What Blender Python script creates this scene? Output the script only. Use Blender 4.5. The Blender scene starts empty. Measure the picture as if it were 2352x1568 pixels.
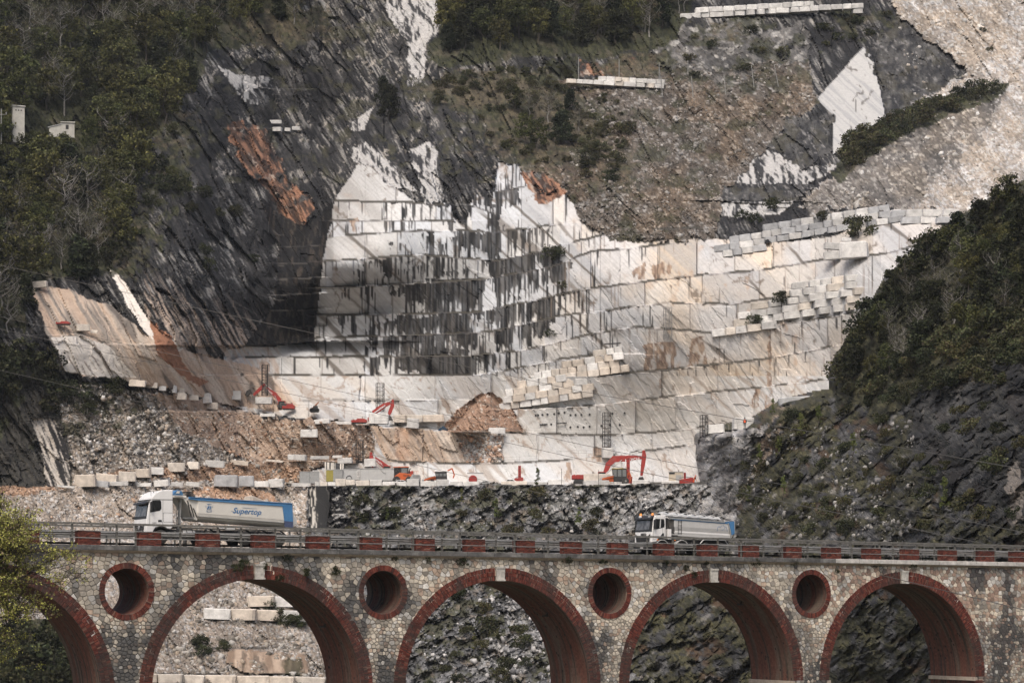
# Marble quarry above a stone and brick viaduct, with tipper lorries crossing
import bpy, math, random
import numpy as np
from mathutils import Vector, Matrix

# ------------------------------------------------------------------ camera, sky, sun, exposure
SC = bpy.context.scene
FOC, HX, HY = 5000.0, 1176.0, 1390.0        # focal length, optical axis and horizon on a 2352 x 1568 sheet
cam_d = bpy.data.cameras.new('camera')
cam_d.sensor_width = 36.0
cam_d.lens = 36.0 * FOC / 2352.0
cam_d.shift_y = (HY - 784.0) / 2352.0
cam_d.clip_start = 0.5
cam_d.clip_end = 6000.0
cam = bpy.data.objects.new('camera', cam_d)
cam.rotation_euler = (math.radians(90), 0, 0)
SC.collection.objects.link(cam)
SC.camera = cam

SUN_EL, SUN_AZ = math.radians(56), math.radians(196)   # azimuth clockwise from +Y: behind the camera, slightly to the left
world = bpy.data.worlds.new('World'); SC.world = world; world.use_nodes = True
wn = world.node_tree.nodes; wl = world.node_tree.links
sky = wn.new('ShaderNodeTexSky'); sky.sky_type = 'NISHITA'; sky.sun_disc = False
sky.sun_elevation = SUN_EL; sky.sun_rotation = SUN_AZ
sky.air_density = 1.0; sky.dust_density = 7.0; sky.ozone_density = 1.0
bg = wn['Background']; bg.inputs['Strength'].default_value = 0.15
wl.new(sky.outputs['Color'], bg.inputs['Color'])
sun_d = bpy.data.lights.new('sun', 'SUN'); sun_d.energy = 1.25; sun_d.angle = math.radians(28); sun_d.color = (1.0, 0.97, 0.93)
sun = bpy.data.objects.new('sun', sun_d); SC.collection.objects.link(sun)
sd = Vector((math.sin(SUN_AZ) * math.cos(SUN_EL), math.cos(SUN_AZ) * math.cos(SUN_EL), math.sin(SUN_EL)))
sun.rotation_euler = sd.to_track_quat('Z', 'Y').to_euler(); sun.location = (60, -60, 160)
vs = SC.view_settings
vs.view_transform = 'Standard'; vs.look = 'None'; vs.exposure = 0.22; vs.gamma = 1.0; vs.use_curve_mapping = False
try:
    SC.cycles.max_bounces = 5; SC.cycles.diffuse_bounces = 2; SC.cycles.glossy_bounces = 2
    SC.cycles.transparent_max_bounces = 8; SC.cycles.use_denoising = True
except Exception:
    pass

RNG = random.Random(7)
def P(x, y, Y):
    """world point seen at sheet position (x, y) at distance Y"""
    return ((x - HX) / FOC * Y, Y, (HY - y) / FOC * Y)

# ------------------------------------------------------------------ numpy noise
def _hash(ix, iy, seed):
    with np.errstate(over='ignore'):
        h = ix.astype(np.int32).view(np.uint32) * np.uint32(374761393) + iy.astype(np.int32).view(np.uint32) * np.uint32(668265263) + np.uint32((seed * 974634777) & 0xFFFFFFFF)
        h = (h ^ (h >> np.uint32(13))) * np.uint32(1274126177)
        h = (h ^ (h >> np.uint32(16))) * np.uint32(2246822519)
        return ((h ^ (h >> np.uint32(15))) & np.uint32(0xFFFFFF)).astype(np.float32) / np.float32(16777215.0)
def vnoise(x, y, seed=0):
    fx, fy = np.floor(x), np.floor(y)
    ix, iy = fx.astype(np.int32), fy.astype(np.int32)
    u, v = (x - fx).astype(np.float32), (y - fy).astype(np.float32)
    u = u * u * (3 - 2 * u); v = v * v * (3 - 2 * v)
    a, b = _hash(ix, iy, seed), _hash(ix + 1, iy, seed)
    c, d = _hash(ix, iy + 1, seed), _hash(ix + 1, iy + 1, seed)
    return (a + (b - a) * u) * (1 - v) + (c + (d - c) * u) * v
def fbm(x, y, octv=4, seed=0, gain=0.5):
    s = 0; a = 1.0; t = 0
    for k in range(octv):
        s = s + a * vnoise(x, y, seed + k * 13); t += a; a *= gain
        x = x * 2.03 + 11.3; y = y * 2.03 + 7.7
    return s / t
def ridged(x, y, octv=3, seed=0):
    s = 0; a = 1.0; t = 0
    for k in range(octv):
        s = s + a * (1 - np.abs(2 * vnoise(x, y, seed + k * 13) - 1)); t += a; a *= 0.5
        x = x * 2.07 + 3.3; y = y * 2.07 + 9.1
    return s / t
def worley(x, y, seed=0):
    """distance to the nearest and second nearest cell point, and the value of the nearest cell"""
    fx, fy = np.floor(x).astype(np.int32), np.floor(y).astype(np.int32)
    d1 = np.full(x.shape, 9.0, np.float32); d2 = d1.copy(); val = np.zeros(x.shape, np.float32)
    for dx in (-1, 0, 1):
        for dy in (-1, 0, 1):
            cx, cy = fx + dx, fy + dy
            px = cx + _hash(cx, cy, seed); py = cy + _hash(cx, cy, seed + 5)
            d = np.hypot(px - x, py - y).astype(np.float32)
            v = _hash(cx, cy, seed + 9)
            near = d < d1
            d2 = np.where(near, d1, np.minimum(d2, d)); val = np.where(near, v, val); d1 = np.where(near, d, d1)
    return d1, d2, val
def sstep(a, b, x):
    t = np.clip((x - a) / (b - a), 0, 1)
    return t * t * (3 - 2 * t)
def poly_mask(px, py, poly):
    """1 inside a polygon"""
    ins = np.zeros(px.shape, bool); n = len(poly)
    for i in range(n):
        x1, y1 = poly[i]; x2, y2 = poly[(i + 1) % n]
        if y1 == y2: continue
        c = ((y1 > py) != (y2 > py)) & (px < (x2 - x1) * (py - y1) / (y2 - y1) + x1)
        ins ^= c
    return ins
def tps(pts):
    """thin-plate interpolation of scattered heights"""
    p = np.array(pts, float); xy = p[:, :2] / 300.0; n = len(p)
    def U(r2): return np.where(r2 > 1e-12, r2 * np.log(np.maximum(r2, 1e-12)), 0)
    r2 = ((xy[:, None] - xy[None]) ** 2).sum(-1)
    A = np.zeros((n + 3, n + 3)); A[:n, :n] = U(r2) + np.eye(n) * 0.02
    A[:n, n] = 1; A[:n, n + 1:] = xy; A[n, :n] = 1; A[n + 1:, :n] = xy.T
    w = np.linalg.solve(A, np.concatenate([p[:, 2], np.zeros(3)]))
    def f(x, y):
        x = np.asarray(x, float) / 300.0; y = np.asarray(y, float) / 300.0
        s = w[n] + w[n + 1] * x + w[n + 2] * y
        for i in range(n): s = s + w[i] * U((x - xy[i, 0]) ** 2 + (y - xy[i, 1]) ** 2)
        return s
    return f

# ------------------------------------------------------------------ materials
MATS = {}
def nmat(name):
    m = bpy.data.materials.new(name); m.use_nodes = True
    return m, m.node_tree.nodes, m.node_tree.links, m.node_tree.nodes['Principled BSDF']
def mat_plain(name, col, rough=0.6, metal=0.0, var=0.15, scale=6.0, bump=0.0, spec=0.4, dirt=0.0, dirtcol=(0.12, 0.1, 0.08)):
    """painted or raw surface: a colour broken up by noise, optional dirt and grain"""
    if name in MATS: return MATS[name]
    m, n, l, b = nmat(name)
    tc = n.new('ShaderNodeTexCoord'); nz = n.new('ShaderNodeTexNoise')
    nz.inputs['Scale'].default_value = scale; nz.inputs['Detail'].default_value = 6; nz.inputs['Roughness'].default_value = 0.65
    l.new(tc.outputs['Object'], nz.inputs['Vector'])
    mr = n.new('ShaderNodeMapRange'); mr.inputs[1].default_value = 0.3; mr.inputs[2].default_value = 0.7
    mr.inputs[3].default_value = 1 - var; mr.inputs[4].default_value = 1 + var
    l.new(nz.outputs['Fac'], mr.inputs[0])
    mx = n.new('ShaderNodeMix'); mx.data_type = 'RGBA'; mx.blend_type = 'MULTIPLY'; mx.inputs[0].default_value = 1
    mx.inputs[6].default_value = (*col, 1); l.new(mr.outputs[0], mx.inputs[7])
    last = mx.outputs[2]
    if dirt > 0:
        n2 = n.new('ShaderNodeTexNoise'); n2.inputs['Scale'].default_value = scale * 0.4; n2.inputs['Detail'].default_value = 8
        n2.inputs['Roughness'].default_value = 0.75; l.new(tc.outputs['Object'], n2.inputs['Vector'])
        r2 = n.new('ShaderNodeMapRange'); r2.inputs[1].default_value = 0.5; r2.inputs[2].default_value = 0.75
        r2.inputs[3].default_value = 0; r2.inputs[4].default_value = dirt; l.new(n2.outputs['Fac'], r2.inputs[0])
        m2 = n.new('ShaderNodeMix'); m2.data_type = 'RGBA'; l.new(r2.outputs[0], m2.inputs[0])
        l.new(last, m2.inputs[6]); m2.inputs[7].default_value = (*dirtcol, 1); last = m2.outputs[2]
    l.new(last, b.inputs['Base Color'])
    b.inputs['Roughness'].default_value = rough; b.inputs['Metallic'].default_value = metal
    b.inputs['Specular IOR Level'].default_value = spec
    if bump > 0:
        bp = n.new('ShaderNodeBump'); bp.inputs['Strength'].default_value = bump; bp.inputs['Distance'].default_value = 0.05
        l.new(nz.outputs['Fac'], bp.inputs['Height']); l.new(bp.outputs[0], b.inputs['Normal'])
    MATS[name] = m
    return m
def mat_attr(name, rough=0.85, var=0.3, scale=1.5, bump=0.5, dist=0.3, spec=0.2, objvar=0.0):
    """rock, stone, brick: the colour stored on the mesh, broken up by grain in world space"""
    if name in MATS: return MATS[name]
    m, n, l, b = nmat(name)
    at = n.new('ShaderNodeAttribute'); at.attribute_name = 'Col'
    ge = n.new('ShaderNodeNewGeometry'); nz = n.new('ShaderNodeTexNoise')
    nz.inputs['Scale'].default_value = scale; nz.inputs['Detail'].default_value = 5; nz.inputs['Roughness'].default_value = 0.7
    l.new(ge.outputs['Position'], nz.inputs['Vector'])
    m0 = n.new('ShaderNodeMath'); m0.operation = 'SUBTRACT'; m0.inputs[1].default_value = 0.5; l.new(nz.outputs['Fac'], m0.inputs[0])
    m1 = n.new('ShaderNodeMath'); m1.operation = 'MULTIPLY'; l.new(m0.outputs[0], m1.inputs[0]); l.new(at.outputs['Alpha'], m1.inputs[1])
    mr = n.new('ShaderNodeMath'); mr.operation = 'MULTIPLY_ADD'; mr.inputs[1].default_value = var * 4; mr.inputs[2].default_value = 1.0; mr.use_clamp = False
    l.new(m1.outputs[0], mr.inputs[0])
    mx = n.new('ShaderNodeMix'); mx.data_type = 'RGBA'; mx.blend_type = 'MULTIPLY'; mx.inputs[0].default_value = 1
    l.new(at.outputs['Color'], mx.inputs[6]); l.new(mr.outputs[0], mx.inputs[7])
    last = mx.outputs[2]
    if objvar > 0:
        oi = n.new('ShaderNodeObjectInfo'); r2 = n.new('ShaderNodeMapRange')
        r2.inputs[3].default_value = 1 - objvar; r2.inputs[4].default_value = 1 + objvar
        l.new(oi.outputs['Random'], r2.inputs[0])
        m2 = n.new('ShaderNodeMix'); m2.data_type = 'RGBA'; m2.blend_type = 'MULTIPLY'; m2.inputs[0].default_value = 1
        l.new(last, m2.inputs[6]); l.new(r2.outputs[0], m2.inputs[7]); last = m2.outputs[2]
    l.new(last, b.inputs['Base Color'])
    b.inputs['Roughness'].default_value = rough; b.inputs['Specular IOR Level'].default_value = spec
    if bump > 0:
        bp = n.new('ShaderNodeBump'); bp.inputs['Distance'].default_value = dist
        mb = n.new('ShaderNodeMath'); mb.operation = 'MULTIPLY'; mb.inputs[1].default_value = bump; l.new(at.outputs['Alpha'], mb.inputs[0]); l.new(mb.outputs[0], bp.inputs['Strength'])
        l.new(nz.outputs['Fac'], bp.inputs['Height']); l.new(bp.outputs[0], b.inputs['Normal'])
    MATS[name] = m
    return m

# ------------------------------------------------------------------ objects
COL = SC.collection
def tag(o, label=None, cat=None, group=None, kind=None):
    if label: o['label'] = label
    if cat: o['category'] = cat
    if group: o['group'] = group
    if kind: o['kind'] = kind
    return o
def empty(name, loc, rz=0.0, label=None, cat=None, group=None):
    o = bpy.data.objects.new(name, None); o.empty_display_size = 0.3
    o.location = loc; o.rotation_euler = (0, 0, rz); COL.objects.link(o)
    return tag(o, label, cat, group)
def link(name, me, parent=None, mat=None):
    if mat is not None and not me.materials: me.materials.append(mat)
    o = bpy.data.objects.new(name, me); COL.objects.link(o)
    if parent is not None: o.parent = parent
    return o
def grid_mesh(name, V, nx, ny, keep=None, col=None, smooth=True, alpha=None):
    me = bpy.data.meshes.new(name)
    idx = np.arange(nx * ny, dtype=np.int32).reshape(ny, nx)
    q = np.stack([idx[:-1, :-1], idx[1:, :-1], idx[1:, 1:], idx[:-1, 1:]], -1).reshape(-1, 4)
    if keep is not None:
        q = q[keep.reshape(-1)[q].all(1)]
        used = np.unique(q); rem = np.full(nx * ny, -1, np.int32); rem[used] = np.arange(len(used), dtype=np.int32)
        q = rem[q]; V = V[used]; col = col[used] if col is not None else None; alpha = alpha[used] if alpha is not None else None
    nf = len(q)
    me.vertices.add(len(V)); me.vertices.foreach_set('co', V.astype(np.float32).reshape(-1))
    me.loops.add(nf * 4); me.loops.foreach_set('vertex_index', q.astype(np.int32).reshape(-1))
    me.polygons.add(nf); me.polygons.foreach_set('loop_start', np.arange(0, nf * 4, 4, dtype=np.int32))
    me.polygons.foreach_set('use_smooth', np.full(nf, smooth, bool))
    me.update(calc_edges=True)
    if col is not None:
        at = me.attributes.new('Col', 'FLOAT_COLOR', 'POINT')
        rgba = np.ones((len(V), 4), np.float32); rgba[:, :3] = col
        if alpha is not None: rgba[:, 3] = alpha
        at.data.foreach_set('color', rgba.reshape(-1))
    return me
class MB:
    """collects faces for one mesh; every face keeps a colour of its own when colours are used"""
    def __init__(s): s.v = []; s.f = []; s.c = []; s.cur = (1, 1, 1)
    def face(s, pts, col=None):
        i = len(s.v); s.v.extend([tuple(p) for p in pts]); s.f.append(tuple(range(i, i + len(pts)))); s.c.append(col or s.cur)
    def add(s, verts, faces, col=None):
        i = len(s.v); s.v.extend([tuple(p) for p in verts])
        for f in faces: s.f.append(tuple(i + k for k in f)); s.c.append(col or s.cur)
    BOXF = ((0, 3, 2, 1), (4, 5, 6, 7), (0, 1, 5, 4), (1, 2, 6, 5), (2, 3, 7, 6), (3, 0, 4, 7))
    def box(s, c, size, col=None, rz=0.0, bev=0.0, M=None):
        hx, hy, hz = size[0] / 2, size[1] / 2, size[2] / 2
        if bev > 0:
            b = min(bev, hx * .9, hy * .9, hz * .9); vs_ = []
            for z, k in ((-hz, b), (-hz + b, 0), (hz - b, 0), (hz, b)):
                for sx, sy in ((-1, -1), (1, -1), (1, 1), (-1, 1)):
                    ax, ay = hx - k, hy - k
                    if sx * sy > 0:
                        vs_ += [(sx * (ax), sy * (ay - b if not k else ay - b * .4), z), (sx * (ax - b if not k else ax - b * .4), sy * ay, z)]
                    else:
                        vs_ += [(sx * (ax - b if not k else ax - b * .4), sy * ay, z), (sx * ax, sy * (ay - b if not k else ay - b * .4), z)]
            fs = []
            order = []
            for r in range(4):
                o = r * 8; order.append([o + 1, o + 2, o + 3, o + 4, o + 5, o + 6, o + 7, o + 0])
            # corners run (-,-),(+,-),(+,+),(-,+); ring order counter-clockwise
            for r in range(3):
                a, b2 = order[r], order[r + 1]
                for i in range(8): fs.append((a[i], a[(i + 1) % 8], b2[(i + 1) % 8], b2[i]))
            fs.append(tuple(reversed(order[0]))); fs.append(tuple(order[3]))
            P8 = vs_
        else:
            P8 = [(-hx, -hy, -hz), (hx, -hy, -hz), (hx, hy, -hz), (-hx, hy, -hz), (-hx, -hy, hz), (hx, -hy, hz), (hx, hy, hz), (-hx, hy, hz)]
            fs = s.BOXF
        ca, sa = math.cos(rz), math.sin(rz)
        out = []
        for p in P8:
            x, y, z = p
            q = Vector((c[0] + x * ca - y * sa, c[1] + x * sa + y * ca, c[2] + z))
            out.append(M @ q if M is not None else q)
        s.add(out, fs, col)
    def prism(s, poly, axis, a, b, col=None):
        """2-D outline (counter-clockwise) swept along an axis; axis 'y': outline is (x, z)"""
        n = len(poly)
        def pt(p, w):
            return {'y': (p[0], w, p[1]), 'x': (w, p[0], p[1]), 'z': (p[0], p[1], w)}[axis]
        vs_ = [pt(p, a) for p in poly] + [pt(p, b) for p in poly]
        fs = [tuple(range(n)), tuple(range(2 * n - 1, n - 1, -1))] + [(i, i + n, (i + 1) % n + n, (i + 1) % n) for i in range(n)]
        s.add(vs_, fs, col)
    def tube(s, p0, p1, r0, r1=None, n=8, col=None, cap=True):
        r1 = r0 if r1 is None else r1
        p0, p1 = Vector(p0), Vector(p1); d = p1 - p0
        if d.length < 1e-6: return
        d.normalize(); u = d.orthogonal().normalized(); w = d.cross(u)
        vs_ = []
        for p, r in ((p0, r0), (p1, r1)):
            for i in range(n):
                a = 2 * math.pi * i / n; vs_.append(p + (u * math.cos(a) + w * math.sin(a)) * r)
        fs = [(i, (i + 1) % n, (i + 1) % n + n, i + n) for i in range(n)]
        if cap: fs += [tuple(range(n - 1, -1, -1)), tuple(range(n, 2 * n))]
        s.add(vs_, fs, col)
    def path(s, pts, r, n=6, col=None):
        for a, b in zip(pts[:-1], pts[1:]): s.tube(a, b, r, r, n, col)
    def lathe(s, prof, c, axis='y', n=20, col=None):
        """profile of (radius, position along the axis)"""
        vs_ = []
        for r, h in prof:
            for i in range(n):
                a = 2 * math.pi * i / n; x, y = r * math.cos(a), r * math.sin(a)
                q = {'y': (x, h, y), 'x': (h, x, y), 'z': (x, y, h)}[axis]
                vs_.append((c[0] + q[0], c[1] + q[1], c[2] + q[2]))
        fs = []
        for k in range(len(prof) - 1):
            for i in range(n): fs.append((k * n + i, k * n + (i + 1) % n, (k + 1) * n + (i + 1) % n, (k + 1) * n + i))
        fs.append(tuple(range(n - 1, -1, -1))); fs.append(tuple(range((len(prof) - 1) * n, len(prof) * n)))
        s.add(vs_, fs, col)
    def mesh(s, name, colors=False, smooth=False, fix=True):
        me = bpy.data.meshes.new(name); me.from_pydata([tuple(p) for p in s.v], [], s.f)
        if colors:
            at = me.attributes.new('Col', 'FLOAT_COLOR', 'CORNER'); buf = []
            for f, c in zip(s.f, s.c): buf.extend([c[0], c[1], c[2], 1.0] * len(f))
            at.data.foreach_set('color', buf)
        if smooth: me.polygons.foreach_set('use_smooth', [True] * len(me.polygons))
        if fix:
            import bmesh
            bm = bmesh.new(); bm.from_mesh(me); bmesh.ops.recalc_face_normals(bm, faces=bm.faces); bm.to_mesh(me); bm.free()
        me.update(); return me
    def build(s, name, mat, parent=None, colors=False, smooth=False, fix=True, bevel=0.0):
        o = link(name, s.mesh(name, colors, smooth, fix), parent, mat)
        if bevel > 0:
            md = o.modifiers.new('bevel', 'BEVEL'); md.width = bevel; md.segments = 2; md.limit_method = 'ANGLE'; md.angle_limit = 0.6
        return o
def copy_tree(o, parent=None):
    c = o.copy(); COL.objects.link(c); c.parent = parent
    for ch in list(o.children): copy_tree(ch, c)
    return c
# ------------------------------------------------------------------ the quarry: relief in metres from the camera
STEP = 2.7
X0, X1, Y0_, Y1_ = -270.0, 2630.0, -170.0, 1740.0
NX = int((X1 - X0) / STEP) + 1; NY = int((Y1_ - Y0_) / STEP) + 1
GX, GY = [a.astype(np.float32) for a in np.meshgrid(np.linspace(X0, X1, NX), np.linspace(Y0_, Y1_, NY))]
BASE = tps([(1000,1110,400),(1000,800,401),(1000,500,402),(1300,800,397),(1600,800,389),(1900,800,376),(2150,560,366),(2350,500,372),
    (1500,1110,396),(700,1100,400),(720,950,398),(760,600,404),(900,700,405),(1150,620,404),
    (400,800,398),(300,620,410),(100,720,388),(100,800,384),(600,640,428),(690,560,446),(690,760,440),(560,780,416),(-200,600,372),
    (0,870,380),(0,1110,368),(0,1260,348),(-200,1400,318),(0,1568,306),(0,1700,290),(300,890,398),(300,1000,394),(160,1000,386),(430,1000,404),(540,935,412),
    (640,1060,404),(300,1110,386),(300,1260,366),(600,1260,378),(300,1400,340),(300,1568,318),(600,1400,352),(600,1568,325),
    (700,1260,382),(1000,1260,377),(1300,1260,374),(1600,1200,374),(1000,1420,352),(1000,1568,330),(1400,1568,322),(1700,1568,316),(1000,1720,300),(1700,1720,290),
    (2300,1200,360),(2400,1600,330),
    (1000,250,452),(1000,100,490),(1000,-100,530),(1300,420,418),(1300,250,470),(1500,200,490),(1700,400,446),(1500,450,420),(1700,100,525),(1650,530,402),
    (2000,200,520),(2300,100,565),(2200,350,455),(2000,470,400),(2500,-100,640),(1700,-100,590),(2100,20,575),
    (300,0,520),(300,300,466),(100,200,470),(0,500,418),(500,200,486),(750,300,494),(700,50,528),(-200,100,460),(450,450,438),(820,360,440)])
# bench edges: outline, depth of the ledge in metres
LINES = [
 ([(640,1117),(700,1114),(1200,1113),(1600,1110),(2600,1100)],17.0),
 ([(850,1058),(890,1060),(1046,1065),(1141,1064),(1280,1059),(1347,1050),(1493,1036),(1640,1014),(2600,960)],11.0),
 ([(560,944),(674,962),(803,972),(965,983),(1012,989),(1208,996),(1351,1000),(1493,995),(1676,974),(1760,960),(2600,900)],13.0),
 ([(660,921),(800,920),(1083,918),(1150,940)],1.2),
 ([(560,862),(640,862),(833,862),(1082,862),(1163,852),(1267,829),(1367,814)],2.2),
 ([(570,822),(811,820),(1067,818),(1193,807),(1379,762),(1470,751),(1548,757),(1625,766),(1800,744),(1945,723),(2600,600)],2.4),
 ([(722,777),(1008,768),(1137,761),(1282,727),(1470,703),(1540,696),(1676,700),(1775,685),(1860,660)],2.4),
 ([(735,725),(982,721),(1104,716),(1204,696),(1347,664),(1470,649),(1552,638),(1749,621),(1886,597),(2014,587),(2120,560),(2600,480)],2.4),
 ([(741,662),(904,655),(1134,640),(1282,608),(1360,577),(1450,572),(1530,560)],2.4),
 ([(744,601),(970,586),(1137,599),(1148,599),(1286,566),(1390,538)],2.4),
 ([(763,544),(933,531),(1067,530),(1145,534),(1282,516)],2.4),
 ([(766,507),(900,507),(1035,507)],2.0),
 ([(768,462),(948,466),(1010,470)],2.0),
 ([(1150,440),(1200,430),(1290,400)],2.5),
 ([(1080,470),(1150,500)],2.0),
 ([(1347,864),(1400,862),(1621,841),(1762,824),(1941,790),(2600,690)],2.4),
 ([(1210,940),(1347,933),(1561,909),(1732,892),(1907,871),(2600,800)],2.2),
 # left dark amphitheatre
 ([(570,795),(650,791),(722,785)],-6.0),
 ([(120,770),(180,768),(250,790)],3.0),
 ([(75,650),(160,668),(250,695)],2.0),
 ([(500,140),(560,190),(620,205)],3.0),
 ([(620,295),(700,290),(850,250)],3.5),
 ([(1655,425),(1760,420),(1870,425)],2.5),
 ([(1650,462),(1740,470),(1830,466)],-1.5),
 ([(1500,528),(1600,524)],2.5),
]
RECESS = [(y, [(630,y+2),(690,y),(738,y-3)]) for y in (566,604,640,676,712,750)]
for y, l in RECESS: LINES.append((l, 1.1))
LEFTB = [[(430,430),(560,470),(640,540)],[(400,500),(520,540),(640,610)],[(380,560),(480,590),(600,680),(640,690)],
         [(350,610),(470,650),(600,730)],[(330,660),(440,700),(560,760)],[(300,560),(420,600),(520,640)]]
for l in LEFTB: LINES.append((l, 0.9))
def line_at(l, x): return np.interp(x, [p[0] for p in l], [p[1] for p in l])
wob = (vnoise(GX / 9.0, GY / 200.0, 81) - .5) * 2.0 + (vnoise(GX / 45.0, GY / 400.0, 82) - .5) * 2.0
def steps_at(gx, gy, wobble):
    tot = np.zeros(gx.shape); near = np.full(gx.shape, 999.0); edge = np.zeros(gx.shape); cnt = np.zeros(gx.shape)
    for l, d in LINES:
        xa, xb = l[0][0], l[-1][0]
        ff = 260.0 if abs(d) > 5 else 150.0 if abs(d) > 1.3 else 30.0
        w = (sstep(xa - (40 if 720 < xa < 780 else ff), xa + 2, gx)) * (1 - sstep(xb - 2, xb + ff, gx))
        dy = gy - (line_at(l, gx) + wobble)
        tot += d * w * (1 - sstep(-1.4, 0.0, dy)); edge = np.maximum(edge, ((dy > -4.0) & (dy < 1.2) & (gx > xa - 8) & (gx < xb + 8)) * (1.0 if d > 1.3 else .5))
        inr = (gx > xa - 12) & (gx < xb + 12)
        below = inr & (dy >= -1.0)
        near = np.where(below, np.minimum(near, np.abs(dy)), near); cnt += np.where(inr & (dy < 0), 1, 0)
    return tot, near, cnt, edge
TOT, NEAR, CNT, EDGE = steps_at(GX, GY, wob)

wx = (fbm(GX / 34, GY / 34, 4, 21) - .5) * 34; wy = (fbm(GX / 34, GY / 34, 4, 57) - .5) * 34
wx2 = (fbm(GX / 9, GY / 9, 3, 22) - .5) * 12; wy2 = (fbm(GX / 9, GY / 9, 3, 58) - .5) * 12
def zone(poly, w=1.0): return poly_mask(GX + (wx + wx2) * w, GY + (wy + wy2) * w, poly)

Z = {}
Z['marble'] = zone([(768,462),(800,408),(828,372),(862,385),(905,428),(950,463),(1035,466),(1045,500),(1070,520),(1090,448),(1130,456),(1146,372),(1188,380),(1205,405),(1240,448),(1285,448),(1302,446),(1340,515),(1400,545),(1490,548),(1510,522),(1600,516),(1640,545),(1760,560),(1900,545),(2010,500),(2155,500),(2168,545),(2100,660),(2040,800),(2000,1000),(1700,1116),(690,1112),(690,1085),(845,1060),(850,978),(560,944),(540,935),(500,905),(520,800),(722,787),(738,600)], .28)
Z['veg_left'] = zone([(-400,-300),(740,-300),(690,70),(490,120),(420,240),(330,340),(290,560),(235,630),(80,650),(50,760),(-400,820)], 1.2)
Z['veg_mid'] = zone([(1030,-300),(1600,-300),(1590,30),(1540,110),(1330,135),(1180,130),(1040,155),(985,140),(1010,60)], 1.0)
Z['veg_mid2'] = zone([(1130,215),(1240,185),(1360,200),(1380,290),(1330,350),(1210,380),(1150,340),(1110,280)], 1.2)
Z['scree_mid'] = zone([(1230,190),(1600,160),(1860,130),(1880,230),(1780,330),(1660,440),(1640,545),(1480,556),(1400,548),(1330,500),(1290,430),(1210,390),(1330,330)], 1.0)
Z['rock_tr'] = zone([(1500,125),(1600,60),(1840,40),(1870,100),(1720,190),(1560,200)], 2.6)
Z['scree_tr'] = zone([(2010,-300),(2700,-300),(2700,700),(2200,560),(2180,490),(1830,482),(1900,400),(2060,260),(2230,160),(2060,40)], 1.8)
Z['scree_dk'] = zone([(1820,480),(1890,420),(2020,330),(2200,230),(2330,180),(2260,300),(2140,420),(2060,490)], 3.0)
Z['veg_band'] = zone([(1905,400),(1960,320),(2060,270),(2160,225),(2330,185),(2300,215),(2130,290),(2010,350),(1930,420)], .7)
Z['pyr'] = zone([(1982,108),(2006,128),(2034,268),(1962,322),(1912,356),(1914,268),(1876,228)], .12)
Z['pyr_dk'] = zone([(1990,112),(2060,36),(2225,160),(2090,248),(2034,270),(2008,130)], 1.2)
Z['face_dk'] = zone([(1770,330),(1828,262),(1912,268),(1906,352),(1845,395)], 1.0)
Z['slab_w'] = zone([(1664,418),(1722,334),(1775,345),(1838,384),(1925,378),(1895,402),(1850,424)], .35)
Z['band_bk'] = zone([(1654,424),(1872,426),(1828,464),(1650,458)], .7)
Z['slab_w2'] = zone([(1640,468),(1825,464),(1790,494),(1630,500)], .5)
Z['strip'] = zone([(900,-300),(1040,-300),(1020,40),(985,100),(968,196),(938,200),(936,100),(885,30)], .6)
Z['white_a'] = zone([(790,345),(840,330),(900,372),(955,440),(905,428),(862,385),(826,376)], .6)
Z['white_b'] = zone([(940,345),(985,328),(1010,350),(1020,462),(968,470),(955,400)], .6)
Z['white_c'] = zone([(800,285),(858,245),(835,300),(808,300)], .3)
Z['white_d'] = zone([(495,145),(540,170),(625,180),(622,210),(580,205),(600,250),(560,240)], .5)
Z['orange'] = zone([(515,280),(595,285),(640,360),(680,430),(716,470),(708,530),(645,512),(605,440),(550,370)], 1.5)
Z['orange_b'] = zone([(1200,400),(1300,390),(1320,430),(1285,452),(1240,470),(1215,430)], .7)
Z['orange_c'] = zone([(1330,142),(1480,135),(1520,160),(1420,175),(1330,170)], .8)
Z['recess'] = zone([(600,470),(700,520),(760,470),(770,464),(740,600),(722,787),(560,797),(630,700),(640,560)], .3)
Z['tan'] = zone([(72,650),(160,666),(250,698),(330,765),(420,800),(560,835),(640,872),(690,930),(640,940),(540,935),(420,900),(300,875),(150,855),(110,770)], .5)
Z['slab_l'] = zone([(118,775),(180,770),(250,795),(312,866),(250,868),(150,852)], .2)
Z['slab_m'] = zone([(246,612),(268,625),(345,735),(420,800),(400,815),(330,760),(285,690)], .3)
Z['redslope'] = zone([(330,905),(430,905),(560,950),(850,978),(858,1050),(760,1075),(620,1085),(560,1050),(430,1000),(370,960)], .9)
Z['pile'] = zone([(1008,994),(1050,942),(1100,908),(1132,902),(1176,940),(1202,994)], .35)
Z['slant'] = zone([(845,975),(1010,990),(1160,998),(1150,1064),(890,1060)], .2)
Z['debris'] = zone([(1050,1012),(1150,1000),(1152,1062),(1070,1064)], .7)
Z['rub_l'] = zone([(110,868),(350,900),(420,985),(560,1060),(720,1080),(710,1114),(165,1114),(150,1000),(90,960)], .8)
Z['pillar_l'] = zone([(-400,820),(60,830),(150,870),(140,960),(165,1040),(165,1114),(-400,1120)], .5)
Z['pillar_w'] = zone([(68,962),(122,958),(158,1030),(162,1114),(108,1116),(96,1040)], .3)
Z['rub_low'] = zone([(-400,1112),(715,1117),(705,1230),(760,1300),(800,1568),(800,1800),(-400,1800)], .5)
Z['slope_low'] = zone([(708,1112),(2700,1108),(2700,1800),(800,1800),(760,1300),(705,1230)], .4)
Z['stripes'] = zone([(708,1116),(752,1114),(758,1150),(750,1215),(712,1215)], .25)
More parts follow.
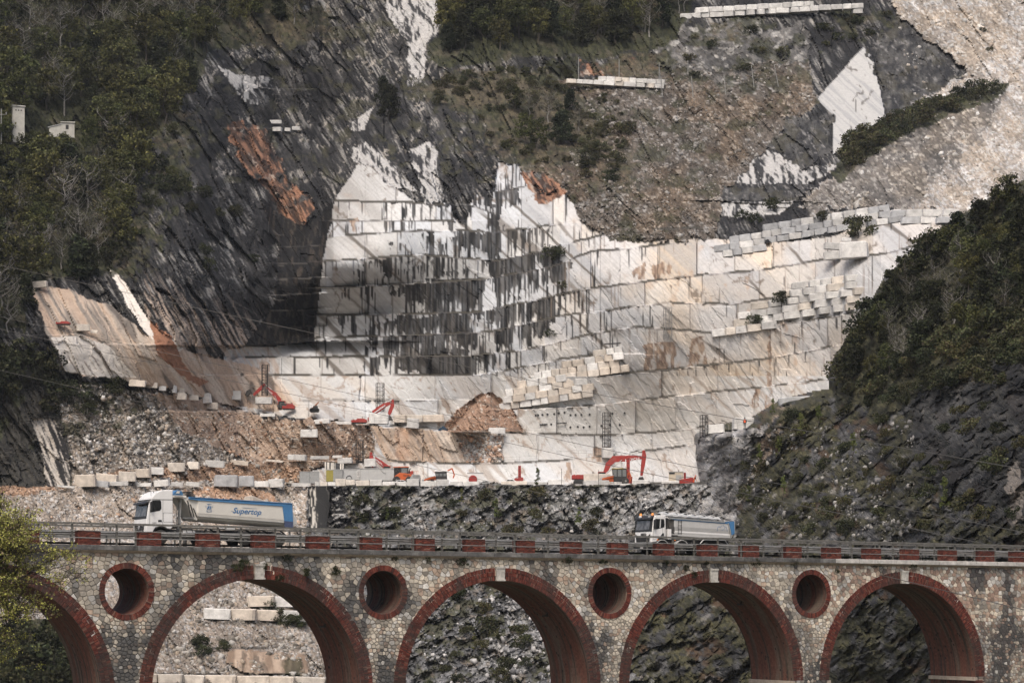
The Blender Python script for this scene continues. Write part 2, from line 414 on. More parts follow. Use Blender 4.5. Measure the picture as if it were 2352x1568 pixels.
Z['arch_slab'] = zone([(525,1490),(700,1502),(712,1548),(560,1544),(520,1520)], .3)

# ---------- colour of the bare ground (albedo)
def mixc(C, m, c): 
    m = np.clip(m, 0, 1)[..., None]; return C * (1 - m) + np.asarray(c) * m
def col_mix(a, b, t): return np.asarray(a) * (1 - t[..., None]) + np.asarray(b) * t[..., None]
F = np.float32
# strata: steep slabs on the left, 45 degree veins in the main wall
qs = (GX * .86 - GY * .50) + wx * .25; al = (GX * .50 + GY * .86)
qm = (GX * .68 - GY * .73) + wx * .18; am = (GX * .73 + GY * .68)
st_l = fbm(qs / 5.0, al / 95, 4, 3, .62); st_l2 = fbm(qs / 16.0, al / 260, 3, 4)
st_m = fbm(qm / 5.5, am / 150, 4, 5, .6); st_m2 = fbm(qm / 28.0, am / 420, 3, 6)
grain = fbm(GX / 5, GY / 5, 3, 8, .7); blot = fbm(GX / 40, GY / 40, 4, 9); blot2 = fbm(GX / 110, GY / 110, 3, 10)
# default: weathered dark limestone
C = col_mix((.016, .016, .0175), (.062, .060, .058), sstep(.35, .75, st_l * .6 + grain * .4))
st_x = fbm(qs / 3.2, al / 46, 3, 34, .6)
C = mixc(C, sstep(.57, .68, st_x) * sstep(.36, .60, blot) * .9, (.24, .235, .225))
C = mixc(C, sstep(.60, .70, st_l) * sstep(.52, .68, blot) * .8, (.36, .34, .31))
C = mixc(C, sstep(.70, .80, vnoise(qs / 3.0, al / 22, 33)) * sstep(.52, .66, blot) * .55, (.36, .34, .31))
C = mixc(C, sstep(.60, .75, fbm(qs / 26, al / 60, 3, 35)) * .8, (.017, .017, .018))
w1, w2, wv = worley(qs / 26, al / 110, 141); u1, u2, uv = worley(qs / 9, al / 42, 142)
C = C * (.42 + .42 * wv + .36 * uv)[..., None]; C = mixc(C, sstep(.10, .02, w2 - w1) * .7 + sstep(.12, .0, u2 - u1) * .4, (.012, .012, .012))
ROUGH = np.full(GX.shape, 1.0)
# upper middle dark rock with pale flecks
fl = sstep(.66, .74, fbm(GX / 7 + GY / 14, GY / 12, 3, 41, .6)) * sstep(.4, .6, blot)
upmid = (GY < 420) & (GX > 480) & (GX < 1250)
C = np.where((upmid & (fl > 0))[..., None], mixc(C, fl * .8, (.36, .33, .29)), C)
C = mixc(C, upmid * sstep(.58, .7, fbm(GX / 25, GY / 18, 4, 42)) * .55, (.060, .058, .032))
# ---- main marble wall
warm = sstep(1150, 1480, GX + wx * 2) * (1 - .5 * sstep(1750, 2050, GX)) * (.35 + .65 * sstep(.35, .65, blot2))
warm = np.maximum(warm, .35 * sstep(.5, .7, st_m2))
CM = col_mix((.53, .545, .555), (.55, .48, .40), warm)
CM = mixc(CM, sstep(.48, .70, st_m2) * .75 * (1 - warm * .4), (.36, .375, .39))
CM = mixc(CM, sstep(.58, .74, st_m) * .40, (.42, .41, .40))
pw = 74 + 60 * _hash((CNT * 1).astype(np.int64), np.zeros_like(CNT, np.int64), 5); pu = (GX + _hash((CNT * 1).astype(np.int64), np.ones_like(CNT, np.int64), 6) * 90 + wx * .1) / pw
pid = np.floor(pu); pt = _hash(pid.astype(np.int64), CNT.astype(np.int64), 7)[..., None]
PAN = (.80 + .30 * pt) * np.where(_hash(pid.astype(np.int64), CNT.astype(np.int64), 8)[..., None] > .6, np.array((1.02, .985, .94)), np.array((1, 1, 1.01)))
PLINE = (np.abs((pu - pid) * pw - 2) < 1.6) & (_hash(pid.astype(np.int64), CNT.astype(np.int64), 9) > .45)
CM = CM * PAN; CM = mixc(CM, PLINE * .65, (.13, .115, .10))
CM = mixc(CM, sstep(.58, .72, fbm(qm / 2.4, am / 170, 2, 67)) * .38, (.30, .29, .28))
CM = mixc(CM, sstep(.85, .93, ridged(qm / 34, am / 500, 2, 61)) * sstep(.4, .6, vnoise(am / 60, qm / 60, 62)) * .75, (.16, .14, .12))
CM = mixc(CM, sstep(.90, .955, ridged(qm / 62, am / 700, 2, 63)) * .85, (.10, .085, .07))
cr = ridged(GX / 46 + wx * .05, GY / 70 + wy * .05, 3, 64)
CM = mixc(CM, sstep(.84, .90, cr) * sstep(.5, .62, blot) * .8, (.14, .11, .085))
CM = mixc(CM, sstep(.68, .80, fbm(GX / 22, GY / 30, 3, 65)) * warm * .55, (.40, .26, .16))
# rain stains run down from every ledge
CNT = CNT * Z['marble']; bid = CNT * 37.7
stv = fbm(GX / 5.0 + bid, GY / 110 + bid, 3, 71, .66); stb = fbm(GX / 26 + bid, GY / 120 + bid, 3, 72)
S = zone([(900,560),(1240,520),(1300,600),(1280,760),(1140,868),(830,866),(840,760),(980,700),(870,640)], 2.2) * .30
S = S + zone([(840,600),(1090,620),(1110,740),(1080,866),(830,868),(770,700)], 2.0) * .16
S = S + zone([(975,640),(1110,640),(1110,722),(975,722)], .2) * .42
S = S + zone([(1122,470),(1150,470),(1150,650),(1128,650)], .5) * .7
S = S + zone([(960,450),(1120,440),(1145,600),(1040,530)], .9) * .25
S = S + zone([(1000,795),(1080,800),(1082,862),(880,862)], .5) * .35
S = S + zone([(890,735),(1080,722),(1085,770),(940,770)], .5) * .25
S = S + zone([(1145,600),(1290,560),(1286,600),(1150,642)], .4) * .40
S = S + zone([(1120,700),(1300,650),(1290,740),(1130,800)], 1.0) * .18
S = S + zone([(1140,640),(1290,600),(1290,640),(1140,716)], .4) * .25
S = S + zone([(960,345),(1210,370),(1190,480),(990,470)], .8) * .45 + .17
S = (S + (st_m2 - .5) * .30 * (S > .2) + (pt[..., 0] - .5) * .22) * (1 - .45 * sstep(1290, 1500, GX)) * (GY < 864)
fade = 1.12 - .55 * sstep(8, 75, NEAR)
U = np.clip(((1 - stv) - .5) * 1.9 + .5, 0, 1) * .70 + np.clip(((1 - stb) - .5) * 2.0 + .5, 0, 1) * .30
stain = sstep(-.02, .07, S * fade + .055 - U) * (.86 + .14 * sstep(.40, .52, fbm(GX / 2.6 + bid, GY / 60, 2, 75)))
CM = CM * (1 - stain[..., None] * .98) + stain[..., None] * .98 * col_mix((.013, .013, .0135), (.042, .038, .034), sstep(.50, .70, fbm(GX / 4 + bid, GY / 50, 2, 76)))
thin = sstep(.70, .80, fbm(GX / 3.0 + bid, GY / 110, 2, 73)) * (GX > 1250) * sstep(.45, .6, stb)
CM = mixc(CM, thin * .6, (.16, .12, .09))
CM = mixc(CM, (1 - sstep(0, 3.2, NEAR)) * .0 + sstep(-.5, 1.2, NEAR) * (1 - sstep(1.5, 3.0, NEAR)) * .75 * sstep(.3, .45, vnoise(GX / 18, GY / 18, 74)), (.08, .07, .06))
# freshly cut lower benches: paler, cleaner
low = (GY > 862) & (GX > 540)
CLn = col_mix((.535, .548, .552), (.52, .48, .43), sstep(.4, .7, st_m2) * .6 + .3 * sstep(1100, 1700, GX))
CLn = mixc(CLn, sstep(.55, .75, st_m) * .45, (.47, .475, .48))
CLn = CLn * (.35 + .65 * PAN); CLn = mixc(CLn, sstep(.58, .72, fbm(qm / 2.4, am / 170, 2, 68)) * .28, (.40, .38, .36)); CLn = mixc(CLn, PLINE * .5, (.25, .22, .19))
CLn = mixc(CLn, sstep(.83, .91, ridged(qm / 30, am / 420, 2, 66)) * .6, (.30, .24, .19))
CLn = mixc(CLn, sstep(.86, .93, cr) * .7, (.25, .18, .13))
CLn = mixc(CLn, sstep(1180, 1240, GX) * sstep(930, 950, GY) * (1 - sstep(985, 1058, GY)) * .55, (.42, .41, .385))
CLn = mixc(CLn, sstep(.5, 1.0, NEAR) * (1 - sstep(1.5, 3.0, NEAR)) * .5, (.25, .22, .19))
CM = np.where(low[..., None], CLn, CM)
for pl in ([(1480,790),(1550,785),(1548,842),(1478,850)], [(1585,780),(1622,775),(1622,838),(1580,842)], [(1730,893),(1742,892),(1742,975),(1728,975)], [(1762,898),(1778,894),(1782,950),(1752,952)],
           [(1360,1030),(1400,1025),(1390,1062),(1365,1060)], [(1758,770),(1770,770),(1772,890),(1762,892)], [(1300,1065),(1312,1062),(1312,1105),(1296,1105)], [(1455,620),(1480,600),(1478,640),(1452,640)], [(1490,610),(1535,600),(1540,635),(1500,640)],
           [(588,822),(616,824),(614,862),(590,862)], [(800,508),(822,500),(826,540),(806,535)]):
    zz = zone(pl, .55) * sstep(.30, .5, fbm(GX / 9, GY / 20, 3, 69)) * .85; CM = CM * (1 - zz[..., None]) + zz[..., None] * col_mix((.13, .075, .048), (.33, .235, .165), sstep(.3, .7, fbm(GX / 4, GY / 16, 3, 70)))
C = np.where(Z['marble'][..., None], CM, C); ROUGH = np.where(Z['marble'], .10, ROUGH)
# pale broken rock above the wall and other white outcrops
for k in ('white_a', 'white_b', 'white_c', 'white_d', 'strip', 'slab_w', 'slab_w2'):
    cw = mixc(np.broadcast_to((.40, .39, .375), C.shape), sstep(.50, .60, fbm(GX / 6 + wx * .1, GY / 26, 3, 91, .6) * .6 + st_m * .4), (.035, .035, .036))
    C = np.where(Z[k][..., None], cw, C); ROUGH = np.where(Z[k], .6, ROUGH)
for k in ('orange', 'orange_b', 'orange_c'):
    co = col_mix((.050, .032, .025), (.27, .145, .092), sstep(.36, .66, fbm(qs / 7, al / 30, 4, 92, .6))); co = mixc(co, sstep(.66, .74, fbm(qs / 9, al / 22, 3, 98)) * .7, (.40, .33, .27))
    mo = Z[k] * sstep(.30, .46, fbm(GX / 20, GY / 24, 4, 96, .6)); C = C * (1 - mo[..., None]) + co * mo[..., None]
# dark amphitheatre with cut courses
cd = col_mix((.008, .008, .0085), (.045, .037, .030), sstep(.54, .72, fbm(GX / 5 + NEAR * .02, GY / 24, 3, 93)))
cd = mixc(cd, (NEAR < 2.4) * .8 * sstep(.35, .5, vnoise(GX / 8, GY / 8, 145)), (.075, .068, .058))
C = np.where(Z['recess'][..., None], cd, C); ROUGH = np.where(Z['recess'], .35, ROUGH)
# tan slabs bottom left
ct = col_mix((.42, .32, .245), (.52, .45, .38), sstep(.4, .7, st_l2))
ct = mixc(ct, sstep(.58, .70, st_l) * .55, (.20, .15, .12)); ct = mixc(ct, sstep(.80, .9, ridged(qs / 30, al / 300, 2, 94)) * .8, (.07, .06, .055))
ct = mixc(ct, (1 - sstep(200, 420, GX)) * sstep(.5, .6, st_l2) * .7, (.12, .11, .10))
ct = mixc(ct, sstep(.55, .75, fbm(qs / 40, al / 400, 2, 95)) * sstep(420, 620, GX) * .7, (.60, .56, .51))
C = np.where(Z['tan'][..., None], ct, C); ROUGH = np.where(Z['tan'], .25, ROUGH)
tr = sstep(.0, 1.0, (GY - 620 - (GX - 400) * .35) / 120) * ((GX > 330) & (GX < 640) & (GY > 560)) * (~Z['tan']) * (~Z['recess'])
C = mixc(C, tr * sstep(.45, .6, st_l) * .75, (.42, .34, .28))
cs = mixc(np.broadcast_to((.60, .56, .51), C.shape), sstep(.60, .68, st_l) * .8, (.14, .11, .09))
for k in ('slab_l', 'slab_m'): C = np.where(Z[k][..., None], cs, C); ROUGH = np.where(Z[k], .2, ROUGH)
zr = zone([(345,735),(385,760),(440,860),(480,870),(455,885),(400,850),(360,800)], .6); C = np.where(zr[..., None], np.array((.26, .13, .08)) * (.6 + .8 * grain[..., None]), C)
# loose slopes: cells read as stones of different tone
def rubble(sel, tone_a, tone_b, white, wfrac, sz, seed, dark=.35, bumpy=1.0):
    i = np.nonzero(sel)
    if not len(i[0]): return
    x, y = GX[i], GY[i]
    d1, d2, v = worley(x / sz, y / (sz * .75), seed)
    e1, e2, u = worley(x / (sz * 2.6), y / (sz * 1.9), seed + 3)
    b = blot[i]
    c = np.asarray(tone_a) * (1 - b[:, None]) + np.asarray(tone_b) * b[:, None]
    c = c * (1 - .38 * bumpy + .75 * bumpy * v[:, None])
    c = np.where((v < wfrac * (.3 + 1.4 * b))[:, None], np.asarray(white) * (.75 + .4 * u[:, None]), c)
    big = (u > (.86 if bumpy > .6 else .95)) & (e2 - e1 > .18)
    c = np.where(big[:, None], np.asarray(white) * (.7 + .35 * v[:, None]), c)
    gap = sstep(.16, .02, d2 - d1)
    c = c * (1 - dark * gap[:, None])
    C[i] = c; ROUGH[i] = .55
    DISP[i] = ((v - .5) * .7 * sstep(.0, .25, d2 - d1) + np.where(big, .4, 0)) * bumpy
DISP = np.zeros(GX.shape)
rubble(Z['scree_mid'], (.058, .050, .042), (.145, .124, .103), (.28, .265, .245), .10, 4.6, 101)
rubble(Z['rock_tr'], (.050, .049, .047), (.17, .162, .152), (.30, .29, .27), .10, 8, 102)
rubble(Z['scree_tr'], (.215, .195, .172), (.36, .318, .275), (.46, .45, .435), .25, 5.0, 103)
rubble(Z['scree_dk'] & (GX < 2300), (.10, .095, .088), (.20, .18, .16), (.36, .34, .31), .16, 5.5, 104)
rubble(Z['redslope'], (.225, .16, .12), (.40, .31, .24), (.50, .46, .41), .04, 4.0, 105, .2, .4)
rubble(Z['pile'], (.235, .150, .105), (.35, .24, .175), (.46, .40, .34), .04, 3.6, 106, .2, .4)
rubble(Z['rub_l'], (.12, .105, .09), (.32, .27, .22), (.48, .46, .43), .22, 4.6, 107, .5, .8)
rubble(Z['rub_low'], (.17, .145, .12), (.40, .34, .285), (.48, .46, .435), .20, 4.4, 108, .45, .75)
rubble(Z['debris'], (.34, .20, .13), (.50, .42, .36), (.62, .60, .57), .4, 5.0, 109)
gul = ridged((GX * .72 + GY * .69) / 60, (GX * .69 - GY * .72) / 26, 4, 160); rib = fbm((GX * .69 - GY * .72) / 9, (GX * .72 + GY * .69) / 80, 4, 161, .6)
chn = fbm((GX * .55 + GY * .83) / 180, (GX * .83 - GY * .55) / 22, 4, 163, .55)
C = np.where(Z['scree_tr'][..., None], C * (.62 + .76 * chn)[..., None] * (1 - sstep(.45, .65, fbm(GX / 60, GY / 40, 3, 164))[..., None] * np.array((.0, .05, .12))), C)
lch = fbm(GX / 26 - GY / 60, GY / 120, 4, 165, .55)
C = np.where((Z['rub_low'] | Z['rub_l'])[..., None], C * (.55 + .9 * lch)[..., None] * np.where(GY > 1300, .82, 1.0)[..., None], C)
ms = Z['scree_mid'] | Z['scree_dk'] | Z['scree_tr'] | Z['rock_tr']
DISP = np.where(ms, DISP + (gul - .5) * 3.5 + (rib - .5) * 3.0, DISP)
C = np.where(ms[..., None], C * (.55 + .9 * rib)[..., None] * (1 - .35 * sstep(.55, .35, gul))[..., None], C)
C = np.where(Z['scree_mid'][..., None], C * (1 - sstep(.42, .62, fbm(GX / 70, GY / 50, 4, 162))[..., None] * np.array((-.03, .08, .20))), C)
redp = zone([(-60,1100),(60,1095),(150,1115),(60,1135),(-80,1140)], .8) | zone([(200,1085),(560,1065),(720,1060),(715,1112),(560,1110)], .9) | zone([(400,1118),(600,1120),(640,1150),(560,1165),(440,1140)], 1.2)
C = np.where((redp & (Z['rub_l'] | Z['rub_low']))[..., None], C * np.array((1.05, .80, .64)), C)
cs = col_mix((.42, .325, .25), (.54, .47, .40), sstep(.4, .6, st_l2)); cs = mixc(cs, sstep(.56, .68, fbm(qs / 5, al / 80, 3, 96)) * .7, (.27, .23, .20))
cs = mixc(cs, sstep(.6, .7, blot) * .5, (.36, .21, .13))
zs = Z['slant'] & ~Z['debris']; C = np.where(zs[..., None], cs, C); ROUGH = np.where(zs, .3, ROUGH)
# left pillar and the striped stub
cp = col_mix((.022, .022, .021), (.07, .065, .055), grain); cp = mixc(cp, sstep(.6, .7, blot) * .7, (.045, .05, .022))
C = np.where(Z['pillar_l'][..., None], cp, C)
cp = mixc(np.broadcast_to((.44, .40, .35), C.shape), sstep(.42, .56, fbm((GX * .93 - GY * .36) / 6.5, GY / 60, 4, 97, .7)), (.025, .024, .024))
C = np.where(Z['pillar_w'][..., None], cp, C); ROUGH = np.where(Z['pillar_w'], .3, ROUGH)
# rocky slope under the works
sl = fbm((GX * .5 + GY * .87) / 16, (GX * .87 - GY * .5) / 34, 4, 98, .6); sr = ridged((GX * .5 + GY * .87) / 26, (GX * .87 - GY * .5) / 60, 3, 99)
c2 = col_mix((.085, .086, .088), (.20, .20, .20), sstep(.35, .68, sl * .7 + grain * .3)); c2 = mixc(c2, sstep(.62, .50, sr) * .45, (.045, .045, .045))
pale = zone([(960,1120),(1010,1120),(1005,1215),(955,1250),(930,1180)], 1.4) | zone([(1250,1115),(1640,1108),(1640,1210),(1420,1235),(1260,1190)], 1.5) | zone([(1160,1330),(1240,1340),(1270,1470),(1160,1568),(1100,1700),(1080,1540),(1170,1440)], 1.4)
c2 = np.where(pale[..., None], mixc(c2, sstep(.40, .62, fbm(GX / 9, GY / 7, 4, 110, .65)) * .85, (.37, .365, .355)), c2)
c2 = mixc(c2, sstep(.48, .62, fbm(GX / 24, GY / 18, 5, 111, .6)) * .8 * (1 - .6 * pale), (.060, .060, .032))
c2 = mixc(c2, sstep(.62, .70, fbm(GX / 14, GY / 12, 4, 112)) * .6, (.20, .165, .13))
C = np.where(Z['slope_low'][..., None], c2, C); ROUGH = np.where(Z['slope_low'], 1.0, ROUGH)
k1, k2, kv_ = worley((GX * .5 + GY * .87) / 15, (GX * .87 - GY * .5) / 24, 143); m1, m2, mv_ = worley((GX * .5 + GY * .87) / 6, (GX * .87 - GY * .5) / 10, 144)
C = np.where(Z['slope_low'][..., None], C * (.65 + .5 * kv_ + .2 * mv_)[..., None] * (1 - .32 * sstep(.12, 0, k2 - k1) - .12 * sstep(.14, 0, m2 - m1))[..., None], C)
DISP = np.where(Z['slope_low'], (sr - .5) * 4.0 + (sl - .5) * 3.0 + (kv_ - .5) * 2.2 + (mv_ - .5) * .9, DISP)
cp = mixc(np.broadcast_to((.42, .395, .35), C.shape), sstep(.42, .52, fbm(GX / 5.5 + wx * .08, GY / 70, 3, 113, .7)), (.02, .02, .02)); cp = mixc(cp, sstep(742, 752, GX + wx2) * .9, (.015, .015, .015))
C = np.where(Z['stripes'][..., None], cp, C); ROUGH = np.where(Z['stripes'], .1, ROUGH); DISP = np.where(Z['stripes'], 0, DISP)
ca = col_mix((.20, .145, .105), (.38, .295, .225), sstep(.35, .65, fbm(GX / 14, GY / 40, 4, 119, .6))); ca = mixc(ca, sstep(.56, .66, fbm(GX / 9, GY / 30, 3, 126)) * .6, (.07, .06, .05))
C = np.where(Z['arch_slab'][..., None], ca, C); ROUGH = np.where(Z['arch_slab'], .15, ROUGH); DISP = np.where(Z['arch_slab'], .6, DISP)
gap_shade = ((GY > 1426) & (GY < 1434) & (GX > 470) & (GX < 770)) | ((GY > 1484) & (GY < 1491) & (GX > 430) & (GX < 720)) | ((GY > 1544) & (GY < 1549) & (GX > 330) & (GX < 720)); C = mixc(C, gap_shade * sstep(.35, .5, fbm(GX / 16, GY / 10, 3, 127)) * .8, (.05, .045, .038))  # dark gaps and shadow bands along the block rows, painted into the ground colour
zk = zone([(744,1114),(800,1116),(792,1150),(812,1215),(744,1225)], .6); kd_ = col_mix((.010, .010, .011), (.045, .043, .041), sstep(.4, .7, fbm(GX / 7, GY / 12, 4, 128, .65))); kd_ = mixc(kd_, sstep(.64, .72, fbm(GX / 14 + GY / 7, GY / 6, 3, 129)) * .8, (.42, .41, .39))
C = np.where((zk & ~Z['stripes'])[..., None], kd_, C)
# pyramid and dark cut faces top right
cy = mixc(np.broadcast_to((.42, .415, .40), C.shape), sstep(.50, .66, st_m) * .6, (.27, .275, .28)); cy = mixc(cy, sstep(.87, .93, cr) * .8, (.08, .07, .06))
cy = mixc(cy, sstep(.6, .66, fbm(GX / 3.4, GY / 60, 2, 114)) * (GX > 1950) * (GX < 1990) * (GY > 225) * .9, (.05, .045, .04))
C = np.where(Z['pyr'][..., None], cy, C); ROUGH = np.where(Z['pyr'], .08, ROUGH); DISP = np.where(Z['pyr'], 0, DISP)
for k in ('pyr_dk', 'face_dk', 'band_bk'):
    ck = col_mix((.022, .022, .023), (.085, .083, .079), sstep(.32, .72, fbm(GX / 12 + GY / 30, GY / 14, 4, 116, .65))); ck = mixc(ck, sstep(.62, .72, fbm(GX / 9 - GY / 16, GY / 9, 4, 115, .6)) * .6, (.26, .25, .24)); ck = mixc(ck, sstep(.58, .68, fbm(GX / 26, GY / 20, 3, 117)) * .5, (.055, .05, .032))
    C = np.where(Z[k][..., None], ck, C); ROUGH = np.where(Z[k], 1.0, ROUGH); DISP = np.where(Z[k], (ridged(GX / 30, GY / 36, 4, 118) - .5) * 4, DISP)
# undergrowth
VN = sstep(.3, .75, fbm(GX / 6, GY / 6, 3, 120, .7))
def veg(m, a=(.016, .018, .009), b=(.050, .052, .024), amt=.92):
    global C
    cv = col_mix(a, b, VN); cv = mixc(cv, sstep(.64, .72, blot) * .5, (.10, .085, .06))
    k = (m * amt)[..., None]; C = C * (1 - k) + cv * k
veg(Z['veg_left']); veg(Z['veg_mid']); veg(Z['veg_mid2'] * sstep(.35, .5, blot)); veg(Z['veg_band'] * 1.0)
veg(zone([(960,200),(1230,150),(1540,120),(1560,150),(1240,230),(1130,270),(980,240)], 1.4) * sstep(.42, .55, fbm(GX / 22, GY / 22, 4, 121)), amt=.8)
veg(Z['scree_mid'] * sstep(.56, .66, fbm(GX / 40, GY / 26, 4, 122)), amt=.65)
veg((Z['rock_tr'] | zone([(1580,40),(2050,10),(2070,60),(1900,120),(1600,110)], 1)) * sstep(.54, .62, fbm(GX / 30, GY / 20, 4, 123)), amt=.7)
veg(zone([(250,330),(420,260),(480,330),(430,440),(330,640),(250,640)], 1.5) * sstep(.5, .6, fbm(GX / 16, GY / 16, 4, 124)), amt=.85)
veg(zone([(110,868),(330,890),(330,960),(240,1010),(150,1000)], 1.2) * sstep(.42, .55, fbm(GX / 16, GY / 16, 4, 125)), amt=.8)
veg(zone([(-400,1480),(120,1420),(200,1500),(230,1800),(-400,1800)], 1.0), amt=.9)
veg(zone([(540,1520),(800,1500),(820,1800),(500,1800)], 1.2) * sstep(.45, .6, blot), amt=.8)

sc = np.zeros(GX.shape)
for (cx, cy, rx, ry, k) in ((1250,290,160,110,.9),(1130,210,200,60,.8),(1480,150,160,50,.6),(1400,400,120,110,.5),(1750,250,200,110,.30),(1660,80,160,50,.45),(1980,60,120,60,.35),(400,300,90,140,.5),(900,180,120,120,.25),(640,60,160,70,.7),(1050,330,120,60,.4),(300,560,90,110,.5),(2150,120,120,80,.25),(560,520,160,140,.12)):
    sc = np.maximum(sc, k * np.exp(-(((GX - cx) / rx) ** 2 + ((GY - cy) / ry) ** 2)))
sn = fbm(GX / 13, GY / 10, 4, 150, .62)
veg((sstep(.0, .14, sc * .95 - (1 - sn) * .72 + .02)) * (~Z['marble']) * (~Z['pyr']), a=(.024, .025, .014), b=(.070, .066, .036), amt=.8)
veg((sstep(.0, .10, sc * .8 - (1 - fbm(GX / 20, GY / 9, 4, 151)) * .8)) * (~Z['marble']) * (~Z['pyr']), a=(.05, .04, .028), b=(.12, .095, .065), amt=.6)
# ledges hold dirt and grass
led = EDGE * sstep(.30, .55, vnoise(GX / 26, GY / 26, 140)) * (Z['marble'] | Z['tan'])
C = mixc(C, led * .95, (.055, .050, .040))
# ---------- relief
DEP = BASE(GX, GY) + TOT
d1, d2, cv1 = worley(qs / 26, al / 110, 141); e1, e2, cv2 = worley(qs / 9, al / 42, 142)
slab = (cv1 - .5) * 5.5 + (cv2 - .5) * 2.2
rock = slab + (ridged(qs / 34, al / 90, 4, 130) - .5) * 3.0 + (st_l - .5) * 2.0 + (fbm(GX / 60, GY / 60, 3, 131) - .5) * 7
mar = (fbm(GX / 160, GY / 120, 2, 132) - .5) * 1.0 + (pt[..., 0] - .5) * 1.8 * Z['marble']
DEP = DEP + rock * ROUGH * .62 + mar - DISP
pk = np.clip(1 - np.abs(GX - 1118 + wx * .3) / (12 + np.clip(GY - 905, 0, 90) * .85), 0, 1) * np.clip((GY - 903) / 92, 0, 1) * (GY < 993)
DEP = DEP - 9.0 * np.sqrt(np.clip(pk, 0, 1)) * sstep(0, .12, pk)
DEP = DEP - Z['pyr'] * (np.clip(GX - 1876, 0, 160) * .05) + Z['pyr_dk'] * (np.clip(GX - 2000, 0, 220) * .02)
Vq = np.stack([(GX - HX) / FOC * DEP, DEP, (HY - GY) / FOC * DEP], -1).reshape(-1, 3)
me = grid_mesh('quarry_mountain', Vq, NX, NY, None, np.clip(C, 0.008, .8).reshape(-1, 3), smooth=False, alpha=np.clip(.22 + ROUGH, 0, 1).reshape(-1))
quarry = link('quarry_mountain', me, None, mat_attr('rock_face', var=.42, scale=1.1, bump=.7, dist=.35))
tag(quarry, 'stepped marble quarry walls, dark cliffs and scree filling the view', kind='structure')
def bil(G, x, y):
    fx = min(max((x - X0) / (X1 - X0) * (NX - 1), 0), NX - 1.001); fy = min(max((y - Y0_) / (Y1_ - Y0_) * (NY - 1), 0), NY - 1.001)
    i, j = int(fx), int(fy); u, v = fx - i, fy - j
    return (G[j, i] * (1 - u) + G[j, i + 1] * u) * (1 - v) + (G[j + 1, i] * (1 - u) + G[j + 1, i + 1] * u) * v
def qdep(x, y): return float(bil(DEP, x, y))
def at_q(x, y, off=0.0): return Vector(P(x, y, qdep(x, y) + off))

# ------------------------------------------------------------------ wooded shoulder on the right, nearer than the quarry
HS = 3.0
hx0, hx1, hy0, hy1 = 1330.0, 2700.0, 300.0, 1740.0
HNX = int((hx1 - hx0) / HS) + 1; HNY = int((hy1 - hy0) / HS) + 1
hX, hY = [a.astype(np.float32) for a in np.meshgrid(np.linspace(hx0, hx1, HNX), np.linspace(hy0, hy1, HNY))]
HB = tps([(1610,1110,384),(1700,985,356),(1800,930,350),(1920,905,343),(1925,830,340),(2050,640,332),(2200,510,324),(2352,430,316),(2600,330,300),(2352,700,272),(2352,900,238),(2352,1100,208),(2352,1250,192),(2352,1568,186),
          (2100,1250,240),(2000,1000,296),(2100,800,300),(1800,1100,335),(1800,1250,306),(1600,1250,362),(1500,1568,318),(1450,1400,340),(1800,1568,288),(2100,1568,232),(2650,1250,172),(2650,600,240),(2650,1600,168)])
SIL = [(1400,1900),(1430,1500),(1500,1290),(1580,1190),(1612,1112),(1602,1050),(1606,1004),(1640,990),(1690,986),(1716,984),(1745,962),(1800,930),(1870,912),(1922,905),(1916,868),(1930,820),(1965,780),(1992,735),(2040,648),(2092,604),(2160,542),(2250,482),(2352,428),(2520,350),(2900,200),(2900,1900)]
hwx = (fbm(hX / 22, hY / 22, 4, 221) - .5) * 26; hwy = (fbm(hX / 22, hY / 22, 4, 222) - .5) * 26
hin = poly_mask(hX + hwx * .6, hY + hwy * .6, SIL)
# distance to the outline, so that the slope rolls away there
dist = np.full(hX.shape, 999.0)
for (xa, ya), (xb, yb) in zip(SIL[:-1], SIL[1:]):
    if xb > 2650 and xa > 2650: continue
    ex, ey = xb - xa, yb - ya; t = np.clip(((hX - xa) * ex + (hY - ya) * ey) / (ex * ex + ey * ey), 0, 1)
    dist = np.minimum(dist, np.hypot(hX - xa - t * ex, hY - ya - t * ey))
dist = np.where(hin, dist, -dist)
hq = hX * .62 + hY * .78; hp = hX * .78 - hY * .62
hr = ridged(hq / 40, hp / 95, 4, 230); hs = fbm(hq / 20, hp / 40, 4, 231, .6); hg = fbm(hX / 5, hY / 5, 3, 232, .7); hb = fbm(hX / 45, hY / 45, 4, 233); hb2 = fbm(hX / 140, hY / 140, 3, 234)
HC = col_mix((.038, .038, .040), (.15, .148, .146), sstep(.35, .7, hs * .65 + hg * .35)); HC = mixc(HC, sstep(.68, .57, hr) * .5, (.018, .018, .019))
grey = poly_mask(hX + hwx, hY + hwy, [(1580,1190),(1600,990),(1690,985),(1760,975),(1700,1080),(1690,1180),(1640,1250),(1500,1290)])
HC = np.where(grey[..., None], mixc(col_mix((.12, .12, .125), (.34, .34, .345), sstep(.35, .65, hs)), sstep(.42, .60, fbm(hX / 8, hY / 8, 4, 235, .65)) * .8, (.44, .42, .40)) * (.35 + 1.2 * hs[..., None]), HC)
tanp = poly_mask(hX + hwx, hY + hwy, [(1775,935),(1830,925),(1790,1010),(1760,1060),(1720,1150),(1705,1150),(1740,1040)])
HC = np.where((tanp & (hs > .42))[..., None], np.array((.27, .215, .165)) * (.6 + .8 * hg[..., None]), HC)
vg = sstep(.36, .52, fbm(hX / 22, hY / 20, 5, 236, .6)) * .92 * (1 - .75 * poly_mask(hX + hwx * 2, hY + hwy * 2, [(2080,900),(2360,820),(2700,800),(2700,1300),(2240,1180),(2100,1060)])) * (1 - .7 * grey)
top = poly_mask(hX + hwx * 2, hY + hwy * 2, [(1920,905),(1930,800),(2040,640),(2352,420),(2900,200),(2900,760),(2200,850),(2040,960)])
